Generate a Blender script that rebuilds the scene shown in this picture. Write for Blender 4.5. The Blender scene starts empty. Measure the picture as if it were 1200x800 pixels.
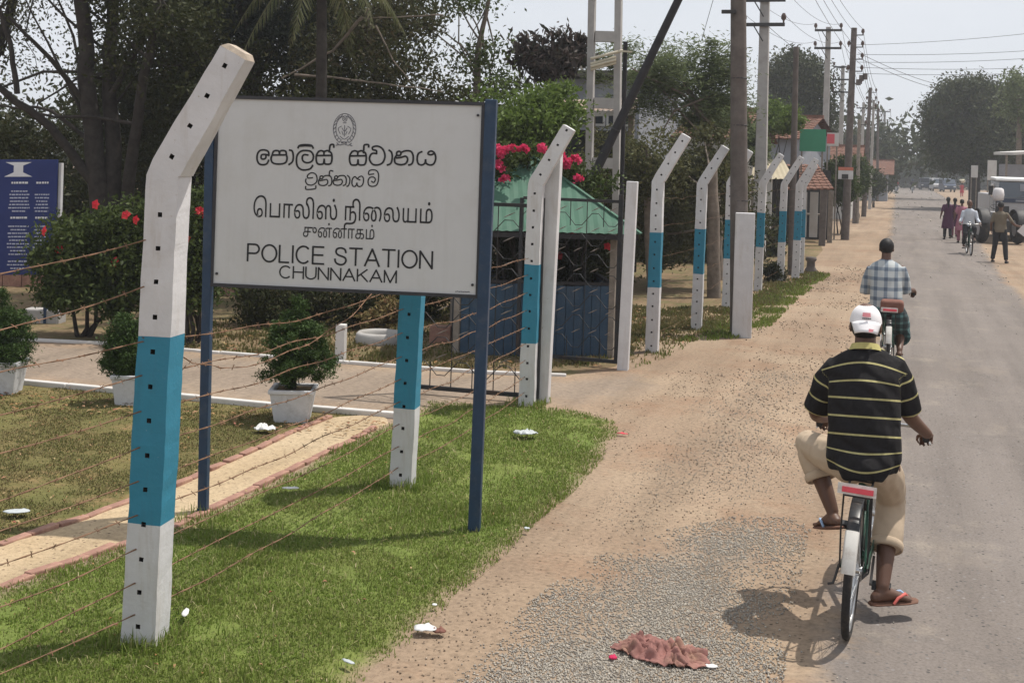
import bpy, bmesh, math, random
import numpy as np
from mathutils import Vector, Matrix
from mathutils.noise import noise as pnoise

# ------------------------------------------------------------------ camera, sky, sun
S = bpy.context.scene
C = S.collection
R = math.radians
FPX, CAMH, YAW, ROLL, PPX, PPY = 1450.0, 2.35, R(17.3), R(1.75), 600.0, 190.0
cam = bpy.data.cameras.new('camera')
cam.sensor_width = 36.0
cam.lens = FPX / 1200 * 36
cam.shift_y = -(400 - PPY) / 1200
cam.clip_start, cam.clip_end = 0.05, 3000
camo = bpy.data.objects.new('camera', cam)
C.objects.link(camo)
camo.matrix_world = Matrix.Translation((0, 0, CAMH)) @ Matrix.Rotation(YAW, 4, 'Z') @ Matrix.Rotation(R(90), 4, 'X') @ Matrix.Rotation(ROLL, 4, 'Z')
S.camera = camo

SUN_EL, SUN_AZ = R(65.5), math.atan2(0.73, 0.68)          # azimuth clockwise from +Y
sd = Vector((math.sin(SUN_AZ) * math.cos(SUN_EL), math.cos(SUN_AZ) * math.cos(SUN_EL), math.sin(SUN_EL)))
sun = bpy.data.lights.new('sun', 'SUN')
sun.energy = 4.8
sun.angle = R(0.55)
sun.color = (1.0, 0.95, 0.87)
suno = bpy.data.objects.new('sun', sun)
C.objects.link(suno)
suno.rotation_euler = (-sd).to_track_quat('-Z', 'Y').to_euler()
suno.location = (20, 20, 60)

W = bpy.data.worlds.new('World')
S.world = W
W.use_nodes = True
wn, wl = W.node_tree.nodes, W.node_tree.links
wn.clear()
wo = wn.new('ShaderNodeOutputWorld')
bg = wn.new('ShaderNodeBackground')
bg.inputs['Strength'].default_value = 0.11
sky = wn.new('ShaderNodeTexSky')
sky.sky_type = 'NISHITA'
sky.sun_disc = False
sky.sun_elevation = SUN_EL
sky.sun_rotation = SUN_AZ
sky.air_density, sky.dust_density, sky.ozone_density = 1.0, 2.0, 1.0
tc = wn.new('ShaderNodeTexCoord')
mp = wn.new('ShaderNodeMapping')
mp.inputs['Scale'].default_value = (1.6, 1.6, 4.0)
nz = wn.new('ShaderNodeTexNoise')
nz.inputs['Scale'].default_value = 2.2
nz.inputs['Detail'].default_value = 6
nz.inputs['Roughness'].default_value = 0.55
cr = wn.new('ShaderNodeValToRGB')
cr.color_ramp.elements[0].position, cr.color_ramp.elements[1].position = 0.30, 0.62
cr.color_ramp.elements[0].color = (0.80, 0.80, 0.80, 1)
cr.color_ramp.elements[1].color = (1, 1, 1, 1)
cl = wn.new('ShaderNodeMix')
cl.data_type = 'RGBA'
cl.inputs['B'].default_value = (7.3, 7.6, 8.1, 1)        # thin white overcast in front of the blue
wl.new(tc.outputs['Generated'], mp.inputs['Vector'])
wl.new(mp.outputs['Vector'], nz.inputs['Vector'])
wl.new(nz.outputs['Fac'], cr.inputs['Fac'])
wl.new(cr.outputs['Color'], cl.inputs['Factor'])
wl.new(sky.outputs['Color'], cl.inputs['A'])
wl.new(cl.outputs['Result'], bg.inputs['Color'])
wl.new(bg.outputs['Background'], wo.inputs['Surface'])
S.view_settings.view_transform = 'Standard'
S.view_settings.look = 'None'
S.view_settings.exposure = 0.0
S.cycles.max_bounces = 6
S.cycles.transparent_max_bounces = 12
S.cycles.volume_bounces = 0

# ------------------------------------------------------------------ helpers
rng = np.random.default_rng(7)
random.seed(7)
FW = Vector((-math.sin(YAW), math.cos(YAW), 0))
RT = Vector((math.cos(YAW), math.sin(YAW), 0))
UP = Vector((0, 0, 1))

def ray(px, py):                       # direction in the world with forward component 1
    a, b = px - PPX, py - PPY
    c, s = math.cos(ROLL), math.sin(ROLL)
    a, b = a * c + b * s, -a * s + b * c
    return FW + RT * (a / FPX) - UP * (b / FPX)

def G(px, py, z=0.0):                  # the point of the ground seen there
    d = ray(px, py)
    return Vector((0, 0, CAMH)) + d * ((z - CAMH) / d.z)

def P(px, py, D):                      # the point at forward distance D
    return Vector((0, 0, CAMH)) + ray(px, py) * D

def PY(px, py, Y):                     # the point on the plane y = Y
    d = ray(px, py)
    return Vector((0, 0, CAMH)) + d * (Y / d.y)

def proj(p):
    p = Vector(p)
    D = p.dot(FW)
    a, b = p.dot(RT) / D * FPX, -(p.z - CAMH) / D * FPX
    c, s = math.cos(ROLL), math.sin(ROLL)
    return PPX + a * c - b * s, PPY + a * s + b * c

def depth(p):
    return Vector(p).dot(FW)

def wloc(o):
    v = Vector((0, 0, 0))
    while o is not None:
        v += Vector(o.location)
        o = o.parent
    return v

def tag(o, label=None, cat=None, group=None, kind=None):
    if label: o['label'] = label
    if cat: o['category'] = cat
    if group: o['group'] = group
    if kind: o['kind'] = kind
    return o

def thing(name, label, cat, loc=(0, 0, 0), group=None):
    o = bpy.data.objects.new(name, None)
    o.empty_display_size = 0.2
    C.objects.link(o)
    o.location = loc
    return tag(o, label, cat, group)

def dup(o, parent=None):
    c = o.copy()
    C.objects.link(c)
    if parent is not None:
        c.parent = parent
    for ch in list(o.children):
        dup(ch, c)
    return c

def bev(o, w=0.006, seg=2, angle=35):
    m = o.modifiers.new('bevel', 'BEVEL')
    m.width, m.segments, m.limit_method, m.angle_limit = w, seg, 'ANGLE', R(angle)
    return o

class MB:
    """collects simple shapes; build() links them as one mesh object"""
    def __init__(s):
        s.v, s.f, s.m, s.sm = [], [], [], []
    def add(s, vs, fs, mi=0, smooth=False):
        n = len(s.v)
        s.v += [tuple(v) for v in vs]
        s.f += [[i + n for i in f] for f in fs]
        s.m += [mi] * len(fs)
        s.sm += [smooth] * len(fs)
        return s
    def box(s, c, size, rot=None, mi=0):
        c = Vector(c); x, y, z = [q / 2 for q in size]
        vs = [Vector((i, j, k)) for i in (-x, x) for j in (-y, y) for k in (-z, z)]
        if rot is not None:
            M = rot if isinstance(rot, Matrix) else Matrix.Rotation(rot, 3, 'Z')
            vs = [M @ v for v in vs]
        return s.add([v + c for v in vs], [(0, 1, 3, 2), (4, 6, 7, 5), (0, 4, 5, 1), (2, 3, 7, 6), (0, 2, 6, 4), (1, 5, 7, 3)], mi)
    def bar(s, a, b, w, h=None, mi=0, up=(0, 0, 1)):      # rectangular bar from a to b
        a, b = Vector(a), Vector(b); d = (b - a); L = d.length; d.normalize()
        u = d.cross(Vector(up))
        if u.length < 1e-4: u = d.cross(Vector((1, 0, 0)))
        u.normalize(); w2 = u.cross(d).normalized()
        M = Matrix((u, d, w2)).transposed()
        return s.box((a + b) / 2, (w, L, h or w), M, mi)
    def tube(s, pts, r, n=8, mi=0, cap=True, smooth=True):
        pts = [Vector(p) for p in pts]
        rs = r if isinstance(r, (list, tuple)) else [r] * len(pts)
        vs, fs = [], []
        ref = None
        for i, p in enumerate(pts):
            t = (pts[min(i + 1, len(pts) - 1)] - pts[max(i - 1, 0)])
            if t.length < 1e-9: t = Vector((0, 0, 1))
            t.normalize()
            if ref is None:
                ref = t.orthogonal().normalized()
            else:
                ref = (ref - t * ref.dot(t))
                ref = ref.normalized() if ref.length > 1e-6 else t.orthogonal().normalized()
            b = t.cross(ref)
            for k in range(n):
                a = 2 * math.pi * k / n
                vs.append(p + (ref * math.cos(a) + b * math.sin(a)) * rs[i])
        for i in range(len(pts) - 1):
            for k in range(n):
                k2 = (k + 1) % n
                fs.append((i * n + k, i * n + k2, (i + 1) * n + k2, (i + 1) * n + k))
        s.add(vs, fs, mi, smooth)
        if cap:
            s.add(vs[:n], [list(range(n))[::-1]], mi)
            s.add(vs[-n:], [list(range(n))], mi)
        return s
    def loft(s, rings, mi=0, cap=True, smooth=True):      # rings: (centre, u vector, v vector)
        n = 20
        vs, fs = [], []
        for c, u, v in rings:
            c, u, v = Vector(c), Vector(u), Vector(v)
            for k in range(n):
                a = 2 * math.pi * k / n
                vs.append(c + u * math.cos(a) + v * math.sin(a))
        for i in range(len(rings) - 1):
            for k in range(n):
                k2 = (k + 1) % n
                fs.append((i * n + k, i * n + k2, (i + 1) * n + k2, (i + 1) * n + k))
        if cap:
            fs.append(list(range(n))[::-1]); fs.append([(len(rings) - 1) * n + k for k in range(n)])
        return s.add(vs, fs, mi, smooth)
    def ball(s, c, r, mi=0, nu=12, nv=8, M=None):
        rx, ry, rz = r if isinstance(r, (list, tuple)) else (r, r, r)
        c = Vector(c); vs, fs = [], []
        for i in range(nv + 1):
            t = math.pi * i / nv
            for k in range(nu):
                a = 2 * math.pi * k / nu
                v = Vector((rx * math.sin(t) * math.cos(a), ry * math.sin(t) * math.sin(a), rz * math.cos(t)))
                vs.append(c + (M @ v if M is not None else v))
        for i in range(nv):
            for k in range(nu):
                k2 = (k + 1) % nu
                fs.append((i * nu + k, (i + 1) * nu + k, (i + 1) * nu + k2, i * nu + k2))
        return s.add(vs, fs, mi, True)
    def torus(s, c, axis, Rr, r, n=40, m=8, mi=0, a0=0, a1=2 * math.pi, e0=None):
        c, ax = Vector(c), Vector(axis).normalized()
        e = Vector(e0) if e0 is not None else ax.orthogonal().normalized()
        g = ax.cross(e)
        full = abs(a1 - a0 - 2 * math.pi) < 1e-6
        k = n if full else n + 1
        pts = []
        vs, fs = [], []
        for i in range(k):
            a = a0 + (a1 - a0) * i / n
            d = e * math.cos(a) + g * math.sin(a)
            for j in range(m):
                b = 2 * math.pi * j / m
                rr = r if not isinstance(r, tuple) else None
                ra, rb = (r, r) if rr is not None else r
                vs.append(c + d * (Rr + ra * math.cos(b)) + ax * (rb * math.sin(b)))
        for i in range(n if full else k - 1):
            i2 = (i + 1) % k
            for j in range(m):
                j2 = (j + 1) % m
                fs.append((i * m + j, i2 * m + j, i2 * m + j2, i * m + j2))
        return s.add(vs, fs, mi, True)
    def prism(s, poly, d, mi=0):                          # planar polygon extruded by d
        d = Vector(d); poly = [Vector(p) for p in poly]; n = len(poly)
        vs = poly + [p + d for p in poly]
        fs = [list(range(n))[::-1], list(range(n, 2 * n))] + [(i, (i + 1) % n, n + (i + 1) % n, n + i) for i in range(n)]
        return s.add(vs, fs, mi)
    def build(s, name, mats, parent=None, label=None):
        me = bpy.data.meshes.new(name)
        off = wloc(parent)
        me.from_pydata([(a - off.x, b - off.y, c - off.z) for a, b, c in s.v], [], s.f)
        for m in (mats if isinstance(mats, (list, tuple)) else [mats]):
            me.materials.append(m)
        me.polygons.foreach_set('material_index', s.m)
        me.polygons.foreach_set('use_smooth', s.sm)
        bm = bmesh.new(); bm.from_mesh(me)
        bmesh.ops.recalc_face_normals(bm, faces=bm.faces)
        bm.to_mesh(me); bm.free()
        me.update()
        o = bpy.data.objects.new(name, me)
        C.objects.link(o)
        if parent is not None: o.parent = parent
        if label: o['label'] = label
        return o

def np_mesh(name, V, F, m, parent=None, smooth=False, fattr=None):
    """numpy verts (n,3) and faces (k,3|4) -> object"""
    me = bpy.data.meshes.new(name)
    off = wloc(parent)
    V = np.asarray(V, np.float32) - np.array(off, np.float32)
    F = np.asarray(F, np.int32)
    k = F.shape[1]
    me.vertices.add(len(V)); me.vertices.foreach_set('co', V.ravel())
    me.loops.add(F.size); me.loops.foreach_set('vertex_index', F.ravel())
    me.polygons.add(len(F))
    me.polygons.foreach_set('loop_start', np.arange(0, F.size, k, dtype=np.int32))
    me.polygons.foreach_set('loop_total', np.full(len(F), k, np.int32))
    if smooth: me.polygons.foreach_set('use_smooth', np.ones(len(F), bool))
    me.update(calc_edges=True)
    me.materials.append(m)
    o = bpy.data.objects.new(name, me)
    C.objects.link(o)
    if parent is not None: o.parent = parent
    return o

def inpoly(pts, poly):
    x, y = pts[:, 0], pts[:, 1]
    r = np.zeros(len(pts), bool)
    j = len(poly) - 1
    for i in range(len(poly)):
        xi, yi = poly[i][0], poly[i][1]; xj, yj = poly[j][0], poly[j][1]
        c = ((yi > y) != (yj > y)) & (x < (xj - xi) * (y - yi) / (yj - yi + 1e-12) + xi)
        r ^= c
        j = i
    return r

# ------------------------------------------------------------------ materials
def nodes_of(name):
    m = bpy.data.materials.new(name)
    m.use_nodes = True
    nt = m.node_tree
    return m, nt, nt.nodes['Principled BSDF']

def lin(c):
    return tuple(c[:3]) + (1.0,)

def noise_node(nt, scale, detail=4, rough=0.6, coord='Object', stretch=None):
    t = nt.nodes.new('ShaderNodeTexCoord')
    n = nt.nodes.new('ShaderNodeTexNoise')
    n.inputs['Scale'].default_value = scale
    n.inputs['Detail'].default_value = detail
    n.inputs['Roughness'].default_value = rough
    if stretch:
        mpn = nt.nodes.new('ShaderNodeMapping')
        mpn.inputs['Scale'].default_value = stretch
        nt.links.new(t.outputs[coord], mpn.inputs['Vector'])
        nt.links.new(mpn.outputs['Vector'], n.inputs['Vector'])
    else:
        nt.links.new(t.outputs[coord], n.inputs['Vector'])
    return n

def ramp(nt, fac, stops):
    r = nt.nodes.new('ShaderNodeValToRGB')
    e = r.color_ramp.elements
    while len(e) < len(stops): e.new(0.5)
    for q, (p, c) in zip(e, stops):
        q.position = p; q.color = lin(c)
    nt.links.new(fac, r.inputs['Fac'])
    return r

def mixc(nt, fac, a, b, mode='MIX'):
    x = nt.nodes.new('ShaderNodeMix')
    x.data_type = 'RGBA'; x.blend_type = mode
    for sock, val in (('Factor', fac), ('A', a), ('B', b)):
        if isinstance(val, (int, float)): x.inputs[sock].default_value = val
        elif isinstance(val, tuple): x.inputs[sock].default_value = lin(val)
        else: nt.links.new(val, x.inputs[sock])
    return x.outputs['Result']

def bump(nt, bs, height, strength=0.3, dist=0.02):
    b = nt.nodes.new('ShaderNodeBump')
    b.inputs['Strength'].default_value = strength
    b.inputs['Distance'].default_value = dist
    nt.links.new(height, b.inputs['Height'])
    nt.links.new(b.outputs['Normal'], bs.inputs['Normal'])

def simple(name, col, rough=0.6, var=0.15, scale=8, metal=0.0, bmp=0.0, dirt=None, dirt_amt=0.45, dscale=3.0, spec=0.3):
    """a base colour, uneven, with optional dirt patches and a fine relief"""
    m, nt, b = nodes_of(name)
    n = noise_node(nt, scale, 5)
    lo = tuple(c * (1 - var) for c in col); hi = tuple(min(1, c * (1 + var)) for c in col)
    r = ramp(nt, n.outputs['Fac'], [(0.3, lo), (0.7, hi)])
    out = r.outputs['Color']
    if dirt is not None:
        n2 = noise_node(nt, dscale, 7, 0.7)
        f = ramp(nt, n2.outputs['Fac'], [(0.5, (0, 0, 0)), (0.72, (dirt_amt,) * 3)])
        out = mixc(nt, f.outputs['Color'], out, dirt)
    nt.links.new(out, b.inputs['Base Color'])
    b.inputs['Roughness'].default_value = rough
    b.inputs['Metallic'].default_value = metal
    b.inputs['Specular IOR Level'].default_value = spec
    if bmp:
        n3 = noise_node(nt, scale * 6, 4)
        bump(nt, b, n3.outputs['Fac'], bmp, 0.01)
    return m

def leafmat(name, cols, transl=0.35, rough=0.55, patch=None):
    """leaves: a colour of its own per leaf, light passing through"""
    m, nt, b = nodes_of(name)
    g = nt.nodes.new('ShaderNodeNewGeometry')
    k = len(cols)
    r = ramp(nt, g.outputs['Random Per Island'], [(i / max(1, k - 1), c) for i, c in enumerate(cols)])
    col = r.outputs['Color']
    if patch:                                 # drier and greener patches
        n = noise_node(nt, patch[0], 6, .65)
        f = ramp(nt, n.outputs['Fac'], [(.44, (0, 0, 0)), (.66, (patch[2],) * 3)])
        col = mixc(nt, f.outputs['Color'], col, patch[1])
    nt.links.new(col, b.inputs['Base Color'])
    b.inputs['Roughness'].default_value = rough
    b.inputs['Specular IOR Level'].default_value = 0.12
    t = nt.nodes.new('ShaderNodeBsdfTranslucent')
    nt.links.new(col, t.inputs['Color'])
    x = nt.nodes.new('ShaderNodeMixShader')
    x.inputs['Fac'].default_value = transl
    nt.links.new(b.outputs['BSDF'], x.inputs[1]); nt.links.new(t.outputs['BSDF'], x.inputs[2])
    nt.links.new(x.outputs['Shader'], nt.nodes['Material Output'].inputs['Surface'])
    return m

M = {}

# ------------------------------------------------------------------ the ground
DIRT1, DIRT2, DIRT3 = (0.235, 0.168, 0.117), (0.31, 0.235, 0.165), (0.235, 0.150, 0.098)
def speckle(nt, out, speck, speck_d, scale=38):
    t = nt.nodes.new('ShaderNodeTexCoord')
    v = nt.nodes.new('ShaderNodeTexVoronoi')
    v.inputs['Scale'].default_value = scale
    nt.links.new(t.outputs['Object'], v.inputs['Vector'])
    sep = nt.nodes.new('ShaderNodeSeparateColor')
    nt.links.new(v.outputs['Color'], sep.inputs['Color'])
    pick = ramp(nt, sep.outputs['Red'], [(1 - speck_d, (0, 0, 0)), (1 - speck_d + 0.02, (1, 1, 1))])
    dd = ramp(nt, v.outputs['Distance'], [(0.25, (1, 1, 1)), (0.42, (0, 0, 0))])
    mm = mixc(nt, 1.0, pick.outputs['Color'], dd.outputs['Color'], 'MULTIPLY')
    tone = ramp(nt, sep.outputs['Green'], [(0.0, tuple(c * 0.45 for c in speck)), (0.6, speck), (1.0, tuple(min(0.8, c * 1.9) for c in speck))])
    return mixc(nt, mm, out, tone.outputs['Color'])
def soil_colour(nt, c1, c2, extra, extra_lim, s_big, s_fine, speck, speck_d):
    n1 = noise_node(nt, s_big, 6, 0.65)
    out = ramp(nt, n1.outputs['Fac'], [(0.35, c1), (0.65, c2)]).outputs['Color']
    if extra is not None:
        n4 = noise_node(nt, s_big * 2.7, 7, 0.75)
        f4 = ramp(nt, n4.outputs['Fac'], [(extra_lim[0], (0, 0, 0)), (extra_lim[1], (0.8,) * 3)])
        out = mixc(nt, f4.outputs['Color'], out, extra)
    n2 = noise_node(nt, s_fine, 5, 0.7)
    r2 = ramp(nt, n2.outputs['Fac'], [(0.28, (0.66,) * 3), (0.5, (1, 1, 1)), (0.75, (1.25,) * 3)])
    out = mixc(nt, 1.0, out, r2.outputs['Color'], 'MULTIPLY')
    n8 = noise_node(nt, 1.0, 5, .6, stretch=(2.6, .16, 1))               # wheel ruts along the road
    out = mixc(nt, 1.0, out, ramp(nt, n8.outputs['Fac'], [(.33, (.84,) * 3), (.5, (1, 1, 1)), (.66, (1.10,) * 3)]).outputs['Color'], 'MULTIPLY')
    if speck is not None: out = speckle(nt, out, speck, speck_d)
    return out, n2.outputs['Fac']
def dirt_colour(nt):
    return soil_colour(nt, DIRT1, DIRT2, DIRT3, (0.5, 0.65), 0.30, 26, (0.17, 0.125, 0.09), 0.20)[0]
def ground_mat(name, c1, c2, speck=None, speck_d=0.25, s_big=0.35, s_fine=30, rough=0.95, bmp=0.4, extra=None, extra_lim=(0.5, 0.65), thin=0.0):
    m, nt, b = nodes_of(name)
    out, h = soil_colour(nt, c1, c2, extra, extra_lim, s_big, s_fine, speck, speck_d)
    if thin:                                  # trodden border: the dirt around shows through more and more
        at = nt.nodes.new('ShaderNodeAttribute'); at.attribute_name = 'edge'
        n5 = noise_node(nt, 2.6, 8, 0.72)
        mr = nt.nodes.new('ShaderNodeMath'); mr.operation = 'DIVIDE'; mr.inputs[1].default_value = thin
        nt.links.new(at.outputs['Fac'], mr.inputs[0])
        ma = nt.nodes.new('ShaderNodeMath'); ma.operation = 'MULTIPLY_ADD'; ma.inputs[1].default_value = 2.6; ma.inputs[2].default_value = -.55
        nt.links.new(n5.outputs['Fac'], ma.inputs[0])
        ad = nt.nodes.new('ShaderNodeMath'); ad.operation = 'MULTIPLY'
        nt.links.new(mr.outputs[0], ad.inputs[0]); nt.links.new(ma.outputs[0], ad.inputs[1])
        f5 = ramp(nt, ad.outputs[0], [(0.15, (0, 0, 0)), (0.8, (1, 1, 1))])
        out = mixc(nt, f5.outputs['Color'], dirt_colour(nt), out)
    nt.links.new(out, b.inputs['Base Color'])
    b.inputs['Roughness'].default_value = rough
    b.inputs['Specular IOR Level'].default_value = 0.15
    bump(nt, b, h, bmp, 0.015)
    return m

M['dirt'] = ground_mat('sandy_dirt', DIRT1, DIRT2, (0.17, 0.125, 0.09), 0.20, 0.30, 26, extra=DIRT3)
M['gravelbed'] = ground_mat('gravel_bed', (0.225, 0.20, 0.165), (0.265, 0.23, 0.19), (0.22, 0.205, 0.185), 0.8, 0.8, 45, extra=(0.30, 0.24, 0.18), thin=0.9)
M['road'] = ground_mat('worn_asphalt', (0.165, 0.142, 0.127), (0.190, 0.165, 0.149), (0.13, 0.12, 0.115), 0.22, 0.35, 60, bmp=0.22, extra=(0.285, 0.245, 0.20), extra_lim=(0.55, 0.75), thin=0.28)
def crack(mat_):
    nt = mat_.node_tree; b = nt.nodes['Principled BSDF']
    src = b.inputs['Base Color'].links[0].from_socket
    t = nt.nodes.new('ShaderNodeTexCoord'); n = noise_node(nt, 1.6, 6, .7)
    ad = nt.nodes.new('ShaderNodeVectorMath'); ad.operation = 'MULTIPLY_ADD'; ad.inputs[1].default_value = (.9, .9, 0)
    nt.links.new(n.outputs['Color'], ad.inputs[0]); nt.links.new(t.outputs['Object'], ad.inputs[2])
    v = nt.nodes.new('ShaderNodeTexVoronoi'); v.feature = 'DISTANCE_TO_EDGE'; v.inputs['Scale'].default_value = .55
    nt.links.new(ad.outputs[0], v.inputs['Vector'])
    f = ramp(nt, v.outputs['Distance'], [(0, (.55,) * 3), (.006, (.35,) * 3), (.014, (0, 0, 0))])
    n2 = noise_node(nt, .5, 4, .6); g = ramp(nt, n2.outputs['Fac'], [(.45, (0, 0, 0)), (.62, (1, 1, 1))])
    out = mixc(nt, mixc(nt, 1.0, f.outputs['Color'], g.outputs['Color'], 'MULTIPLY'), src, (.09, .085, .08))
    n3 = noise_node(nt, 1.0, 7, .75, stretch=(.9, .35, 1))               # dust drifts and worn patches
    d = ramp(nt, n3.outputs['Fac'], [(.54, (0, 0, 0)), (.70, (.6,) * 3)])
    out = mixc(nt, d.outputs['Color'], out, (.24, .20, .165))
    n4 = noise_node(nt, .8, 5, .6, stretch=(1.0, .6, 1)); d4 = ramp(nt, n4.outputs['Fac'], [(.60, (0, 0, 0)), (.68, (.3,) * 3)])
    out = mixc(nt, d4.outputs['Color'], out, (.132, .118, .108))
    nt.links.new(out, b.inputs['Base Color'])
crack(M['road'])
M['verge'] = ground_mat('verge_soil', (0.11, 0.15, 0.034), (0.145, 0.17, 0.045), None, s_big=0.7, extra=(0.22, 0.16, 0.09), extra_lim=(0.6, 0.75), thin=0.16)
M['lawn'] = ground_mat('lawn_soil', (0.105, 0.105, 0.034), (0.15, 0.12, 0.05), None, s_big=0.8, extra=(0.27, 0.17, 0.09), extra_lim=(0.52, 0.7))
M['sandpath'] = ground_mat('coarse_sand', (0.37, 0.275, 0.17), (0.43, 0.335, 0.22), (0.20, 0.14, 0.095), 0.18, 0.9, 40)
M['drive'] = ground_mat('sandy_concrete', (0.215, 0.168, 0.13), (0.255, 0.202, 0.155), (0.19, 0.145, 0.105), 0.05, 0.5, 20, bmp=0.15, thin=0.5)
M['soil'] = ground_mat('garden_soil', (0.15, 0.10, 0.06), (0.21, 0.155, 0.09), (0.25, 0.12, 0.09), 0.10, 0.5, 18, extra=(0.10, 0.105, 0.04), extra_lim=(0.46, 0.62))
M['dryverge'] = ground_mat('dry_grass_soil', (0.22, 0.155, 0.085), (0.29, 0.21, 0.12), (0.12, 0.09, 0.05), 0.15, 0.6, 18, extra=(0.115, 0.125, 0.045), extra_lim=(0.5, 0.66), thin=0.8)
M['white'] = simple('white_limewash', (0.55, 0.53, 0.51), 0.75, 0.06, 5, dirt=(0.42, 0.37, 0.30), dirt_amt=0.5, bmp=0.15)

def rough_edge(pts, step=0.18, amp=0.05, seed=0):
    """a world polygon with its edge broken up"""
    out = []
    n = len(pts)
    for i in range(n):
        a, b = Vector((pts[i][0], pts[i][1], 0)), Vector((pts[(i + 1) % n][0], pts[(i + 1) % n][1], 0))
        L = (b - a).length
        k = max(1, min(200, int(L / (step * (1 + 0.06 * min(a.length, b.length))))))
        nn = Vector((-(b - a).y, (b - a).x, 0)).normalized()
        for j in range(k):
            p = a.lerp(b, j / k)
            w = pnoise(Vector((p.x * 1.7, p.y * 1.7, seed * 9.1))) + 0.6 * pnoise(Vector((p.x * 6, p.y * 6, seed * 3.3 + 5)))
            out.append(p + nn * w * amp * (0 if j == 0 and k < 2 else 1))
    return out

def sheet(name, pts, z, m, amp=0.05, seed=0, kind='structure', grid=0.0, zfun=None):
    """a ground sheet; 'edge' stores each vertex's distance from the border, so that materials can thin out there"""
    from mathutils.geometry import delaunay_2d_cdt
    pp = rough_edge(pts, 0.18, amp, seed) if amp else [Vector((p[0], p[1], 0)) for p in pts]
    B = np.array([(p.x, p.y) for p in pp])
    V = [Vector((p.x, p.y)) for p in pp]
    E = [(i, (i + 1) % len(pp)) for i in range(len(pp))]
    ex = []
    if grid:
        lo, hi = B.min(0), B.max(0)
        Y = max(lo[1], 0.2)
        ys = []
        while Y < hi[1]:
            ys.append(Y); Y += grid * max(1.0, Y / 7)
        for Y in ys:
            st = grid * max(1.0, Y / 7)
            for X in np.arange(lo[0], hi[0], st):
                ex.append((X + random.uniform(-.2, .2) * st, Y + random.uniform(-.2, .2) * st))
        ex = np.array(ex)
        ex = ex[inpoly(ex, B)]
        V += [Vector((a, b)) for a, b in ex]
    v2, _, f2, *_r = delaunay_2d_cdt(V, E, [list(range(len(pp)))], 1, 1e-5)
    me = bpy.data.meshes.new(name)
    co = np.array([(v.x, v.y) for v in v2])
    a, b = B, np.roll(B, -1, 0)
    d = b - a; L2 = (d * d).sum(1) + 1e-12
    dist = np.empty(len(co))
    for i in range(0, len(co), 2000):
        q = co[i:i + 2000, None, :]
        t = np.clip(((q - a[None]) * d[None]).sum(2) / L2[None], 0, 1)
        dist[i:i + 2000] = np.sqrt((((a[None] + t[..., None] * d[None]) - q) ** 2).sum(2)).min(1)
    me.from_pydata([(x, y, z if d_ > 1e-3 else 0.0006) for (x, y), d_ in zip(co, dist)], [], f2)
    for pl in me.polygons:
        if pl.normal.z < 0: pl.flip()
    at = me.attributes.new('edge', 'FLOAT', 'POINT')
    at.data.foreach_set('value', dist.astype(np.float32))
    me.materials.append(m)
    o = bpy.data.objects.new(name, me)
    C.objects.link(o)
    o['kind'] = kind
    return o

def gp(*pairs):
    return [G(x, y) for x, y in pairs]

MB().add([(-260, -40, 0), (260, -40, 0), (260, 420, 0), (-260, 420, 0)], [(0, 1, 2, 3)]).build('ground', M['dirt'])['kind'] = 'structure'

verge_px = [(0, 689), (-260, 800), (-500, 1300), (150, 1300), (395, 850), (430, 800), (470, 765), (500, 735), (545, 690), (590, 655), (630, 612), (672, 578),
            (702, 545), (726, 508), (722, 494), (690, 484), (640, 478), (600, 475), (500, 471), (455, 496), (400, 524), (300, 573), (200, 622), (100, 655)]
verge_poly = gp(*verge_px)
sheet('verge_ground', verge_poly, 0.008, M['verge'], 0.07, 1, grid=.16)
path_poly = gp((0, 689), (100, 655), (200, 622), (300, 573), (400, 524), (455, 496), (452, 486), (385, 490), (345, 506), (300, 528), (200, 572), (100, 607), (0, 640), (-200, 712), (-240, 775))
sheet('sand_path', path_poly, 0.012, M['sandpath'], 0.02, 2, grid=.12)
lawn_px = [(-220, 700), (0, 640), (100, 607), (200, 572), (300, 528), (345, 506), (385, 490), (452, 487), (330, 478), (0, 446), (-300, 420), (-500, 560)]
lawn_poly = gp(*lawn_px)
sheet('lawn_ground', lawn_poly, 0.006, M['lawn'], 0.04, 3, grid=.2)
drive_poly = gp((-300, 420), (0, 448), (160, 463), (330, 479), (470, 491), (560, 476), (640, 478), (690, 484), (760, 470), (800, 452), (762, 436), (727, 434), (660, 441), (560, 437), (490, 433), (330, 420), (210, 411), (120, 404), (0, 397), (-300, 378))
sheet('driveway_pavement', drive_poly, 0.010, M['drive'], 0.03, 4, grid=.2)
garden_poly = [G(-300, 378), G(0, 397), G(120, 404), G(330, 420), G(490, 433), G(660, 441), G(720, 430), G(764, 411), G(851, 361), G(932, 325), G(965, 293), (-5.2, 75), (-60, 75), (-60, 9)]
sheet('garden_ground', garden_poly, 0.007, M['soil'], 0.03, 5, grid=.6)
dry_px = [(735, 433), (770, 424), (815, 400), (850, 392), (892, 372), (930, 346), (972, 322), (950, 318), (930, 322), (888, 336), (851, 358), (815, 360), (740, 372)]
dry_poly = gp(*dry_px)
sheet('roadside_ground', dry_poly, 0.011, M['dryverge'], 0.06, 6, grid=.2)
gravel_px = [(505, 808), (545, 772), (600, 722), (650, 682), (705, 648), (780, 622), (860, 606), (930, 600), (950, 622), (938, 680), (928, 730), (918, 800), (905, 880), (400, 960), (440, 870)]
gravel_poly = gp(*gravel_px)
sheet('gravel_ground', gravel_poly, 0.005, M['gravelbed'], 0.10, 7, grid=.12)
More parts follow.
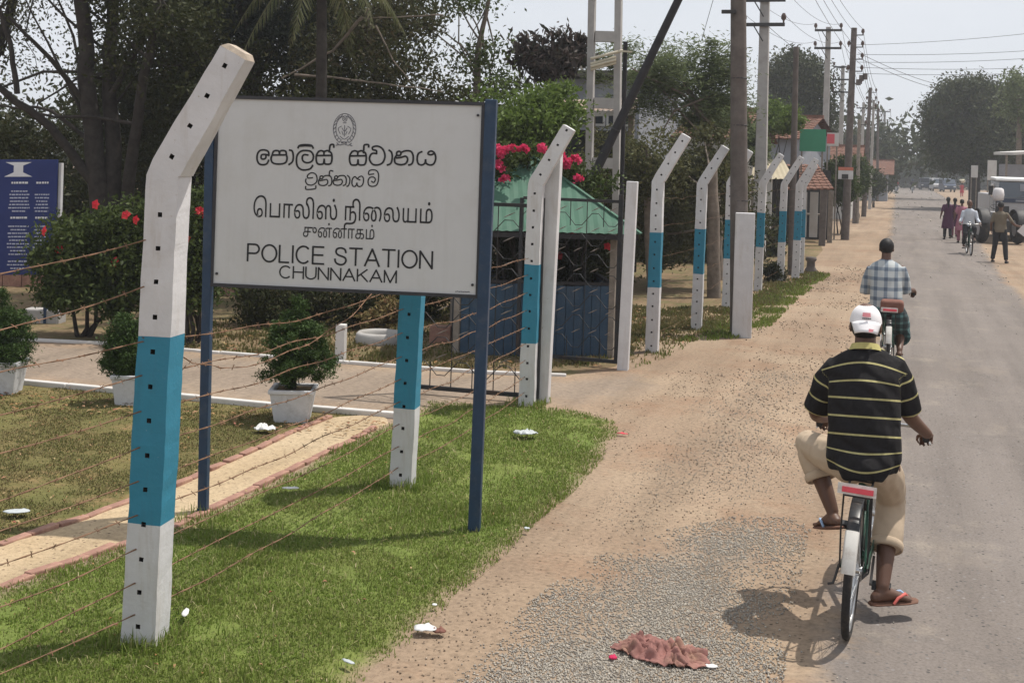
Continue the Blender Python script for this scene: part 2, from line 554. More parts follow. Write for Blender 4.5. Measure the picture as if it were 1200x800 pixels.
road_l = gp((905, 900), (922, 800), (938, 740), (952, 690), (966, 640), (984, 580), (1002, 500), (1016, 420), (1025, 360), (1033, 310), (1040, 265), (1045, 240), (1047.5, 228))
road_l = [Vector((-0.75, -20, 0)), Vector((-0.75, 2.0, 0))] + road_l + [Vector((-0.9, 170, 0)), Vector((-0.9, 415, 0))]
road_r = [Vector((5.2, 415, 0)), Vector((5.2, 150, 0)), Vector((4.3, 85, 0)), Vector((3.1, 50, 0)), Vector((2.55, 32, 0)), Vector((2.5, 20, 0)), Vector((2.6, -20, 0))]
road_poly = road_l + road_r
def road_x(side, Y):
    pts = sorted([(p.y, p.x) for p in side])
    return float(np.interp(Y, [p[0] for p in pts], [p[1] for p in pts]))
def build_road():
    ys = [-20.0, 0.0]
    while ys[-1] < 400: ys.append(ys[-1] + max(0.12, ys[-1] * 0.022))
    us = [0, .12, .3, .5, .8, 1.2, 1.8]                       # metres in from each edge
    V, F, Ed = [], [], []
    n = 2 * len(us)
    for Y in ys:
        l, r_ = road_x(road_l, Y), road_x(road_r, Y)
        wl_ = 0.10 * pnoise(Vector((1.3, Y * 0.9, 0))) + 0.05 * pnoise(Vector((4.3, Y * 3.1, 0)))
        wr_ = 0.12 * pnoise(Vector((8.3, Y * 0.8, 0)))
        l += wl_; r_ += wr_
        half = (r_ - l) / 2
        xs = [(l + min(u, half * u / 1.81), u) for u in us] + [(r_ - min(u, half * u / 1.81), u) for u in us[::-1]]
        for x, u in xs:
            V.append((x, Y, 0.014 if u > 0 else 0.0006)); Ed.append(u)
    for i in range(len(ys) - 1):
        for k in range(n - 1):
            F.append((i * n + k, i * n + k + 1, (i + 1) * n + k + 1, (i + 1) * n + k))
    o = np_mesh('road', V, F, M['road'])
    at = o.data.attributes.new('edge', 'FLOAT', 'POINT')
    at.data.foreach_set('value', np.array(Ed, np.float32))
    o['kind'] = 'structure'
build_road()

# white kerbs of the driveway: upright concrete strips, a thing each
def kerb(name, label, px, h, w):
    t = thing(name, label, 'kerb', G(*px[0]), 'low white kerbs along the driveway')
    for a, b in zip(px[:-1], px[1:]):
        A, B = G(*a), G(*b)
        d = (B - A); L = d.length; d.normalize()
        k = max(1, round(L / 0.9))
        for i in range(k):
            p, q = A + d * (L * i / k + 0.004), A + d * (L * (i + 1) / k - 0.004)
            o = MB().bar(p + UP * (h / 2 + random.uniform(-.004, .004)), q + UP * (h / 2 + random.uniform(-.004, .004)), w, h + 0.01).build('kerbstone', M['white'], t)
            bev(o, 0.012, 2)
    return t
kerb('driveway_kerb', 'low white kerb along the near edge of the driveway behind the potted shrubs', [(-160, 435), (0, 448), (160, 463), (330, 479), (466, 490)], 0.05, 0.075)
kerb('driveway_kerb', 'low white kerb along the far edge of the driveway in front of the garden', [(-160, 390), (0, 398), (120, 404), (330, 421), (490, 433), (560, 438), (664, 442)], 0.035, 0.06)

# brick edging of the sand path, brick by brick
M['brick'] = simple('red_edging_brick', (0.30, 0.165, 0.125), 0.85, 0.25, 14, dirt=(0.45, 0.33, 0.22), dirt_amt=0.6, dscale=6, bmp=0.2)
def edging(label, px):
    t = thing('path_edging', label, 'brick edging', G(*px[0]), 'brick edgings of the sand path')
    meshes = []
    for k in range(4):
        bm_ = MB().box((0, 0, 0), (0.218 + random.uniform(-.008, .008), 0.062, 0.05)).build('brick', M['brick'], None)
        bev(bm_, 0.008, 2); meshes.append(bm_)
    n = 0
    for a, b in zip(px[:-1], px[1:]):
        A, B = G(*a), G(*b)
        L = (B - A).length; k = max(1, round(L / 0.228)); d = (B - A).normalized()
        ang = math.atan2(d.y, d.x)
        for i in range(k):
            src = meshes[n % 4]
            o = src if n < 4 else src.copy()
            if n >= 4: C.objects.link(o)
            o.parent = t
            p = A + d * (L * (i + 0.5) / k) - Vector(t.location)
            o.location = (p.x + random.uniform(-.008, .008), p.y + random.uniform(-.008, .008), 0.004 + random.uniform(-.010, .004))
            o.rotation_euler = (random.uniform(-.05, .05), random.uniform(-.05, .05), ang + random.uniform(-.06, .06))
            n += 1
    return t
edging('red brick edging along the near side of the sand path, next to the green verge', [(-60, 712), (0, 688), (100, 654), (200, 621), (300, 572), (400, 523), (440, 502)])
edging('red brick edging along the far side of the sand path, next to the potted shrubs', [(-60, 658), (0, 640), (100, 607), (200, 572), (300, 528), (345, 506), (385, 490)])

# ------------------------------------------------------------------ concrete fence posts
def old_paint(name, col, chip, stain, rough=.7):
    m, nt, b = nodes_of(name)
    n = noise_node(nt, 5, 6, .65)
    out = ramp(nt, n.outputs['Fac'], [(.3, tuple(c * .90 for c in col)), (.7, tuple(c * 1.06 for c in col))]).outputs['Color']
    s = noise_node(nt, 6, 6, .7, stretch=(2.2, 2.2, .28))          # runs of rain-washed dirt
    f = ramp(nt, s.outputs['Fac'], [(.52, (0, 0, 0)), (.78, (.55,) * 3)])
    out = mixc(nt, f.outputs['Color'], out, stain)
    g = noise_node(nt, 2.3, 9, .8)                                 # larger smudges
    f = ramp(nt, g.outputs['Fac'], [(.56, (0, 0, 0)), (.72, (.4,) * 3)])
    out = mixc(nt, f.outputs['Color'], out, tuple(c * .8 for c in stain))
    k = noise_node(nt, 24, 7, .75)                                 # chips
    f = ramp(nt, k.outputs['Fac'], [(.655, (0, 0, 0)), (.68, (1, 1, 1))])
    out = mixc(nt, f.outputs['Color'], out, chip)
    nt.links.new(out, b.inputs['Base Color'])
    b.inputs['Roughness'].default_value = rough; b.inputs['Specular IOR Level'].default_value = .3
    h = mixc(nt, f.outputs['Color'], noise_node(nt, 40, 4).outputs['Color'], (.15, .15, .15))
    bump(nt, b, h, .3, .01)
    return m
M['postwhite'] = old_paint('post_white_paint', (0.56, 0.55, 0.555), (0.36, 0.31, 0.26), (0.36, 0.30, 0.24))
M['postblue'] = old_paint('post_blue_paint', (0.032, 0.200, 0.300), (0.14, 0.27, 0.34), (0.04, 0.13, 0.18), .6)
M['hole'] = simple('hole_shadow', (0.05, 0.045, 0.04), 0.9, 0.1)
M['oldconcrete'] = simple('bare_concrete_edge', (0.36, 0.30, 0.24), 0.9, 0.3, 14, bmp=0.3)
M['rust'] = simple('rusty_wire', (0.23, 0.135, 0.085), 0.8, 0.35, 20, metal=0.3)

def fence_post(base, rot, w, bend, top, lean, blue, label, pitch=0.163, tilt=0.0, tiltx=0.0, seed=0):
    """square post with cranked top; holes cut through the face that looks down the fence.
    local axes: x towards the road, -y towards the viewer"""
    t = thing('fence_post', label, 'fence post', base, 'white and blue concrete fence posts')
    rn = random.Random(seed)
    h = w / 2
    # centreline: straight to bend, then the arm
    L2 = math.hypot(top - bend, lean)
    ux, uz = lean / L2, (top - bend) / L2
    def cl(s):                                     # centre and half-width vector at distance s
        if s <= bend: c, nx, nz = (0.0, s), 1.0, 0.0
        else: c, nx, nz = (ux * (s - bend), bend + uz * (s - bend)), uz, -ux
        ww = h * (1.0 - 0.08 * s / (bend + L2) - .10 * max(0, s - bend) / L2)
        return c, (nx, nz), ww
    total = bend + L2
    holes = [0.10 + pitch * i + rn.uniform(-.006, .006) for i in range(40) if 0.10 + pitch * i < bend - 0.04]
    holes += [bend + 0.10 + i * 0.165 for i in range(5) if bend + 0.10 + i * 0.165 < total - 0.03]
    rr = 0.011
    rows = {-0.25, 0.0, blue[0], blue[1], total}
    for b in (bend - 0.05, bend - 0.001, bend + 0.05): rows.add(b)
    for k in range(1, int(total / .06)): rows.add(round(k * .06, 4))
    for s in holes: rows.add(s - rr); rows.add(s + rr)
    rows = sorted(rows); rows = [r_ for i_, r_ in enumerate(rows) if i_ == 0 or r_ - rows[i_ - 1] > 1e-4]
    rows = [r_ for r_ in rows if r_ in blue or r_ in (total, 0.0, -.25) or not any(abs(r_ - s) < rr - 1e-6 for s in holes)]
    def pt(s, q, y):
        c, n, ww = cl(s)
        if s > total - 1e-6: pass
        if isinstance(q, str): off = (-rr if q == 'a' else rr) - 0.002
        else: off = q * ww
        return (c[0] + n[0] * off, y, c[1] + n[1] * off)
    mb = MB()
    for i in range(len(rows) - 1):
        a, b = rows[i], rows[i + 1]
        mid = (a + b) / 2
        mi = 1 if blue[0] < mid < blue[1] else 0
        wa = cl(a)[2]; wb = cl(b)[2]
        ishole = any(abs(mid - s) < rr * 0.9 for s in holes)
        qs = [-1, 'a', 'b', 1]
        for j in range(3):
            if ishole and j == 1: continue
            mb.add([pt(a, qs[j], -wa), pt(a, qs[j + 1], -wa), pt(b, qs[j + 1], -wb), pt(b, qs[j], -wb)], [(0, 1, 2, 3)], mi)
        for q, y0, y1 in ((1, -1, 1), (-1, 1, -1)):
            mb.add([pt(a, q, y0 * wa), pt(a, q, y1 * wa), pt(b, q, y1 * wb), pt(b, q, y0 * wb)], [(0, 1, 2, 3)], mi)
        mb.add([pt(a, 1, wa), pt(a, -1, wa), pt(b, -1, wb), pt(b, 1, wb)], [(0, 1, 2, 3)], mi)
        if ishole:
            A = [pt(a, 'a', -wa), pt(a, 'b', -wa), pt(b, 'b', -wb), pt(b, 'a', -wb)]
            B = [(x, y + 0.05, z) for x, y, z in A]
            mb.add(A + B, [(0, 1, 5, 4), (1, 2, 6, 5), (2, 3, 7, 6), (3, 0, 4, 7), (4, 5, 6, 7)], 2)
    # worn cap
    TH = .025 if seed == 0 else .006
    c, n, ww = cl(total)
    cap = [pt(total, -1, -ww), pt(total, 1, -ww), pt(total, 1, ww), pt(total, -1, ww)]
    tip = [(x + ux * TH + (0.3 * (c[0] - x)), y * 0.75, z + uz * TH + 0.3 * (c[1] - z)) for x, y, z in cap]
    mc = MB().add(cap + tip, [(0, 1, 5, 4), (1, 2, 6, 5), (2, 3, 7, 6), (3, 0, 4, 7), (4, 5, 6, 7)])
    Rm = Matrix.Rotation(rot, 4, 'Z') @ Matrix.Rotation(tilt, 4, 'Y') @ Matrix.Rotation(tiltx, 4, 'X')
    def weld(o):
        bm = bmesh.new(); bm.from_mesh(o.data)
        bmesh.ops.remove_doubles(bm, verts=bm.verts, dist=0.0004)
        for v in bm.verts:                          # hand-cast unevenness
            k = 0.0045; v.co.x += .003 * pnoise(v.co * 13 + Vector((seed + 2.2, 1, 0))); v.co.y += .003 * pnoise(v.co * 13 + Vector((1, seed + 5.2, 0)))
            v.co.x += k * pnoise(v.co * 3.1 + Vector((seed, 0, 0))); v.co.y += k * pnoise(v.co * 3.1 + Vector((0, seed + 7.7, 0))); v.co.z += .007 * pnoise(v.co * 9 + Vector((seed * 1.3, 0, 3)))
        bm.to_mesh(o.data); bm.free()
    for mb_, nm, mt in ((mb, 'shaft', [M['postwhite'], M['postblue'], M['hole']]), (mc, 'worn_tip', M['oldconcrete'] if seed == 0 else M['postwhite'])):
        for k in range(len(mb_.v)):
            v = Rm @ Vector(mb_.v[k]); mb_.v[k] = (v.x + base[0], v.y + base[1], v.z + base[2])
        o = mb_.build(nm, mt, t)
        if nm == 'shaft': weld(o)
    return t

posts = [   # base px, rot, width, bend, top, lean, blue band, tilt
    ((170, 752), 9, .168, 2.24, 2.83, .31, (.585, 1.475), 1.3, 'tall white and blue concrete fence post nearest the camera, left of the police sign'),
    ((472, 569), 9, .160, 2.17, 2.75, .31, (.57, 1.45), 1.2, 'concrete fence post standing behind the police sign, only its lower half showing'),
    ((618, 475), 6, .150, 2.15, 2.70, .30, (.61, 1.37), .6, 'white and blue fence post in front of the gate, right beside the police sign'),
    ((764, 413), 2, .155, 2.16, 2.75, .33, (.83, 1.52), .4, 'white and blue fence post with cranked top just right of the open gate'),
    ((816, 387), 2, .150, 2.12, 2.66, .31, (.82, 1.47), .6, 'second cranked fence post beyond the gate, left of the white pole stub'),
    ((851, 362), 2, .140, 2.12, 2.66, .30, (.85, 1.50), .3, 'fence post half hidden behind the white stub of the brown utility pole'),
    ((888, 341), 2, .150, 2.08, 2.66, .33, (.86, 1.52), .8, 'cranked fence post just right of the white stub of the utility pole'),
    ((914, 331), 2, .150, 2.06, 2.64, .33, (.85, 1.50), .8, 'middle one of the last three cranked fence posts by the cream awning'),
    ((932, 327), 2, .160, 2.04, 2.62, .33, (.85, 1.48), .8, 'farthest cranked fence post, standing next to the broken concrete stump'),
    ((938, 322), 2, .140, 2.00, 2.50, .25, (.85, 1.48), .3, 'straight looking fence post tucked close behind the farthest cranked post'),
]
post_base, post_obj = [], []
for i, (px, rot, w, bend, top, lean, blue, tilt, lab) in enumerate(posts):
    b = G(*px)
    post_base.append(b)
    post_obj.append(fence_post(b, R(rot), w, bend, top, lean, blue, lab, tilt=R(tilt), seed=i))
# the post before the frame, which holds the near wires
p_off = post_base[0] + Vector((-0.55, -2.9, 0))
fence_post(p_off, R(9), .165, 2.2, 2.8, .31, (.58, 1.47), 'concrete fence post left of the view holding the near ends of the wires', seed=20)

# ------------------------------------------------------------------ barbed wires, a strand each
def strand(label, pts_list, sag, r=0.0022, barbs=True, seed=0, grp='rusty barbed wire strands of the roadside fence'):
    rn = random.Random(seed)
    mb = MB()
    for (A, B), sg in zip(zip(pts_list[:-1], pts_list[1:]), sag):
        L = (B - A).length
        n = max(8, int(L / 0.08))
        wob = [rn.uniform(-1, 1) for _ in range(6)]
        def pt(t):
            p = A.lerp(B, t)
            p.z -= sg * 4 * t * (1 - t)
            p.z += 0.012 * math.sin(t * math.pi) * (wob[0] * math.sin(t * 9 + wob[1] * 3) + wob[2] * math.sin(t * 23))
            p.x += 0.01 * math.sin(t * math.pi) * wob[3] * math.sin(t * 14)
            return p
        for ph in (0, math.pi) if r > 0.0015 and barbs else (0,):           # two twisted wires
            pts = []
            for i in range(n + 1):
                t = i / n; p = pt(t)
                a = t * L / 0.05 + ph
                pts.append(p + Vector((math.cos(a), 0, math.sin(a))) * r * 0.9)
            mb.tube(pts, r, 4, 0, False)
        if barbs:
            k = int(L / 0.12)
            for i in range(1, k):
                p = pt(i / k)
                for _ in range(2):
                    d = Vector((rn.uniform(-1, 1), rn.uniform(-.4, .4), rn.uniform(-1, 1))).normalized() * 0.016
                    mb.tube([p - d, p + d], r * 0.8, 3, 0, False)
    o = mb.build('barbed_wire', M['rust'])
    return tag(o, label, 'barbed wire', grp)

def wp(i, h):                       # fixing point of a wire on the near face of post i
    b = post_base[i]
    a = R(posts[i][1]); w = posts[i][2] / 2
    return b + Vector((math.sin(a) * w * 1.05 - 0.02, -math.cos(a) * w * 1.06, h))
def wo_(h):
    return p_off + Vector((0.0, -0.08, h))
ords = ['lowest', 'second lowest', 'third lowest', 'fourth lowest', 'fifth lowest', 'sixth lowest', 'seventh lowest', 'eighth lowest', 'ninth lowest']
hs = [.16, .31, .47, .63, .79, .95, 1.12, 1.29, 1.45]
for i, h in enumerate(hs):
    strand(f'{ords[i]} rusty barbed wire strand passing the near post and the police sign', [wo_(h), wp(0, h), wp(1, h - .01), wp(2, h - .02)],
           [random.uniform(.02, .07) + 0.03 * (h > .9), random.uniform(.0, .06), random.uniform(.0, .05)], seed=i)
strand('upper of the two high barbed wires ending at the white part of the near post', [wo_(1.80), wp(0, 1.93)], [.10], seed=31)
strand('lower of the two high barbed wires ending at the white part of the near post', [wo_(1.55), wp(0, 1.71)], [.11], seed=32)
strand('loose drooping barbed wire hanging between the near post and the post behind the sign', [wp(0, 1.47), wp(0, 1.2) + Vector((.05, .9, 0)), wp(1, 1.62)], [.05, .12], seed=33)
for i, h in enumerate([.25, .55, .85, 1.2, 1.6, 1.95]):
    pts = [wp(k, h) for k in (3, 4, 5, 6, 7, 8)]
    strand(f'{ords[i]} thin rusty wire strand between the cranked posts beyond the gate', pts, [random.uniform(.01, .05)] * 5, r=0.0016, barbs=False, seed=50 + i,
           grp='thin wire strands of the fence beyond the gate')

# ------------------------------------------------------------------ gate posts, gate leaves
def plain_post(px, w, h, rot, label, tilt=0.6):
    t = MB()
    b = G(*px)
    t.box((0, 0, h / 2 - .1), (w, w, h + .2))
    o = t.build('gate_post', M['postwhite'])
    o.location = b; o.rotation_euler = (0, R(tilt), R(rot))
    bev(o, 0.008, 2)
    return tag(o, label, 'gate post', 'plain white gate posts')
plain_post((634, 472), .155, 2.45, 6, 'plain white gate post hidden half behind the fence post beside the sign', 1.3)
plain_post((730, 433), .125, 2.17, 4, 'plain white square gate post between the open gate and the cranked fence', 1.2)

M['gateblack'] = simple('black_gate_paint', (0.025, 0.027, 0.03), 0.5, 0.2, 10, metal=0.2, dirt=(0.12, 0.07, 0.045), dirt_amt=0.4, dscale=6)
def gate_leaf(hinge, d, width, h0, h1, label, seed=0):
    """ornamental leaf: frame, two rails, bars, hexagon scrolls and leaf-shaped darts"""
    t = thing('gate_leaf', label, 'gate', hinge, 'open metal gate leaves')
    d = Vector(d).normalized()
    q = lambda u, z: hinge + d * u + UP * z
    f = MB()
    f.bar(q(0, h0), q(0, h1 + .08), .05); f.build('hinge_stile', M['gateblack'], t)
    MB().bar(q(width, h0), q(width, h1), .04).build('lock_stile', M['gateblack'], t)
    MB().bar(q(.025, h1), q(width - .02, h1), .035).build('top_rail', M['gateblack'], t)
    MB().bar(q(.025, h0 + .02), q(width - .02, h0 + .02), .04).build('bottom_rail', M['gateblack'], t)
    nb = 6
    sc, dt = MB(), MB()
    for i in range(1, nb):
        u = width * i / nb
        if i % 2:
            MB().tube([q(u, h0), q(u, h0 + .28)], .006, 6).build('bar', M['gateblack'], t)
            MB().tube([q(u, h1 - .30), q(u, h1)], .006, 6).build('bar', M['gateblack'], t)
        else:
            MB().tube([q(u, h0), q(u, h1)], .006, 6).build('bar', M['gateblack'], t)
    zz = h0 + .22
    rr = (h1 - h0 - .44) / 6
    k = 0
    while zz < h1 - .2:
        for i in range(nb):
            u0, u1 = width * i / nb, width * (i + 1) / nb
            s = 1 if (i + k) % 2 else -1
            um, w = (u0 + u1) / 2, (u1 - u0) / 2
            sc.tube([q(u0, zz), q(um - w * .4, zz + s * .07), q(um + w * .4, zz + s * .07), q(u1, zz)], .005, 5, 0, False)
            a, b = q(um - w * .55, zz + rr * .62), q(um + w * .5, zz + rr * .40)
            dt.tube([a, a.lerp(b, .5), b], [.002, .007, .002], 5, 0, False)
        zz += rr; k += 1
    sc.build('scrollwork', M['gateblack'], t)['kind'] = 'stuff'
    dt.build('dart_bars', M['gatewire'], t)['kind'] = 'stuff'
    return t
M['gatewire'] = simple('pale_worn_steel', (0.20, 0.17, 0.15), 0.6, 0.3, 14, metal=0.4)
hR = G(722, 432)
gate_leaf(hR, Vector((-1, .06, 0)), 1.22, .06, 1.93, 'right hand gate leaf, swung inwards beside the white gate post')
hL = G(628, 474)
gate_leaf(hL, Vector((-1, -.02, 0)), 1.32, .06, 1.93, 'left hand gate leaf, swung inwards behind the police sign')

# ------------------------------------------------------------------ the police sign
M['signblue'] = simple('navy_post_paint', (0.022, 0.046, 0.088), 0.45, 0.15, 10, dirt=(0.10, 0.11, 0.13), dirt_amt=0.4, dscale=9)
M['signwhite'] = simple('sign_white_enamel', (0.52, 0.52, 0.52), 0.45, 0.03, 4, dirt=(0.42, 0.41, 0.38), dirt_amt=0.4, dscale=2.5)
def streaky(mat_, col, amt):                 # rain runs on the sign face
    nt = mat_.node_tree; b = nt.nodes['Principled BSDF']
    src = b.inputs['Base Color'].links[0].from_socket
    n = noise_node(nt, 5, 6, .7, stretch=(2.5, 2.5, .18))
    f = ramp(nt, n.outputs['Fac'], [(.50, (0, 0, 0)), (.75, (amt,) * 3)])
    nt.links.new(mixc(nt, f.outputs['Color'], src, col), b.inputs['Base Color'])
streaky(M['signwhite'], (.40, .385, .36), .25)
M['signframe'] = simple('dark_sign_frame', (0.035, 0.035, 0.04), 0.5, 0.2, 10)
M['ink'] = simple('black_lettering', (0.018, 0.018, 0.02), 0.6, 0.1)
M['greyink'] = simple('grey_emblem_ink', (0.11, 0.11, 0.13), 0.6, 0.3, 30)
DL, DR = 8.05, 7.85
sBL, sBR, sTL = P(249, 333.5, DL), P(558, 347.5, DR), P(255.5, 113.5, DL)
su = (sBR - sBL); SWID = su.length; su.normalize()
sv = (sTL - sBL); sv = (sv - su * sv.dot(su)); SHEI = sv.length; sv.normalize()
sn = su.cross(sv)                       # towards the viewer
sgn = thing('police_sign', 'large white police station sign board on two navy posts, lettered in three scripts', 'sign', (G(397, 607).x, G(397, 607).y, 0))
MS = Matrix((su, sn, sv)).transposed()
ctr = sBL + su * SWID / 2 + sv * SHEI / 2
o = MB().box(ctr - sn * .012, (SWID, .018, SHEI), MS).build('board', M['signwhite'], sgn)
for a, b in ((sBL, sBR), (sBL + sv * SHEI, sBR + sv * SHEI)):
    MB().bar(a - su * .012 - sn * .012, b + su * .012 - sn * .012, .04, .022, up=sv).build('frame_rail', M['signframe'], sgn)
for a in (sBL, sBR):
    MB().bar(a - sn * .012 + su * (.006 if a is sBR else -.006), a + sv * SHEI - sn * .012 + su * (.006 if a is sBR else -.006), .02, .036, up=sn).build('frame_stile', M['signframe'], sgn)
for a, px, k, wd in ((sBL, (238, 611), -1, .06), (sBR, (556, 606), 1, .074)):
    top = a + sv * (SHEI + .03) + su * k * .055 - sn * .02
    lo = P(px[0], px[1], depth(top) + (0.0)); lo.z = -0.15
    dirn = (top - lo)
    pb = MB().bar(lo, top, wd, wd, up=sn).build('sign_post', M['signblue'], sgn)
    bev(pb, .006, 2)
for fu, fv in ((.015, .06), (.015, .94), (.985, .06), (.985, .94)):
    p_ = sBL + su * SWID * fu + sv * SHEI * fv
    MB().tube([p_ - sn * .004, p_ + sn * .006], .009, 8).build('bolt', M['signframe'], sgn)
# sign pixel frame: 310 x 226, x right, y down
def sp(x, y, lift=.0018):
    return sBL + su * (x / 310 * SWID) + sv * (SHEI * (1 - y / 226)) + sn * (lift - .003)
def strokes(name, polys, wpx, mat_, parent, lift=.0018, sub=3, label=None):
    """flat print: rounded ribbons along smooth curves, in sign pixels"""
    mb = MB(); k = 0
    for pl in polys:
        closed = False
        pts = [Vector((p[0], p[1])) for p in pl]
        if len(pts) > 2 and sub > 1:                     # Catmull-Rom
            q = []
            for i in range(len(pts) - 1):
                p0, p1, p2, p3 = pts[max(i - 1, 0)], pts[i], pts[i + 1], pts[min(i + 2, len(pts) - 1)]
                for j in range(sub):
                    t = j / sub
                    q.append(0.5 * ((2 * p1) + (p2 - p0) * t + (2 * p0 - 5 * p1 + 4 * p2 - p3) * t * t + (3 * p1 - p0 - 3 * p2 + p3) * t ** 3))
            q.append(pts[-1]); pts = q
        h = wpx / 2
        L_, R_ = [], []
        for i, p in enumerate(pts):
            d = pts[min(i + 1, len(pts) - 1)] - pts[max(i - 1, 0)]
            d = d.normalized() if d.length else Vector((1, 0))
            n = Vector((-d.y, d.x)) * h
            e = d * (h if i == len(pts) - 1 else -h if i == 0 else 0) * .6
            L_.append(p + n + e); R_.append(p - n + e)
        k += 1
        z = lift + (k % 7) * 0.00012
        for i in range(len(pts) - 1):
            mb.add([sp(*L_[i], z), sp(*R_[i], z), sp(*R_[i + 1], z), sp(*L_[i + 1], z)], [(0, 1, 2, 3)])
    return mb.build(name, mat_, parent, label)
def circ(cx, cy, rx, ry, a0=0, a1=360, n=12):
    return [(cx + rx * math.cos(R(a0 + (a1 - a0) * i / n)), cy + ry * math.sin(R(a0 + (a1 - a0) * i / n))) for i in range(n + 1)]
def c2s(pl, dx=290 - 253.5, dy=110 - 114.0, s=5.0, k=0.009):   # tracing pixels -> sign pixels
    return [(x / s + dx, y / s + dy - (x / s) * k) for x, y in pl]
def tr(pl, x0, y0, k):                    # tracing of the photograph's glyphs -> sign pixels
    out = []
    for x, y in pl:
        X, Y = x0 + x / k, y0 + y / k
        out.append((X - 253.5, Y - 114.0 - (X - 290) * 0.045))
    return out
T1 = lambda *p: tr(p, 295, 165, 10.909)
T2 = lambda *p: tr(p, 405, 165, 10.43)
def sa(T, o):
    return [T((o + 30, 160), (o + 5, 200), (o, 260), (o + 18, 318), (o + 60, 328), (o + 96, 318), (o + 104, 262)), T((o + 104, 262), (o + 112, 318), (o + 150, 328), (o + 190, 318), (o + 204, 260), (o + 196, 190), (o + 172, 165)),
            T((o + 12, 214), (o + 196, 214)), T((o + 28, 162), (o + 60, 150), (o + 100, 162), (o + 140, 150), (o + 172, 165)), T((o + 98, 160), (o + 98, 212))]
si1 = [T1((228, 205), (190, 192), (135, 196), (130, 240), (160, 252), (188, 238), (190, 205)), T1((228, 205), (220, 155), (170, 132), (110, 140), (78, 190), (78, 260), (105, 312), (155, 326), (205, 312), (228, 265)),
       T1((272, 200), (285, 155), (320, 142), (358, 152), (366, 196)), T1((366, 196), (372, 152), (410, 142), (446, 155), (456, 200)), T1((272, 200), (258, 240), (272, 292), (315, 314), (365, 318), (415, 314), (455, 292), (466, 240), (456, 200)), T1((272, 200), (456, 200)),
       T1((492, 138), (530, 152), (546, 220), (536, 290), (492, 326)),
       T1((735, 206), (690, 200), (664, 222), (668, 272), (705, 302), (760, 302), (798, 270), (804, 210), (770, 160), (705, 146), (640, 156), (596, 206), (588, 280), (604, 350), (655, 394), (720, 398), (775, 380), (800, 340)),
       T1((604, 112), (616, 84), (660, 72), (730, 72), (780, 84), (800, 118)), T1((620, 88), (700, 84), (778, 90))]
si1 += sa(T1, 842) + [T1((1010, 170), (1012, 110), (1022, 76), (1060, 74), (1064, 110))]
si1 += sa(T2, 68) + [T2((236, 178), (238, 120), (244, 80), (292, 78), (296, 108))]
si1 += [T2((395, 188), (392, 152), (350, 140), (346, 108), (400, 96), (455, 120), (490, 175), (498, 240), (470, 305), (410, 330), (350, 318), (312, 262), (322, 206), (352, 184), (395, 188)),
        T2((545, 148), (578, 178), (588, 240), (574, 310), (530, 332)),
        T2((640, 214), (642, 176), (672, 164), (692, 184), (680, 214), (640, 214)), T2((640, 214), (618, 252), (628, 308), (690, 330), (752, 316), (776, 268), (752, 226), (690, 240), (640, 246)), T2((692, 180), (740, 160), (806, 164), (838, 210), (842, 280), (826, 322), (790, 334)),
        T2((945, 172), (902, 196), (890, 262), (905, 318), (945, 336), (984, 316), (992, 272)), T2((992, 272), (1002, 316), (1048, 338), (1092, 322), (1114, 262), (1100, 196), (1062, 166), (1026, 178), (1022, 204), (1060, 212), (1090, 196))]
strokes('sinhala_headline', si1[:-14], 2.2, M['ink'], sgn)
strokes('sinhala_headline', si1[-14:-8], 2.2, M['ink'], sgn)
strokes('sinhala_headline', si1[-8:], 2.2, M['ink'], sgn)
def na(T, o, y, s=1.0):
    q = lambda *p: T(*[(o + (a - 618) * s, y + (b - 164) * s) for a, b in p])
    return [q((640, 214), (642, 176), (672, 164), (692, 184), (680, 214), (640, 214)), q((640, 214), (618, 252), (628, 308), (690, 330), (752, 316), (776, 268), (752, 226), (690, 240), (640, 246)), q((692, 180), (740, 160), (806, 164), (838, 210), (842, 280), (826, 322), (790, 334))]
si2 = [T1((805, 500), (745, 505), (738, 470), (780, 438), (836, 450), (862, 505), (852, 562), (800, 596), (742, 588), (714, 545), (722, 515)), T1((720, 612), (722, 650), (785, 652), (846, 642), (848, 605))]
si2 += na(T1, 882, 478, .76) + [T1((1018, 484), (1020, 425), (1040, 410), (1064, 420))]
si2 += na(T1, 1072, 480, .74) + [T2((48, 455), (74, 480), (80, 530), (66, 580), (46, 590))]
si2 += [T2((170, 500), (140, 470), (112, 500), (106, 550), (120, 588), (150, 590), (168, 550)), T2((168, 550), (180, 588), (215, 592), (242, 560), (246, 500), (226, 466), (192, 476), (176, 500), (205, 512)),
        T2((305, 440), (312, 402), (355, 388), (405, 402), (428, 450), (426, 530), (405, 580), (355, 594), (312, 575), (304, 520), (325, 482), (370, 480), (392, 510), (372, 545), (345, 530)), T2((310, 448), (370, 440))]
strokes('sinhala_place_name', si2[:-4], 1.5, M['ink'], sgn)
strokes('sinhala_place_name', si2[-4:-2], 1.5, M['ink'], sgn)
strokes('sinhala_place_name', si2[-2:], 1.5, M['ink'], sgn)
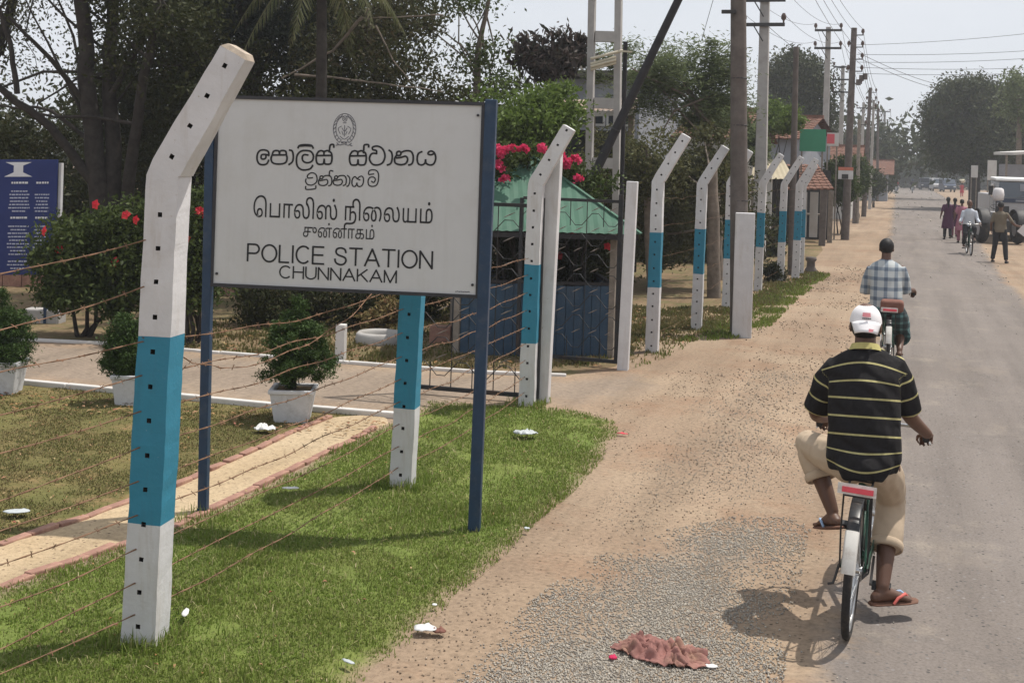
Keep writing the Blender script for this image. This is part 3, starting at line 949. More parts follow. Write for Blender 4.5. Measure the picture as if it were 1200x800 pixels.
def tamil(name, txt, x0, x1, ybase, cap, mt):
    cu = bpy.data.curves.new(name, 'FONT'); cu.body = txt; cu.resolution_u = 12
    tmp = bpy.data.objects.new(name, cu); C.objects.link(tmp)
    bpy.context.view_layer.update()
    me = bpy.data.meshes.new_from_object(tmp.evaluated_get(bpy.context.evaluated_depsgraph_get()))
    bpy.data.objects.remove(tmp)
    xs = [v.co.x for v in me.vertices]
    a, b = min(xs), max(xs)
    off = wloc(sgn)
    for v in me.vertices:
        X = x0 + (v.co.x - a) / (b - a) * (x1 - x0)
        Y = ybase - v.co.y * cap
        v.co = sp(X, Y, .002) - off
    me.materials.clear(); me.materials.append(mt)
    o = bpy.data.objects.new(name, me); C.objects.link(o); o.parent = sgn
    return o
tamil('tamil_headline', 'ெபாலிஸ் நிைலயம்', 46, 257, 142.5, 31, M['ink'])
tamil('tamil_place_name', 'சுன்னாகம்', 106, 190, 164, 21.5, M['ink'])
# sans capitals as strokes in a unit box (x to the right, y down, height 1)
LET = {
    'P': (.62, [[(0, 1), (0, 0)], [(0, 0), (.36, 0)], circ(.36, .27, .25, .27, -90, 90, 8), [(.36, .54), (0, .54)]]),
    'O': (.78, [circ(.39, .5, .39, .5, 0, 360, 20)]),
    'L': (.52, [[(0, 0), (0, 1)], [(0, 1), (.5, 1)]]),
    'I': (.06, [[(.03, 0), (.03, 1)]]),
    'C': (.72, [circ(.38, .5, .38, .5, -48, -312, 16)]),
    'E': (.60, [[(0, 0), (0, 1)], [(0, 0), (.58, 0)], [(0, .48), (.54, .48)], [(0, 1), (.6, 1)]]),
    'S': (.62, [[(.58, .27), (.53, .1), (.40, .02), (.25, .01), (.10, .08), (.05, .25), (.14, .40), (.32, .48), (.52, .56), (.60, .72), (.52, .92), (.33, 1.0), (.13, .94), (.03, .82), (.01, .68)]]),
    'T': (.66, [[(0, 0), (.66, 0)], [(.33, 0), (.33, 1)]]),
    'A': (.76, [[(0, 1), (.38, 0)], [(.38, 0), (.76, 1)], [(.14, .66), (.62, .66)]]),
    'N': (.64, [[(0, 1), (0, 0)], [(0, 0), (.64, 1)], [(.64, 1), (.64, 0)]]),
    'H': (.66, [[(0, 0), (0, 1)], [(.66, 0), (.66, 1)], [(0, .46), (.66, .46)]]),
    'U': (.66, [[(0, 0), (0, .60), (.06, .86), (.33, 1.0), (.60, .86), (.66, .60), (.66, 0)]]),
    'K': (.66, [[(0, 0), (0, 1)], [(.62, 0), (0, .62)], [(.22, .42), (.66, 1)]]),
    'M': (.76, [[(0, 1), (0, 0)], [(0, 0), (.38, 1)], [(.38, 1), (.76, 0)], [(.76, 0), (.76, 1)]]),
    ' ': (.26, []),
}
def capitals(name, txt, x0, x1, ytop, ybase, wpx, mt):
    gap = .165
    tot = sum(LET[c][0] + gap for c in txt) - gap
    sx, sy = (x1 - x0) / tot, ybase - ytop
    x = 0; pl = []
    for c in txt:
        if c == ' ': strokes(name, pl, wpx, mt, sgn, sub=3); pl = []
        for p in LET[c][1]:
            pl.append([(x0 + (x + a) * sx, ytop + b * sy) for a, b in p])
        x += LET[c][0] + gap
    return strokes(name, pl, wpx, mt, sgn, sub=3)
capitals('english_headline', 'POLICE STATION', 41, 258, 175.5, 195.5, 2.2, M['ink'])
capitals('english_place_name', 'CHUNNAKAM', 80, 217, 200, 214, 1.75, M['ink'])
# emblem: leaf-shaped wreath, crest at the top, winged figure, scroll below
em = []
em += [circ(151, 34, 13.2, 18, 118, 422, 26), circ(151, 33.5, 10.2, 14.6, 110, 430, 22)]
for k in range(9):
    a = R(110 + k * 17.0)
    for sgx in (1, -1):
        x, y = 151 + sgx * 11.7 * math.cos(a), 34 + 16.3 * math.sin(a) * -1
        em.append([(x - sgx * 1.2, y + 1.6), (x + sgx * 1.1, y - 1.2)])
em += [circ(151, 22, 2.6, 3.2, 0, 360, 10), [(149, 27), (153, 27)], circ(151, 22, 1.0, 1.3, 0, 360, 8)]
em += [[(146, 40), (143.5, 34), (147.5, 31)], [(156, 40), (158.5, 34), (154.5, 31)], [(148, 33), (151, 37), (154, 33)], [(151, 30), (151, 43)], [(146, 43), (151, 46.5), (156, 43)], [(148, 37), (149.5, 41)], [(154, 37), (152.5, 41)]]
strokes('emblem', em, 0.75, M['greyink'], sgn)
strokes('emblem_scroll', [[(142.5, 51), (146, 53.5), (151, 52.2), (156, 53.5), (159.5, 51)], [(147.5, 49.8), (154.5, 49.8)], [(148, 51), (150, 50.6)], [(152, 50.8), (154, 51.2)], [(141.5, 54), (145, 53)], [(160.5, 54), (157, 53)]], 1.0, M['greyink'], sgn)
mk = [[(286 + i * 2.1, 221.2 - .5 * (i % 2)), (287.3 + i * 2.1, 221.0)] for i in range(8)]
strokes('maker_mark', mk, 1.0, M['greyink'], sgn, sub=1)

# ------------------------------------------------------------------ blue notice board at the left edge
M['noticeblue'] = simple('notice_blue', (0.014, 0.027, 0.125), 0.5, 0.10, 5)
M['noticewhite'] = simple('notice_white_print', (0.62, 0.62, 0.64), 0.6, 0.05)
M['noticegrey'] = simple('notice_grey_print', (0.40, 0.42, 0.52), 0.6, 0.25, 40)
NB = 16.5
nb = thing('notice_board', 'dark blue notice board with white crest and print behind the big hibiscus shrub', 'notice board', (P(10, 300, NB).x, P(10, 300, NB).y, 0))
def np_(x, y, dz=0): return P(x, y, NB - dz)
a, b_, c_ = np_(-62, 322), np_(64, 322), np_(64, 187)
nu = (b_ - a); NW = nu.length; nu.normalize(); nv = UP; NH = c_.z - b_.z
nn = nu.cross(nv)
MN = Matrix((nu, nn, nv)).transposed()
bc = a + nu * NW / 2 + nv * NH / 2
bev(MB().box(bc, (NW, .03, NH), MN).build('panel', M['noticeblue'], nb), .004)
for uu in (.12, NW - .12, NW + .03):
    p = a + nu * uu - nn * .04
    MB().bar((p.x, p.y, -.1), (p.x, p.y, a.z + NH * (1.0 if uu > NW else .9)), .045).build('leg', M['postwhite'] if uu > NW else M['signblue'], nb)
def nq(x, y, lift=.0185):              # notice pixels (photo x,y at this board) -> world
    return a + nu * ((x + 62) / 126 * NW) + nv * (NH * (322 - y) / 135) + nn * lift
def nline(mb, x0, x1, y, h):
    mb.add([nq(x0, y - h / 2), nq(x1, y - h / 2), nq(x1, y + h / 2), nq(x0, y + h / 2)], [(0, 1, 2, 3)])
mb = MB()
mb.add([nq(3, 190), nq(34, 190), nq(24, 194), nq(24, 202), nq(35, 207), nq(2, 207), nq(13, 202), nq(13, 194)], [(0, 1, 2, 3, 4, 5, 6, 7)])
mb.build('crest', M['noticewhite'], nb)
rn = random.Random(3)
pr, pg = MB(), MB()
rows = [214] + [224 + 3.9 * i for i in range(7)] + [255] + [265 + 4.1 * i for i in range(13)]
for cx, wv in ((-36, 26), (20.5, 26), (47, 19)):
    for j, y in enumerate(rows):
        big = y in (214, 255)
        if rn.random() < .08 and not big: continue
        w_ = wv * (rn.uniform(.62, 1.0) if not big else .75)
        x = cx - w_ / 2
        while x < cx + w_ / 2:                              # word-like dashes
            L = rn.uniform(1.6, 4.5)
            nline(pr if big else pg, x, min(x + L, cx + w_ / 2), y + rn.uniform(-.1, .1), 2.2 if big else 1.5)
            x += L + rn.uniform(.5, .9)
pr.build('print_headings', M['noticewhite'], nb)
pg.build('print_lines', M['noticegrey'], nb)

# ------------------------------------------------------------------ grass, gravel, litter of leaves
def sample_poly(poly, n, power=1.4):
    B = np.array([(p[0], p[1]) for p in poly])
    lo, hi = B.min(0), B.max(0)
    lo[1] = max(lo[1], 1.5); lo[0] = max(lo[0], -9)
    out = []
    got = 0
    while got < n:
        q = rng.uniform(lo, hi, (60000, 2))
        q = q[inpoly(q, B)]
        d = np.maximum(2.5, np.hypot(q[:, 0], q[:, 1]))
        q = q[rng.random(len(q)) < (2.5 / d) ** power]
        out.append(q); got += len(q)
    return np.concatenate(out)[:n]

def edge_dist(q, poly):
    B = np.array([(p[0], p[1]) for p in poly]); a, b = B, np.roll(B, -1, 0)
    d = b - a; L2 = (d * d).sum(1) + 1e-12
    out = np.empty(len(q))
    for i in range(0, len(q), 4000):
        p = q[i:i + 4000, None, :]
        t = np.clip(((p - a[None]) * d[None]).sum(2) / L2[None], 0, 1)
        out[i:i + 4000] = np.sqrt((((a[None] + t[..., None] * d[None]) - p) ** 2).sum(2)).min(1)
    return out

def vnoise(q, s, off=0.0):
    return np.array([pnoise(Vector((x * s + off, y * s, off * 1.7))) for x, y in q])

def grass(name, poly, n, h, w, mat_, z0=0.008, bare=None, lean=0.6, edge=0.25):
    q = sample_poly(poly, n)
    keep = np.ones(len(q), bool)
    nzv = vnoise(q, 1.6, 3.0) + 0.6 * vnoise(q, 5.0, 9.0)
    if bare is not None: keep &= (nzv > bare) | (rng.random(len(q)) < 0.25)
    ed = edge_dist(q, poly)
    keep &= rng.random(len(q)) < np.clip(ed / edge + 0.12 + 0.5 * nzv, 0.05, 1)
    q, nzv = q[keep], nzv[keep]
    m = len(q)
    a = rng.uniform(0, 2 * np.pi, m)
    hh = h * rng.uniform(0.45, 1.25, m) * (1 + 0.35 * nzv)
    ww = w * rng.uniform(0.6, 1.3, m) * np.maximum(1, np.hypot(q[:, 0], q[:, 1]) / 8)
    ld = rng.uniform(0, 2 * np.pi, m); la = lean * rng.random(m)
    base = np.stack([q[:, 0], q[:, 1], np.full(m, z0 - 0.004)], 1)
    side = np.stack([np.cos(a), np.sin(a), np.zeros(m)], 1) * ww[:, None] / 2
    ln = np.stack([np.cos(ld), np.sin(ld), np.zeros(m)], 1)
    mid = base + ln * (la * hh * 0.28)[:, None] + np.array([0, 0, 1]) * (hh * 0.55)[:, None]
    tip = base + ln * (la * hh * 0.95)[:, None] + np.array([0, 0, 1]) * (hh * np.maximum(.25, 1 - 0.6 * la))[:, None]
    V = np.stack([base - side, base + side, mid - side * .75, mid + side * .75, tip], 1).reshape(-1, 3)
    i = np.arange(m)[:, None] * 5
    F = np.concatenate([i + np.array([[0, 1, 3]]), i + np.array([[0, 3, 2]]), i + np.array([[2, 3, 4]])], 0)
    o = np_mesh(name, V, F, mat_)
    o['kind'] = 'stuff'
    return o

M['grass'] = leafmat('green_grass', [(0.11, 0.165, 0.026), (0.145, 0.21, 0.036), (0.175, 0.235, 0.045), (0.13, 0.19, 0.03), (0.27, 0.255, 0.11), (0.155, 0.215, 0.036)], 0.3, patch=(1.1, (.20, .205, .065), .4))
M['lawngrass'] = leafmat('dull_grass', [(0.088, 0.109, 0.030), (0.126, 0.130, 0.042), (0.160, 0.139, 0.059), (0.097, 0.122, 0.030), (0.218, 0.151, 0.084), (0.105, 0.126, 0.034)], 0.3, patch=(.9, (0.185, 0.139, 0.071), .6))
M['straw'] = leafmat('dry_straw', [(.36, .31, .16), (.44, .38, .22), (.28, .24, .11)], .2)
grass('verge_grass', verge_poly, 230000, .027, .0058, M['grass'], bare=-.42, lean=1.3, edge=.2)
grass('verge_tufts', verge_poly, 60000, .055, .006, M['grass'], bare=.42, lean=1.0, edge=.25)
grass('dry_stalks', verge_poly, 2600, .06, .0045, M['straw'], lean=1.6, edge=.05)
for b_, n_ in ((G(170, 752), 700), (G(472, 569), 500), (G(556, 606), 250), (G(238, 611), 200), (G(618, 475), 350)):   # longer grass the mower misses
    grass('post_grass', [b_ + Vector((x, y, 0)) for x, y in ((-.2, -.2), (.2, -.2), (.2, .2), (-.2, .2))], n_, .085, .006, M['grass'], lean=.9, edge=.05)
grass('lawn_grass', lawn_poly, 90000, .022, .006, M['lawngrass'], bare=-0.12, lean=1.3)
grass('roadside_grass', dry_poly, 26000, .07, .009, M['lawngrass'], z0=.011, bare=0.0, edge=.6)
side_poly = gp((740, 434), (770, 426), (815, 402), (862, 398), (905, 382), (935, 352), (975, 322), (955, 320), (932, 328), (888, 343), (851, 364), (816, 389), (764, 416))
grass('kerbside_grass', side_poly, 22000, .06, .008, M['grass'], z0=.011, bare=-.05, edge=.5)
garden_near = gp((120, 403), (330, 419), (560, 436), (700, 431), (760, 410), (850, 362), (600, 355), (300, 350), (60, 350), (-100, 380))
grass('garden_grass', garden_near, 40000, .06, .011, M['lawngrass'], z0=.007, bare=.12)

def stones(name, q, r0, r1, mat_, z0):
    """low facetted stones: a squashed, uneven octahedron each"""
    m = len(q)
    r = rng.uniform(r0, r1, m) * np.maximum(1, np.hypot(q[:, 0], q[:, 1]) / 9)
    dirs = np.array([(1, 0, 0), (0, 1, 0), (-1, 0, 0), (0, -1, 0), (0, 0, .95), (0, 0, -.5)], float)
    a = rng.uniform(0, 2 * np.pi, m)
    ca, sa = np.cos(a), np.sin(a)
    V = dirs[None] * rng.uniform(0.55, 1.25, (m, 6, 1)) * r[:, None, None]
    x = V[..., 0] * ca[:, None] - V[..., 1] * sa[:, None]; y = V[..., 0] * sa[:, None] + V[..., 1] * ca[:, None]
    V = np.stack([x + q[:, None, 0], y + q[:, None, 1], V[..., 2] + z0 + 0.15 * r[:, None]], 2).reshape(-1, 3)
    f = np.array([(0, 1, 4), (1, 2, 4), (2, 3, 4), (3, 0, 4), (1, 0, 5), (2, 1, 5), (3, 2, 5), (0, 3, 5)])
    F = (np.arange(m)[:, None, None] * 6 + f[None]).reshape(-1, 3)
    o = np_mesh(name, V, F, mat_)
    o['kind'] = 'stuff'
    return o

def stonemat(name, cols):
    m = leafmat(name, cols, 0.0, 0.9)
    return m
M['gravel'] = stonemat('gravel_stones', [(0.21, 0.195, 0.175), (0.29, 0.265, 0.23), (0.36, 0.325, 0.27), (0.26, 0.24, 0.215), (0.33, 0.29, 0.24), (0.46, 0.42, 0.36), (0.17, 0.155, 0.145)])
M['pebble'] = stonemat('roadside_pebbles', [(0.20, 0.145, 0.11), (0.25, 0.19, 0.14), (0.32, 0.25, 0.18), (0.23, 0.17, 0.125), (0.40, 0.33, 0.26), (0.14, 0.11, 0.09)])
q = sample_poly(gravel_poly, 60000, 1.3)
ed = edge_dist(q, gravel_poly)
q = q[rng.random(len(q)) < np.clip(ed / .55 + vnoise(q, 1.8, 2.0) * .8, 0.03, 1)]
stones('gravel', q, .003, .009, M['gravel'], .006)
shoulder_poly = gp((430, 800), (470, 765), (545, 690), (632, 612), (726, 508), (690, 484), (760, 445), (850, 415), (930, 350), (985, 310), (1030, 320), (1016, 420), (984, 580), (952, 690), (922, 800), (900, 880), (420, 900))
q = sample_poly(shoulder_poly, 9000, 1.2)
nv_ = vnoise(q, .9, 6.0)
q = q[rng.random(len(q)) < np.clip(.35 + nv_ * 1.6, .04, 1)]
stones('pebbles', q, .002, .008, M['pebble'], .003)
mid_poly = gp((705, 648), (780, 622), (860, 606), (960, 590), (985, 520), (960, 440), (860, 430), (780, 500), (700, 590))
q = sample_poly(mid_poly, 5000, 1.2)
q = q[rng.random(len(q)) < np.clip(edge_dist(q, mid_poly) / .8, .05, .8)]
hlf = rng.random(len(q)) < .55
stones('road_chippings', q[hlf], .002, .0075, M['gravel'], .003)
stones('road_chippings', q[~hlf], .002, .0095, M['pebble'], .003)
q = sample_poly(mid_poly, 14000, 1.2)
q = q[rng.random(len(q)) < np.clip(edge_dist(q, mid_poly) / .9 + vnoise(q, 1.3, 4.0), .03, .8)]
stones('fine_gravel', q, .0015, .005, M['gravel'], .002)
q = sample_poly(road_poly, 2500, 1.2); ed = edge_dist(q, road_poly)
q = q[(ed < .5) | (rng.random(len(q)) < .12)]
stones('loose_grit', q, .003, .008, M['gravel'], .015)

M['dryleaf'] = leafmat('fallen_leaves', [(0.24, 0.12, 0.05), (0.33, 0.20, 0.09), (0.16, 0.09, 0.05), (0.40, 0.30, 0.16), (0.30, 0.08, 0.07)], 0.1)
def litter_leaves(name, poly, n, s, z, pw=1.2):
    q = sample_poly(poly, n, pw)
    m = len(q)
    a = rng.uniform(0, 2 * np.pi, m); L = s * rng.uniform(.5, 1.3, m)
    u = np.stack([np.cos(a), np.sin(a), rng.uniform(-.3, .3, m)], 1) * L[:, None]
    v = np.stack([-np.sin(a), np.cos(a), rng.uniform(-.3, .3, m)], 1) * (L * .45)[:, None]
    c = np.stack([q[:, 0], q[:, 1], np.full(m, z)], 1)
    V = np.stack([c - u, c + v + [0, 0, .006], c + u, c - v + [0, 0, .006]], 1).reshape(-1, 3)
    F = np.arange(m * 4).reshape(-1, 4)
    np_mesh(name, V, F, M['dryleaf'])['kind'] = 'stuff'
litter_leaves('fallen_leaves', lawn_poly, 600, .017, .024)
litter_leaves('verge_leaves', verge_poly, 200, .013, .028)
litter_leaves('kerb_leaves', gp((-60, 452), (160, 472), (330, 488), (455, 498), (440, 520), (300, 505), (120, 490), (-60, 480)), 420, .026, .03)
litter_leaves('garden_leaves', garden_near, 700, .035, .03)
litter_leaves('roadside_leaves', dry_poly, 160, .03, .04)

# ------------------------------------------------------------------ leaves, trees, shrubs
def leaf_cloud(blobs, n, size, clump=.35, nclump=60, flat=0.0, aspect=.45, droop=0.0, shell=.45):
    """leaf quads gathered in clumps spread through ellipsoids; returns (V, F, clump centres)"""
    ws = np.array([b[1][0] * b[1][1] * b[1][2] for b in blobs]) ** .7
    ws /= ws.sum()
    Vs, cl_all = [], []
    for (c, r, *_), w in zip(blobs, ws):
        c = np.array(c); r = np.array(r)
        k = max(4, int(nclump * w)); m = int(n * w)
        d = rng.normal(size=(k, 3)); d /= np.linalg.norm(d, axis=1)[:, None]
        cc = c + d * r * (rng.random((k, 1)) ** shell)
        cl_all.append(cc)
        cw = rng.uniform(.4, 1.6, k); cw /= cw.sum()
        idx = rng.choice(k, m, p=cw)
        cs = clump * rng.uniform(.55, 1.35, k) * float(np.mean(r)) ** .3
        off = rng.normal(size=(m, 3)) * [1, 1, .75]
        p = cc[idx] + off * cs[idx][:, None] * .62
        u = rng.normal(size=(m, 3)); u[:, 2] = u[:, 2] * (1 - flat) - droop; u /= np.linalg.norm(u, axis=1)[:, None]
        v = rng.normal(size=(m, 3)); v[:, 2] *= (1 - flat)
        v -= u * (u * v).sum(1)[:, None]; v /= np.linalg.norm(v, axis=1)[:, None] + 1e-9
        L = size * rng.uniform(.6, 1.35, m)
        u *= L[:, None] / 2; v *= (L * aspect / 2)[:, None]
        nn_ = np.cross(u, v); nn_ /= np.linalg.norm(nn_, axis=1)[:, None] + 1e-12
        fold = nn_ * (L * .08)[:, None]
        Vs.append(np.stack([p - u, p + v - u * .1 + fold, p + u, p - v - u * .1 + fold], 1).reshape(-1, 3))
    V = np.concatenate(Vs)
    F = np.arange(len(V)).reshape(-1, 4)
    return V, F, np.concatenate(cl_all)

def foliage(name, blobs, n, size, mat_, parent=None, **kw):
    V, F, cc = leaf_cloud(blobs, n, size, **kw)
    V[:, 2] = np.maximum(V[:, 2], 0.02)
    o = np_mesh(name, V, F, mat_, parent)
    o['kind'] = 'stuff'
    return o, cc

def bend_pts(a, b, k=6, amp=.12, seed=0):
    a, b = Vector(a), Vector(b)
    L = (b - a).length
    out = []
    for i in range(k + 1):
        t = i / k
        p = a.lerp(b, t)
        w = math.sin(t * math.pi) ** .7 if 0 < t < 1 else 0
        p += Vector((pnoise(Vector((t * 2.3, seed, 0))), pnoise(Vector((t * 2.3, seed, 5))), pnoise(Vector((t * 2.3, seed, 9))))) * amp * L * w
        out.append(p)
    return out

def tree(label, base, stems, blobs, n, size, leaf, bark, group=None, nb=8, br=.035, name='tree', cat='tree', limbs=(), **kw):
    """stems: list of (points, r0, r1); branches run from the stems to clumps of the crown"""
    t = thing(name, label, cat, base, group)
    for k, (pts, r0, r1) in enumerate(stems):
        pts = [Vector(p) for p in pts]
        q = []
        for a, b in zip(pts[:-1], pts[1:]): q += bend_pts(a, b, 5, .04, hash((k, round(a.x, 2))) % 97)[:-1]
        q.append(pts[-1])
        rs = [r0 + (r1 - r0) * i / (len(q) - 1) for i in range(len(q))]
        MB().tube(q, rs, 9).build('trunk' if k == 0 else 'stem', bark, t)
    for pts, r0, r1 in limbs:
        q = []
        for i_, (a, b) in enumerate(zip(pts[:-1], pts[1:])): q += bend_pts(a, b, 5, .05, i_ + len(pts) + int(Vector(a).x * 13))[:-1]
        q.append(Vector(pts[-1]))
        MB().tube(q, [r0 + (r1 - r0) * i / (len(q) - 1) for i in range(len(q))], 7).build('branch', bark, t)
    o, cc = foliage('crown', blobs, n, size, leaf, t, **kw)
    if nb:
        for i in range(nb):
            c = Vector(cc[rng.integers(len(cc))])
            pts, r0, r1 = stems[i % len(stems)]
            f = rng.uniform(.5, 1.0)
            L = len(pts) - 1
            j = min(int(f * L), L - 1); a = Vector(pts[j]).lerp(Vector(pts[j + 1]), f * L - j)
            q = bend_pts(a, c, 6, .12, i + 3)
            r = min(br, (r0 + r1) * .35)
            MB().tube(q, [r * (1 - .85 * k / 6) for k in range(7)], 6).build('branch', bark, t)
    return t

M['bark'] = simple('dark_bark', (0.036, 0.030, 0.026), 0.95, 0.35, 9, bmp=0.6, dirt=(0.065, 0.056, 0.048), dirt_amt=.6)
M['palebark'] = simple('pale_bark', (0.16, 0.13, 0.105), 0.95, 0.3, 9, bmp=0.5)
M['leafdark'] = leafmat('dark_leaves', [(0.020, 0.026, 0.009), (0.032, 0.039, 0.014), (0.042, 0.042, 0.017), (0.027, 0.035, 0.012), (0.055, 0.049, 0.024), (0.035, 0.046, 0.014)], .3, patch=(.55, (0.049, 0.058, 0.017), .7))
M['leafbrown'] = leafmat('brownish_leaves', [(0.041, 0.038, 0.018), (0.059, 0.049, 0.026), (0.040, 0.046, 0.017), (0.073, 0.056, 0.033), (0.053, 0.065, 0.020)], .3, patch=(.6, (0.056, 0.073, 0.020), .7))
M['leafmid'] = leafmat('mid_green_leaves', [(0.040, 0.060, 0.016), (0.060, 0.084, 0.022), (0.080, 0.104, 0.030), (0.048, 0.068, 0.018), (0.036, 0.052, 0.016)], .3)
M['leafbright'] = leafmat('fresh_green_leaves', [(0.08, 0.125, 0.022), (0.11, 0.165, 0.034), (0.14, 0.19, 0.05), (0.07, 0.11, 0.022)], .35)
M['leafolive'] = leafmat('olive_leaves', [(0.075, 0.078, 0.030), (0.105, 0.105, 0.042), (0.06, 0.066, 0.026), (0.13, 0.12, 0.055), (0.09, 0.105, 0.036)], .3, patch=(.5, (.05, .05, .024), .8))
M['leaffeather'] = leafmat('feathery_leaves', [(0.095, 0.125, 0.05), (0.13, 0.165, 0.075), (0.16, 0.19, 0.09), (0.085, 0.105, 0.045)], .4)
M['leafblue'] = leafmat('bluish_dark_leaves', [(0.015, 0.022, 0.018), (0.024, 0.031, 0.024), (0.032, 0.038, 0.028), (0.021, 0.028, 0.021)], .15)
M['leaffar'] = leafmat('far_tree_leaves', [(0.036, 0.048, 0.018), (0.052, 0.063, 0.027), (0.065, 0.076, 0.034), (0.077, 0.079, 0.041)], .2)
M['thuja'] = leafmat('thuja_sprays', [(0.030, 0.056, 0.014), (0.045, 0.080, 0.020), (0.060, 0.10, 0.028), (0.038, 0.066, 0.016)], .15)
M['petal'] = leafmat('red_petals', [(0.62, 0.03, 0.05), (0.72, 0.06, 0.07), (0.55, 0.02, 0.05)], .3)
M['pink'] = leafmat('pink_bracts', [(0.66, 0.04, 0.14), (0.75, 0.08, 0.20), (0.58, 0.03, 0.10), (0.80, 0.14, 0.28)], .3)

def ell(px, py, D, rx, ry, rdep=None):
    """crown ellipsoid centred where the crown stands; radii given as seen"""
    c = P(px, py, D); s = D / FPX
    return (c, (rx * s, (rdep if rdep else (rx + ry) / 2 * s), ry * s))
def at(px, py, D):
    return P(px, py, D)
def foot(px, D):
    p = P(px, 300, D); return Vector((p.x, p.y, 0))

GL = 'trees of the station garden'
# many-stemmed tree at the left, thin at its outer twigs
tree('tall dark many-stemmed tree behind the notice board, thin twigs against the sky', foot(128, 19),
     [([foot(128, 19), at(118, 240, 19), at(100, 90, 19), at(96, -60, 19)], .20, .09),
      ([foot(133, 19.1), at(132, 200, 19.1), at(128, 60, 19.2), at(136, -90, 19.3)], .16, .07),
      ([foot(140, 19.2), at(150, 220, 19), at(168, 90, 18.6), at(200, -60, 18.3)], .12, .05)],
     [ell(60, -70, 19, 130, 60), ell(175, 20, 19, 95, 80), ell(240, 90, 19.5, 80, 70), ell(20, 165, 20, 70, 34), ell(-80, 90, 19.5, 60, 50)], 26000, .085, M['leafdark'], M['bark'], GL, 14, .03, clump=.30, nclump=260,
     limbs=[([at(110, 215, 19), at(60, 150, 18.8), at(-10, 95, 18.5)], .085, .05), ([at(100, 120, 19), at(60, 70, 18.6), at(10, 20, 18.2)], .05, .022), ([at(20, 110, 18.6), at(12, 50, 18.6), at(-8, -10, 18.6)], .045, .03),
            ([at(112, 170, 19), at(60, 130, 19.3), at(20, 120, 19.6)], .04, .015), ([at(130, 110, 19), at(160, 60, 19), at(175, -20, 19)], .05, .02)])
# thin outer twigs, upper left
tree('sparse dry-leaved tree whose twigs break up the sky at the upper left corner', foot(-60, 21),
     [([foot(-60, 21), at(-40, 160, 21), at(10, 20, 21), at(40, -80, 21)], .15, .05)],
     [ell(30, 20, 21, 75, 70), ell(70, -40, 21.5, 90, 50), ell(-30, 60, 21, 50, 60)], 4200, .075, M['leafbrown'], M['bark'], GL, 16, .022, clump=.38, nclump=130)
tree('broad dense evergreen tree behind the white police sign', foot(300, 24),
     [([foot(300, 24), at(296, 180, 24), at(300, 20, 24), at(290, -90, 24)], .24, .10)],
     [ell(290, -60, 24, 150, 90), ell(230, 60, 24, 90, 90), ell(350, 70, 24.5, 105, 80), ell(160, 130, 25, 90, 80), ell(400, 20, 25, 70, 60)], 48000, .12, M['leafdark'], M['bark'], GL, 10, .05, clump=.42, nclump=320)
tree('dark bluish needle-leaved tree overhanging the top of the police sign', foot(285, 20.5),
     [([foot(285, 20.5), at(290, 120, 20.5), at(285, -60, 20.5)], .14, .06)],
     [ell(280, 20, 20.5, 75, 38), ell(340, 45, 20.5, 60, 35), ell(230, -20, 20.5, 60, 40), ell(320, -40, 20.3, 80, 50)], 15000, .10, M['leafblue'], M['bark'], GL, 8, .03, clump=.30, nclump=120, aspect=.25, droop=.4)
tree('brownish arching tree with bare pale twigs above the top edge of the sign', foot(470, 20),
     [([foot(470, 20), at(460, 200, 20), at(440, 90, 20), at(430, 10, 20)], .11, .04)],
     [ell(430, 70, 20, 80, 60), ell(500, 135, 20, 60, 45), ell(470, 15, 20.5, 50, 30), ell(395, 130, 19.8, 80, 50)], 21000, .085, M['leafbrown'], M['palebark'], GL, 10, .025, clump=.36, nclump=230,
     limbs=[([at(345, 88, 18.8), at(400, 92, 18.8), at(450, 98, 18.8), at(520, 108, 18.8)], .022, .008), ([at(440, 30, 18.9), at(460, 70, 18.9), at(480, 95, 18.9)], .016, .008), ([at(425, 20, 19), at(390, 60, 19), at(330, 92, 19)], .03, .012), ([at(520, 18, 19), at(470, 20, 19), at(430, 22, 19)], .014, .007)])
tree('thin-leaved tree between the police sign and the pavilion, light gaps in its top', foot(560, 22),
     [([foot(560, 22), at(556, 150, 22), at(560, 60, 22), at(575, -10, 22)], .10, .03)],
     [ell(565, 75, 22, 42, 30), ell(535, 5, 22, 55, 22), ell(590, 120, 22, 36, 40), ell(500, -20, 22.5, 80, 30)], 4600, .09, M['leafmid'], M['palebark'], GL, 12, .02, clump=.34, nclump=120)
tree('bright green round bush-tree behind the green pavilion roof', foot(618, 19),
     [([foot(618, 19), at(615, 220, 19), at(612, 150, 19)], .09, .05)],
     [ell(605, 150, 19, 52, 55), ell(640, 130, 19.3, 38, 40), ell(590, 215, 19, 40, 40)], 15000, .085, M['leafbright'], M['bark'], GL, 6, .03, clump=.24, nclump=120)
tree('dusky brown shrub-tree with hanging leaves rising beside the lattice pole', foot(642, 24),
     [([foot(642, 24), at(645, 150, 24), at(648, 80, 24)], .07, .03)],
     [ell(630, 75, 24, 18, 32), ell(655, 70, 24, 22, 30), ell(672, 55, 24, 14, 22), ell(612, 65, 24, 9, 16)], 3600, .17, leafmat('dusky_leaves', [(.05, .04, .035), (.075, .055, .05), (.04, .045, .03)], .2), M['bark'], GL, 6, .02, clump=.26, nclump=40, aspect=.35, droop=.9)
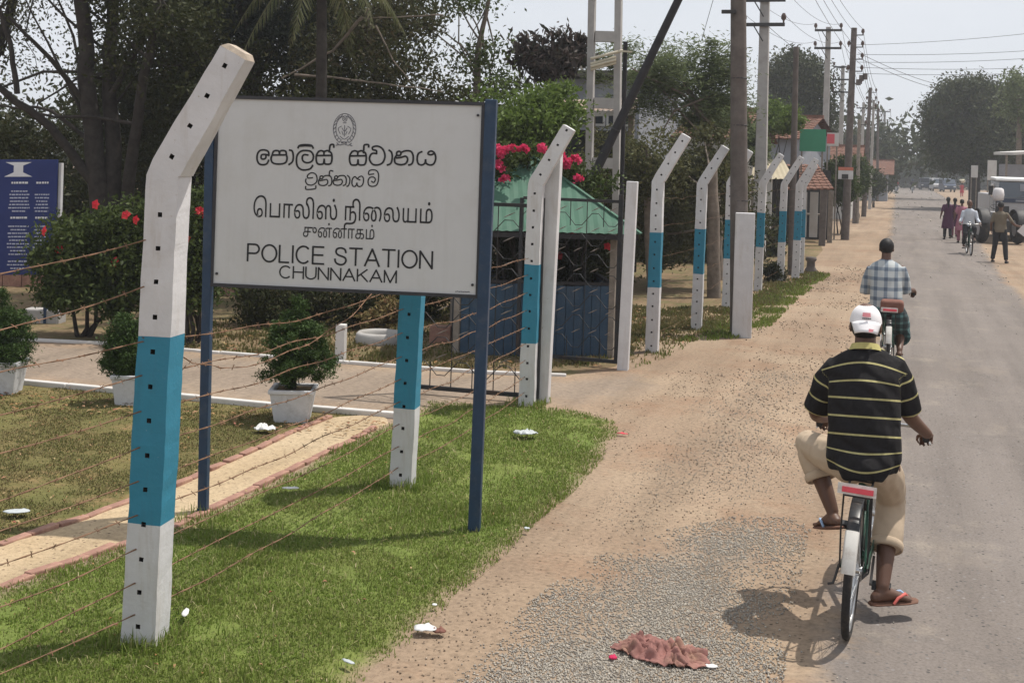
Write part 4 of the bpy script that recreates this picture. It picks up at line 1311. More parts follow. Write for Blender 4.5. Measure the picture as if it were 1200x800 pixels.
tree('feathery light green tree leaning over the shop roofs behind the leaning pole', foot(840, 26),
     [([foot(842, 26), at(838, 230, 26), at(828, 150, 26), at(800, 90, 26)], .13, .05)],
     [ell(790, 80, 26, 62, 30), ell(840, 70, 26, 40, 26), ell(745, 100, 26, 50, 30), ell(815, 120, 26, 60, 35), ell(845, 110, 26, 34, 40), ell(720, 75, 27, 35, 30)], 20000, .12, M['leaffeather'], M['palebark'], GL, 12, .03, clump=.30, nclump=130, flat=.55, aspect=.22,
     limbs=[([at(846, 160, 25.8), at(800, 110, 25.6), at(740, 80, 25.4)], .04, .015), ([at(838, 110, 25.6), at(790, 130, 25.5), at(770, 165, 25.5)], .03, .012)])
tree('mixed dark tree filling the space between the gate and the cranked fence', foot(765, 23),
     [([foot(765, 23), at(760, 240, 23), at(755, 170, 23)], .11, .06), ([foot(838, 22.5), at(836, 270, 22.5), at(834, 195, 22.5)], .13, .10)],
     [ell(765, 195, 23, 50, 40), ell(720, 215, 24, 45, 60), ell(815, 185, 23.5, 50, 36), ell(780, 265, 24, 60, 45), ell(845, 215, 24, 30, 40), ell(700, 290, 25, 50, 40)], 28000, .09, M['leafolive'], M['palebark'], GL, 8, .03, clump=.30, nclump=220)

# coconut palm, only its lower fronds reaching into the view
M['frond'] = leafmat('palm_fronds', [(0.075, 0.088, 0.036), (0.105, 0.112, 0.05), (0.145, 0.135, 0.075), (0.085, 0.098, 0.04)], .35)
def palm(label, base, top, r, L, nf, down):
    t = thing('palm_tree', label, 'palm', base, None)
    MB().tube(bend_pts(base, top, 8, .03, 2), [.11 - .04 * i / 8 for i in range(9)], 10).build('trunk', M['bark'], t)
    for k in range(nf):
        a = 2 * math.pi * k / nf + .3
        el = down[k % len(down)]
        d = Vector((math.cos(a), math.sin(a), 0))
        V, F = [], []
        pts = []
        for i in range(22):
            s = i / 21
            pts.append(top + d * (L * s * math.cos(el * .6) * (1 - .15 * s)) + UP * (L * (math.sin(el) * s - .55 * s * s)))
        mb = MB(); mb.tube(pts, [.025 * (1 - .9 * i / 21) for i in range(22)], 5)
        for i in range(3, 22):
            p = pts[i]; tg = (pts[i] - pts[i - 1]).normalized(); sd_ = tg.cross(UP).normalized()
            for sg in (-1, 1):
                for jj in range(2):
                    q0 = p - tg * (L / 21 * .5 * jj)
                    l_ = L * .22 * (math.sin(math.pi * min(1, .15 + i / 24)) + .15) * random.uniform(.8, 1.1)
                    e = q0 + (sd_ * sg * .55 + tg * .45 - UP * random.uniform(.4, .95)).normalized() * l_
                    mb.add([q0 - tg * .014, q0 + tg * .014, q0.lerp(e, .5) + tg * .017, e, q0.lerp(e, .5) - tg * .012], [(0, 1, 2, 3, 4)])
        mb.build('frond', M['frond'], t)
    return t
palm('coconut palm whose drooping yellowish fronds hang above the police sign', foot(372, 18.2), at(378, -58, 18.2), .15, 1.6, 15, [.5, -.2, .1, -.6, .6, -.35])

# dense hedges and shrubs closing the garden
def shrub(label, px, D, blobs, n, size, leaf, flowers=0, fl_mat=None, group='shrubs of the station garden', cat='shrub', name='shrub', clump=.2, nclump=90, fsize=.07, fside=None, **kw):
    b = foot(px, D)
    t = thing(name, label, cat, b, group)
    for k in range(4):
        e = blobs[k % len(blobs)][0]
        MB().tube(bend_pts(b + Vector((random.uniform(-.1, .1), random.uniform(-.1, .1), -.05)), Vector(e) + Vector((random.uniform(-.2, .2), 0, 0)), 5, .12, k), [.03, .026, .022, .018, .012, .006], 6).build('stem', M['bark'], t)
    o, cc = foliage('foliage', blobs, n, size, leaf, t, clump=clump, nclump=nclump, **kw)
    for k in range(flowers):                                  # five petals each, turned to the viewer's side
        c, r = blobs[k % len(blobs)][0], blobs[k % len(blobs)][1]
        if fside: c = P(*fside[k], D - r[1] * .9 / 1.0); p = c
        else:
            a = random.uniform(-1.2, 1.2) - math.pi / 2; z = random.uniform(-.3, .9)
            p = Vector(c) + Vector((r[0] * math.cos(a) * math.cos(z), r[1] * math.sin(a) * math.cos(z), r[2] * math.sin(z))) * 1.02
        ax = Vector((random.uniform(-.5, .5), -1, random.uniform(0, .7))).normalized(); e = ax.orthogonal().normalized(); g = ax.cross(e)
        mb = MB()
        for j in range(5):
            w_ = 2 * math.pi * j / 5; u = e * math.cos(w_) + g * math.sin(w_); v = ax.cross(u)
            s = fsize * random.uniform(.8, 1.1)
            mb.add([p, p + u * s * .6 + v * s * .42 + ax * .02, p + u * s + ax * .01, p + u * s * .6 - v * s * .42 + ax * .02], [(0, 1, 2, 3)])
        mb.tube([p, p + ax * fsize * .8], .005, 4)
        mb.build('flower', fl_mat or M['petal'], t)
    return t
shrub('big hibiscus shrub with red flowers beside the blue notice board', 105, 15.5, [ell(100, 295, 15.5, 58, 48), ell(140, 270, 15.6, 40, 35), ell(75, 320, 15.3, 35, 35), ell(150, 330, 15.4, 30, 35), ell(80, 345, 15.3, 34, 20), ell(125, 348, 15.3, 36, 18)], 20000, .075, M['leafmid'], 6, nclump=170,
      fside=[(53, 271), (135, 307), (148, 252), (70, 293), (113, 240), (160, 258)])
shrub('hibiscus shrub with red flowers between the near post and the police sign', 228, 15.2, [ell(226, 262, 15.2, 26, 50), ell(232, 325, 15.2, 26, 36)], 9000, .07, M['leafmid'], 5, nclump=100,
      fside=[(245, 213), (241, 251), (219, 279), (234, 247), (247, 278)])
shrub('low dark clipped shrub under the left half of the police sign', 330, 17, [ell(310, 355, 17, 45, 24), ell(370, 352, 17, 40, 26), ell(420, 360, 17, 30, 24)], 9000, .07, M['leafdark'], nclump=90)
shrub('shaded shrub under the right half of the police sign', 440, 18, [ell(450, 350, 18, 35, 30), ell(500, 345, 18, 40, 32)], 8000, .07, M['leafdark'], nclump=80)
shrub('dark bush standing behind the wire gate under the pavilion roof', 640, 16.5, [ell(600, 300, 16.5, 40, 42), ell(660, 300, 16.5, 40, 40), ell(700, 305, 16.8, 30, 40)], 12000, .07, M['leafdark'], 4, nclump=110, fside=[(648, 270), (672, 274), (712, 289), (655, 300)])
shrub('pink bougainvillea blooming over the left slope of the pavilion roof', 590, 15.6, [ell(585, 190, 15.6, 26, 22), ell(612, 180, 15.8, 16, 12)], 1600, .07, M['leafmid'], nclump=30)
shrub('pink bougainvillea blooming behind the right slope of the pavilion roof', 670, 16, [ell(668, 200, 16, 26, 20), ell(700, 215, 16, 20, 20)], 1600, .07, M['leafmid'], nclump=30)
for (pts_, D_, lab_) in (([(588, 176, 9, 6), (600, 173, 7, 4), (585, 194, 7, 5), (612, 174, 7, 4), (592, 208, 4, 4), (634, 174, 6, 4)], 15.3, 'cluster of pink bougainvillea bracts left of the pavilion peak'),
                         ([(660, 187, 10, 7), (676, 186, 7, 4), (656, 181, 6, 5), (664, 193, 6, 4), (677, 208, 5, 3), (741, 248, 4, 6)], 15.6, 'cluster of pink bougainvillea bracts right of the pavilion peak')):
    V, F, _c = leaf_cloud([ell(x, y, D_, a, b) for x, y, a, b in pts_], 1500, .055, clump=.07, nclump=30, aspect=.8)
    tag(np_mesh('bougainvillea', V, F, M['pink']), lab_, 'flowers', 'pink bougainvillea clusters')
V, F, _c = leaf_cloud([ell(455, 365, 16.5, 14, 24), ell(440, 378, 16.4, 12, 14)], 1800, .07, clump=.16, nclump=24)
t = thing('croton', 'yellowish croton bush in the round planter under the sign', 'croton', foot(450, 16.5))
np_mesh('foliage', V, F, leafmat('croton_leaves', [(.18, .15, .06), (.24, .18, .08), (.14, .12, .05), (.28, .16, .09)], .2), t)['kind'] = 'stuff'
MB().tube([foot(450, 16.5), at(450, 375, 16.5)], .03, 6).build('stem', M['bark'], t)

def hedge(label, pxs, D, ytop, ybot, n, size, leaf, group='hedges closing the garden', **kw):
    bl = []
    for x0 in pxs:
        bl.append(ell(x0, (ytop + ybot) / 2 + random.uniform(-8, 8), D + random.uniform(-.4, .4), (pxs[1] - pxs[0]) * .75, (ybot - ytop) / 2))
    b = foot(pxs[len(pxs) // 2], D)
    t = thing('hedge', label, 'hedge', b, group)
    foliage('foliage', bl, n, size, leaf, t, **kw)
    for x0 in pxs:
        MB().tube(bend_pts(foot(x0, D), at(x0 + random.uniform(-15, 15), (ytop + ybot) / 2 - 10, D), 5, .1, x0), [.05, .045, .04, .03, .025, .015], 6).build('stem', M['bark'], t)
    return t
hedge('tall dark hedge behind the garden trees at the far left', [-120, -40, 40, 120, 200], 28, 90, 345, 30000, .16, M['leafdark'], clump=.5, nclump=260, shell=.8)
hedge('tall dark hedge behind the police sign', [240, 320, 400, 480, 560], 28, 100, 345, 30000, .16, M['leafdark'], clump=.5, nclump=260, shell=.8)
hedge('dark brown hedge behind the gate and the cranked fence', [620, 680, 740, 800, 850], 31, 205, 330, 22000, .15, M['leafbrown'], clump=.4, nclump=220, shell=.8)

# potted shrubs on the lawn
M['potwhite'] = simple('flaking_pot_paint', (0.55, 0.55, 0.56), 0.8, 0.08, 7, dirt=(0.28, 0.27, 0.25), dirt_amt=.55, dscale=8, bmp=.3)
def potted(label, base_px, wtop, hpot, fol_px, n):
    b = G(*base_px); D = depth(b); s = D / FPX
    t = thing('potted_shrub', label, 'potted shrub', b, 'potted thuja shrubs along the driveway')
    w0, w1 = wtop * .39, wtop * .5
    mb = MB()
    rg = [(-w0, 0), (-w1, hpot)]
    def sq(w, z): return [Vector((b.x + x * w, b.y + y * w, z)) for x, y in ((-1, -1), (1, -1), (1, 1), (-1, 1))]
    lv = [sq(w0, 0), sq(w1, hpot), sq(w1 * 1.08, hpot), sq(w1 * 1.08, hpot + .035), sq(w1 * .88, hpot + .035), sq(w1 * .86, hpot - .02)]
    rotm = Matrix.Rotation(R(20), 4, 'Z')
    vs = [Vector((b.x, b.y, 0)) + rotm @ (v - Vector((b.x, b.y, 0))) for L in lv for v in L]
    fs = [(0, 3, 2, 1)] + [(i * 4 + k, i * 4 + (k + 1) % 4, i * 4 + 4 + (k + 1) % 4, i * 4 + 4 + k) for i in range(len(lv) - 1) for k in range(4)]
    mb.add(vs, fs); bev(mb.build('pot', M['potwhite'], t), .008, 2)
    MB().box((b.x, b.y, hpot + .0), (w1 * 1.6, w1 * 1.6, .03), R(20)).build('soil', M['soil'], t)
    bl = []
    for (x, y, rx, ry) in fol_px:
        bl.append(ell(x, y, D, rx * 1.22, ry * 1.08, rx * 1.22 * s))
    V, F, cc = leaf_cloud(bl, n * 2, .034, clump=.075, nclump=240, aspect=.28, droop=-.6, shell=.55)
    np_mesh('foliage', V, F, M['thuja'], t)['kind'] = 'stuff'
    MB().tube([(b.x, b.y, hpot - .02), (b.x, b.y, hpot + .5)], .025, 6).build('stem', M['bark'], t)
    return t
potted('largest potted thuja, standing at the end of the sand path behind the police sign post', (343, 492), .37, .26, [(346, 412, 30, 34), (345, 428, 38, 22), (348, 388, 22, 24), (349, 366, 11, 16), (349, 353, 4, 9), (345, 395, 30, 26)], 16000)
potted('small potted thuja half hidden behind the near fence post', (153, 473), .29, .25, [(145, 408, 18, 26), (146, 425, 22, 16), (148, 385, 14, 20)], 9000)
potted('leftmost potted thuja, standing below the blue notice board', (4, 460), .34, .28, [(6, 400, 26, 30), (8, 380, 22, 26), (0, 418, 28, 16), (2, 352, 12, 14)], 11000)

# ------------------------------------------------------------------ trees along the road
GR = 'trees along the road'
tree('dark round-topped tree behind the houses and the concrete poles', foot(938, 75),
     [([foot(938, 75), at(938, 150, 75), at(936, 100, 75)], .35, .2)],
     [ell(930, 92, 75, 26, 28), ell(950, 105, 75, 22, 34), ell(915, 110, 75, 18, 28), ell(940, 140, 76, 36, 26), ell(925, 72, 75, 12, 10)], 30000, .24, M['leaffar'], M['bark'], GR, 6, .1, clump=.70, nclump=160)
tree('huge dark spreading tree over the far right side of the road', foot(1140, 84),
     [([foot(1140, 84), at(1142, 190, 84), at(1138, 140, 84)], .42, .25)],
     [ell(1140, 125, 84, 44, 28), ell(1104, 138, 84, 20, 26), ell(1165, 120, 86, 40, 26), ell(1118, 162, 84, 30, 24), ell(1150, 165, 84, 45, 34), ell(1190, 165, 85, 36, 40), ell(1128, 108, 84, 26, 14), ell(1225, 140, 86, 40, 50), ell(1135, 186, 88, 46, 14)], 100000, .25, M['leaffar'], M['bark'], GR, 10, .12, clump=.6, nclump=620)
tree('lower green tree beside the road just left of the huge dark tree', foot(1102, 190),
     [([foot(1102, 190), at(1096, 200, 190), at(1088, 194, 190)], .35, .2)], [ell(1082, 196, 190, 20, 12), ell(1066, 200, 192, 11, 7), ell(1096, 190, 190, 18, 14)], 18000, .30, M['leafmid'], M['bark'], GR, 4, .1, clump=.6, nclump=70)
tree('thin pale-green tree at the right margin above the parked truck', foot(1192, 70),
     [([foot(1195, 70), at(1194, 160, 70), at(1196, 90, 70)], .2, .08)], [ell(1192, 105, 70, 14, 20), ell(1205, 130, 70, 24, 26)], 5000, .2, M['leaffeather'], M['palebark'], GR, 6, .05, clump=.6, nclump=40)
for k, (x, y, D, rx, ry, n, lab, lf) in enumerate([
    (983, 212, 47, 20, 28, 7000, 'fresh green bush hanging over the brick-coloured shop kiosk', 'leafmid'),
    (955, 200, 50, 22, 22, 4500, 'green bush under the green signboard', 'leafbright'),
    (1003, 206, 60, 10, 20, 5000, 'tall bush behind the utility pole with the small plaque', 'leafmid'),
    (1021, 214, 85, 8, 12, 3000, 'dull bush farther along the left roadside', 'leaffar'),
    (1036, 213, 130, 4, 7, 2500, 'farthest bush of the left roadside below the last poles', 'leaffar'),
    (895, 285, 34, 24, 36, 3500, 'dark weedy bush behind the fence under the cream awning', 'leafdark'),
    (905, 320, 26, 14, 14, 1500, 'small weeds at the feet of the last cranked posts', 'leafdark'),
    (908, 138, 39.5, 34, 17, 5000, 'yellowish creeper growing over the tiled house roof', 'leafbright'),
    (842, 132, 33, 34, 26, 5000, 'feathery bush in front of the half hidden tiled house', 'leaffeather'),
    (880, 170, 34, 22, 24, 2600, 'thin green bush behind the brown utility pole', 'leaffeather'),
]):
    shrub(lab, x, D, [ell(x, y, D, rx, ry), ell(x + rx * .4, y + ry * .3, D, rx * .7, ry * .7)], n * 2, .13 * D / 45, M[lf], group='bushes along the left roadside', clump=.26 * D / 45, nclump=60)
# far woods closing the horizon
def wood(name, x0, x1, D, yt, yb, n, size):
    bl = [ell(x, (yt + yb) / 2 + random.uniform(-3, 3), D, (x1 - x0) / 12, (yb - yt) / 2) for x in np.linspace(x0, x1, 9)]
    V, F, _ = leaf_cloud(bl, n, size, clump=1.6, nclump=240, shell=.8)
    V[:, 2] = np.maximum(V[:, 2], .05)
    np_mesh(name, V, F, M['leaffar'])['kind'] = 'stuff'
wood('far_wood', 980, 1260, 210, 194, 212, 40000, .7)
wood('distant_wood', -400, 1000, 120, 150, 196, 40000, .8)

# ------------------------------------------------------------------ pavilion behind the gate
M['roofgreen'] = simple('faded_green_sheet', (0.052, 0.125, 0.085), 0.75, 0.15, 3, dirt=(0.10, 0.15, 0.12), dirt_amt=.6, dscale=2.2)
M['boardblue'] = simple('weathered_blue_boards', (0.030, 0.060, 0.10), 0.75, 0.2, 6, dirt=(0.09, 0.10, 0.11), dirt_amt=.4, dscale=5, bmp=.3)
M['greywood'] = simple('grey_weathered_wood', (0.22, 0.19, 0.16), 0.9, 0.25, 10, bmp=.4)
M['brownwood'] = simple('brown_pole_wood', (0.125, 0.106, 0.096), 0.9, 0.22, 7, dirt=(0.09, 0.065, 0.055), dirt_amt=.6, dscale=4, bmp=.4)
M['darkwood'] = simple('tarred_wood', (0.028, 0.026, 0.028), 0.8, 0.25, 8, bmp=.3)
M['concrete'] = simple('pole_concrete', (0.36, 0.345, 0.33), 0.9, 0.12, 5, dirt=(0.24, 0.22, 0.20), dirt_amt=.5, dscale=3, bmp=.25)
M['iron'] = simple('dark_iron', (0.05, 0.048, 0.048), 0.6, 0.25, 10, metal=.4)
M['porcelain'] = simple('brown_insulator', (0.09, 0.055, 0.045), 0.3, 0.2)

def pavilion():
    c = P(621, 300, 15.95); c.z = 0
    t = thing('pavilion', 'small pavilion with green pyramid roof and blue half-height board walls behind the gate', 'pavilion', c)
    rot = Matrix.Rotation(YAW + R(4), 4, 'Z')
    L = lambda x, y, z: c + rot @ Vector((x, y, 0)) + UP * z
    hw, he, ze, za = .94, 1.22, 1.53, 2.42
    for k in range(4):                         # corrugated slopes
        rk = Matrix.Rotation(math.pi / 2 * k, 4, 'Z')
        mb = MB()
        n = 44
        prev = None
        for i in range(n + 1):
            s = -1 + 2 * i / n
            top = Vector((s * .02, -.02, 0)); bot = Vector((s * he, -he, 0))
            # ribs run down the slope: each strip meets the hip
            f = abs(s)
            hipz = za - (za - ze) * f
            up = .005 if i % 2 else -.003
            a = rk @ Vector((s * he, -he * f, 0)); b = rk @ Vector((s * he, -he, 0))
            A = L(a.x, a.y, hipz + up * (0 if f > .97 else 1)); Bp = L(b.x, b.y, ze + up)
            if prev: mb.add([prev[0], prev[1], Bp, A], [(0, 1, 2, 3)])
            prev = (A, Bp)
        o = mb.build('roof_slope', M['roofgreen'], t)
        bm = bmesh.new(); bm.from_mesh(o.data); bmesh.ops.remove_doubles(bm, verts=bm.verts, dist=1e-4); bm.to_mesh(o.data); bm.free()
        h0, h1 = rk @ Vector((0, 0, 0)), rk @ Vector((he, -he, 0))
        MB().bar(L(h0.x, h0.y, za + .012), L(h1.x, h1.y, ze + .012), .05, .018).build('hip_cap', M['roofgreen'], t)
        e0, e1 = rk @ Vector((-he + .04, -he + .04, 0)), rk @ Vector((he - .04, -he + .04, 0))
        MB().bar(L(e0.x, e0.y, ze - .045), L(e1.x, e1.y, ze - .045), .04, .06).build('eave_beam', M['darkwood'], t)
        p = rk @ Vector((hw, -hw, 0))
        MB().bar(L(p.x, p.y, -.1), L(p.x, p.y, ze - .02), .07, .07).build('post', M['greywood'], t)
        m_ = 17
        for i in range(m_):                    # boards one by one
            x0 = -hw + .04 + (2 * hw - .08) * (i + .5) / m_
            q = rk @ Vector((x0, -hw, 0))
            w_ = (2 * hw - .08) / m_ - .006
            ax = rot @ rk @ Vector((1, 0, 0))
            zt = .875 + random.uniform(-.012, .012)
            MB().box(L(q.x, q.y, zt / 2), (w_, .022 + random.uniform(0, .012), zt), math.atan2(ax.y, ax.x)).build('board', M['boardblue'], t)
        r0, r1 = rk @ Vector((-hw + .035, -hw + .01, 0)), rk @ Vector((hw - .035, -hw + .01, 0))
        MB().bar(L(r0.x, r0.y, .90), L(r1.x, r1.y, .90), .05, .035).build('rail', M['darkwood'], t)
pavilion()

# ------------------------------------------------------------------ poles
GP = 'poles along the left side of the road'
def pole_body(t, base, top, r0, r1, mat_, square=False, name='shaft'):
    b = Vector(base); b.z = -.2
    if square:
        mb = MB(); u = Vector((1, 0, 0)); v = Vector((0, 1, 0))
        vs = [b + u * (i * r0) + v * (j * r0) for i, j in ((-1, -1), (1, -1), (1, 1), (-1, 1))] + [Vector(top) + u * (i * r1) + v * (j * r1) for i, j in ((-1, -1), (1, -1), (1, 1), (-1, 1))]
        mb.add(vs, [(0, 3, 2, 1), (4, 5, 6, 7)] + [(k, (k + 1) % 4, 4 + (k + 1) % 4, 4 + k) for k in range(4)])
        return bev(mb.build(name, mat_, t), .015, 2)
    n = 7
    pts = [b.lerp(Vector(top), i / n) for i in range(n + 1)]
    return MB().tube(pts, [r0 + (r1 - r0) * i / n for i in range(n + 1)], 12).build(name, mat_, t)
def insulator(t, p, s=1.0):
    MB().tube([p, p + UP * .05 * s, p + UP * .09 * s, p + UP * .15 * s, p + UP * .20 * s], [.015 * s, .02 * s, .055 * s, .05 * s, .025 * s], 8).build('insulator', M['porcelain'], t)
WIRE = {}
def crossarm(t, c, half, key=None, ax=Vector((1, 0, 0))):
    MB().bar(c - ax * half, c + ax * half, .08, .09).build('crossarm', M['iron'], t)
    for s in (-1, 1):
        p = c + ax * s * half * .94 + UP * .04
        insulator(t, p, 1.3)
        if key: WIRE[(key, s)] = p + UP * .24
    MB().bar(c - ax * half * .5 - Vector((0, .07, 0)), c - UP * .45 - Vector((0, .07, 0)), .03).build('arm_brace', M['iron'], t)

# brown wooden utility pole with its white concrete stub
b = G(869, 395)
t = thing('utility_pole', 'thick brown wooden utility pole strapped to a white square concrete stub', 'utility pole', b, GP)
db = b + Vector((-.05, .22, 0))
topA = P(865.5, 2, depth(db)); topA = db + (topA - db) * (7.6 / topA.z)
pole_body(t, db, topA, .135, .095, M['brownwood'])
for yy in (92, 147, 235):
    zz = 2.35 + (198 - yy) * depth(db) / FPX
    cc = db.lerp(topA, zz / 7.6)
    MB().torus(cc, UP, .118 - .003 * zz, .012, 20, 6).build('strap', M['iron'], t)
sb = MB().box((b.x, b.y, .79), (.27, .16, 1.9), R(6)).build('stub', M['postwhite'], t); bev(sb, .012, 2)
crossarm(t, topA - UP * .35, .5, 'A')
MB().bar(db.lerp(topA, .60) + Vector((-.02, -.14, 0)), db.lerp(topA, .60) + Vector((-.22, -.14, .0)), .05).build('bracket', M['iron'], t)

def concrete_pole(label, px_top, D, arms, key, r0=.16, r1=.10, dxb=0):
    top = P(px_top[0], px_top[1], D)
    base = Vector((top.x + dxb, top.y, 0))
    t = thing('concrete_pole', label, 'concrete pole', base, GP)
    pole_body(t, base, top, r0, r1, M['concrete'], True)
    for k, dz in enumerate(arms):
        crossarm(t, Vector((top.x, top.y - r1 - .05, top.z - dz)), .55, f'{key}{k}')
    return t
concrete_pole('pale concrete power pole standing just right of the brown wooden utility pole', (897, -14), 33, [.35, 1.0], 'B', .17, .115, .04)
concrete_pole('pale concrete power pole with two crossarms behind the green signboard', (971, 32), 52, [.15, .90], 'D')
concrete_pole('concrete power pole with three crossarms just left of the tall dark lamp-height pole', (988, 77), 74, [.1, .85, 1.6], 'E')
concrete_pole('concrete power pole half hidden between two dark poles farther along the road', (1012, 120), 104, [.5], 'F')
concrete_pole('farther concrete power pole near the vanishing end of the pole row', (1037, 130), 128, [.1, 2.0], 'I')
concrete_pole('last visible concrete power pole at the end of the pole row', (1043, 150), 165, [.4, 2.2], 'J')

def dark_pole(label, base_px, top_px, r0, r1, mat_, fittings=0, key=None, name='utility_pole', D=None):
    base = G(*base_px) if D is None else foot(base_px[0], D)
    top = P(top_px[0], top_px[1], depth(base))
    t = thing(name, label, 'utility pole', base, GP)
    pole_body(t, base, top, r0, r1, mat_)
    for k in range(fittings):
        p = top - UP * (.25 + .42 * k)
        MB().bar(p, p + Vector((.32, -.02, 0)), .035).build('bracket', M['iron'], t)
        insulator(t, p + Vector((.30, -.02, .0)), 1.1)
        if k % 2: insulator(t, p + Vector((-.16, -.04, 0)), 1.1)
        if key: WIRE[(key, k)] = p + Vector((.30, -.02, .2))
    return t
dark_pole('slim short dark pole rising between the last cranked fence posts', (927, 322), (933, 55), .085, .06, M['brownwood'])
tk = dark_pole('tall dark pole carrying low wires and a small red and white plaque', (990, 281), (1001, 33), .15, .10, M['brownwood'], 5, 'K')
kb = G(990, 281); kD = depth(kb)
kc = P(991, 205, kD - .22)
MB().box(kc, (.50, .05, .30)).build('plaque', M['postwhite'], tk)
M['plaquered'] = simple('orange_red_paint', (0.50, 0.16, 0.10), 0.6, .1)
MB().box(kc + UP * .21 - Vector((0, .002, 0)), (.50, .052, .11)).build('plaque_band', M['plaquered'], tk)
MB().box(kc + Vector((-.02, -.028, -.06)), (.22, .012, .16)).build('plaque_panel', M['iron'], tk)
# transformer-like clutter at its top
for k, (dx, dz) in enumerate([(.30, -1.75), (.42, -1.70), (.2, -1.9)]):
    p = P(1001, 33, kD) + Vector((dx, -.1, dz))
    MB().box(p, (.16, .14, .20)).build('fuse_box', M['brownwood'], tk)
dark_pole('second dark pole down the road, beyond the pole with the plaque', (1012, 254), (1020, 103), .14, .09, M['brownwood'], 3, 'L')
dark_pole('third dark pole down the road, slimmer and beyond the second', (1028, 236), (1029, 127), .13, .09, M['brownwood'], 3, 'N')
dark_pole('fourth dark pole at the end of the roadside row', (1041, 226), (1040, 140), .14, .09, M['brownwood'], 2, 'O')
dark_pole('thin dark pole between the first two dark poles of the row', (1004, 262), (1007, 140), .10, .07, M['greywood'], 1)
dark_pole('pale slender pole just beyond the second dark pole', (1019, 245), (1024, 118), .11, .08, M['concrete'], 2)
dark_pole('short far pole leaning slightly near the end of the row', (1034, 231), (1036, 150), .12, .08, M['greywood'], 2)
dark_pole('farthest short pole where the pole row meets the far trees', (1045, 223), (1045, 160), .13, .09, M['brownwood'], 2)
# lattice pole, leaning tarred pole, bundle, thin post
tH = thing('lattice_pole', 'pale ladder-shaped concrete lattice pole with two legs behind the gate', 'concrete pole', foot(706, 22))
DH = 22.0
lgt = []
for xb, xt in ((688, 694), (721, 725)):
    a, b_ = P(xb, 330, DH), P(xt, 0, DH); a = b_ + (a - b_) * ((b_.z + .15) / (b_.z - a.z)); e = b_ + (b_ - a) * .35
    MB().bar(a, e, .115, .15, up=(0, 1, 0)).build('leg', M['concrete'], tH)
    lgt.append((a, e))
for yy in (40, 118, 188, 255, -40):
    f = [(lambda a, e: a.lerp(e, ((2.35 + (190 - yy) * DH / FPX) - a.z) / (e.z - a.z)))(*q) for q in lgt]
    MB().bar(f[0] + (f[1] - f[0]).normalized() * .06, f[1] - (f[1] - f[0]).normalized() * .06, .11, .19).build('crosspiece', M['concrete'], tH)
tb_ = thing('bundle', 'bundle of pale cream pipes tied across the concrete lattice pole', 'pipe bundle', foot(708, DH - .15))
M['cream'] = simple('cream_plastic', (0.52, 0.47, 0.36), 0.6, .12)
for k in range(4):
    MB().tube([P(692, 72 + 3.2 * k - (k == 0) * 3, DH - .2 + .03 * (k % 2)), P(722 + (k == 0) * 10, 64 + 3.2 * k - (k == 0) * 5, DH - .2 + .03 * (k % 2))], .026, 8).build('pipe', M['cream'], tb_)
tl = thing('leaning_pole', 'black tarred pole leaning steeply across the lattice pole', 'leaning pole', P(622, 356, 18.5))
a, b_ = P(690, 218, 18.5), P(795, 0, 18.5)
d_ = (b_ - a); lo = a - d_ * (a.z + .1) / d_.z
MB().tube([lo, a, b_, b_ + d_ * .25], [.075, .07, .06, .055], 10).build('shaft', M['darkwood'], tl)
MB().torus(a.lerp(b_, .3), d_.normalized(), .068, .01, 16, 6).build('band', M['iron'], tl)
tp = thing('thin_post', 'thin dark iron post with a short crosspiece beside the lattice pole', 'iron post', foot(731, 19))
MB().tube([foot(727, 19) - UP * .1, P(733, 49, 19)], .035, 8).build('shaft', M['darkwood'], tp)
MB().bar(P(724, 60, 18.95), P(741, 61, 18.95), .025).build('crosspiece', M['cream'], tp)

# ------------------------------------------------------------------ overhead wires
M['cable'] = simple('overhead_cable', (0.06, 0.06, 0.065), 0.7, .1)
def cable(label, pts, sag=.3, r=.008, grp='overhead wires above the road'):
    mb = MB(); q = []
    for A, B in zip(pts[:-1], pts[1:]):
        for i in range(14):
            s = i / 14; p = Vector(A).lerp(Vector(B), s); p.z -= sag * 4 * s * (1 - s) * (Vector(B) - Vector(A)).length / 30; q.append(p)
    q.append(Vector(pts[-1]))
    rs = [r * max(1.0, p.length / 42) for p in q]
    mb.tube(q, rs, 5, 0, False)
    tag(mb.build('overhead_wire', M['cable']), label, 'overhead wire', grp)
for s, side in ((-1, 'house'), (1, 'road')):
    cable(f'upper power wire on the {side} side of the row of concrete poles', [WIRE[('B0', s)], WIRE[('D0', s)], WIRE[('E0', s)], WIRE[('F0', s)], WIRE[('I0', s)], WIRE[('J0', s)]], .5, .006)
    cable(f'lower power wire on the {side} side of the row of concrete poles', [WIRE[('B1', s)], WIRE[('D1', s)], WIRE[('E1', s)], WIRE[('I1', s)], WIRE[('J1', s)]], .5, .006)
offp = WIRE[('A', 1)]
for k, nm in enumerate(('top', 'second', 'third', 'bottom')):
    A = topA + Vector((.1, -.1, -.1 - .22 * k))
    cable(f'{nm} low wire running from the brown utility pole to the dark poles down the road', [A, WIRE[('K', k)], WIRE[('L', min(k, 2))], WIRE[('N', min(k, 2))], WIRE[('O', min(k, 1))]], .45, .006)
rp = Vector((13.5, 44, 0))
tR = thing('utility_pole', 'wooden utility pole on the right side of the road, outside the view', 'utility pole', rp, 'poles beyond the right edge')
pole_body(tR, rp, rp + UP * 8.0, .14, .09, M['brownwood'])
crossarm(tR, rp + Vector((0, -.15, 7.8)), .5, 'R')
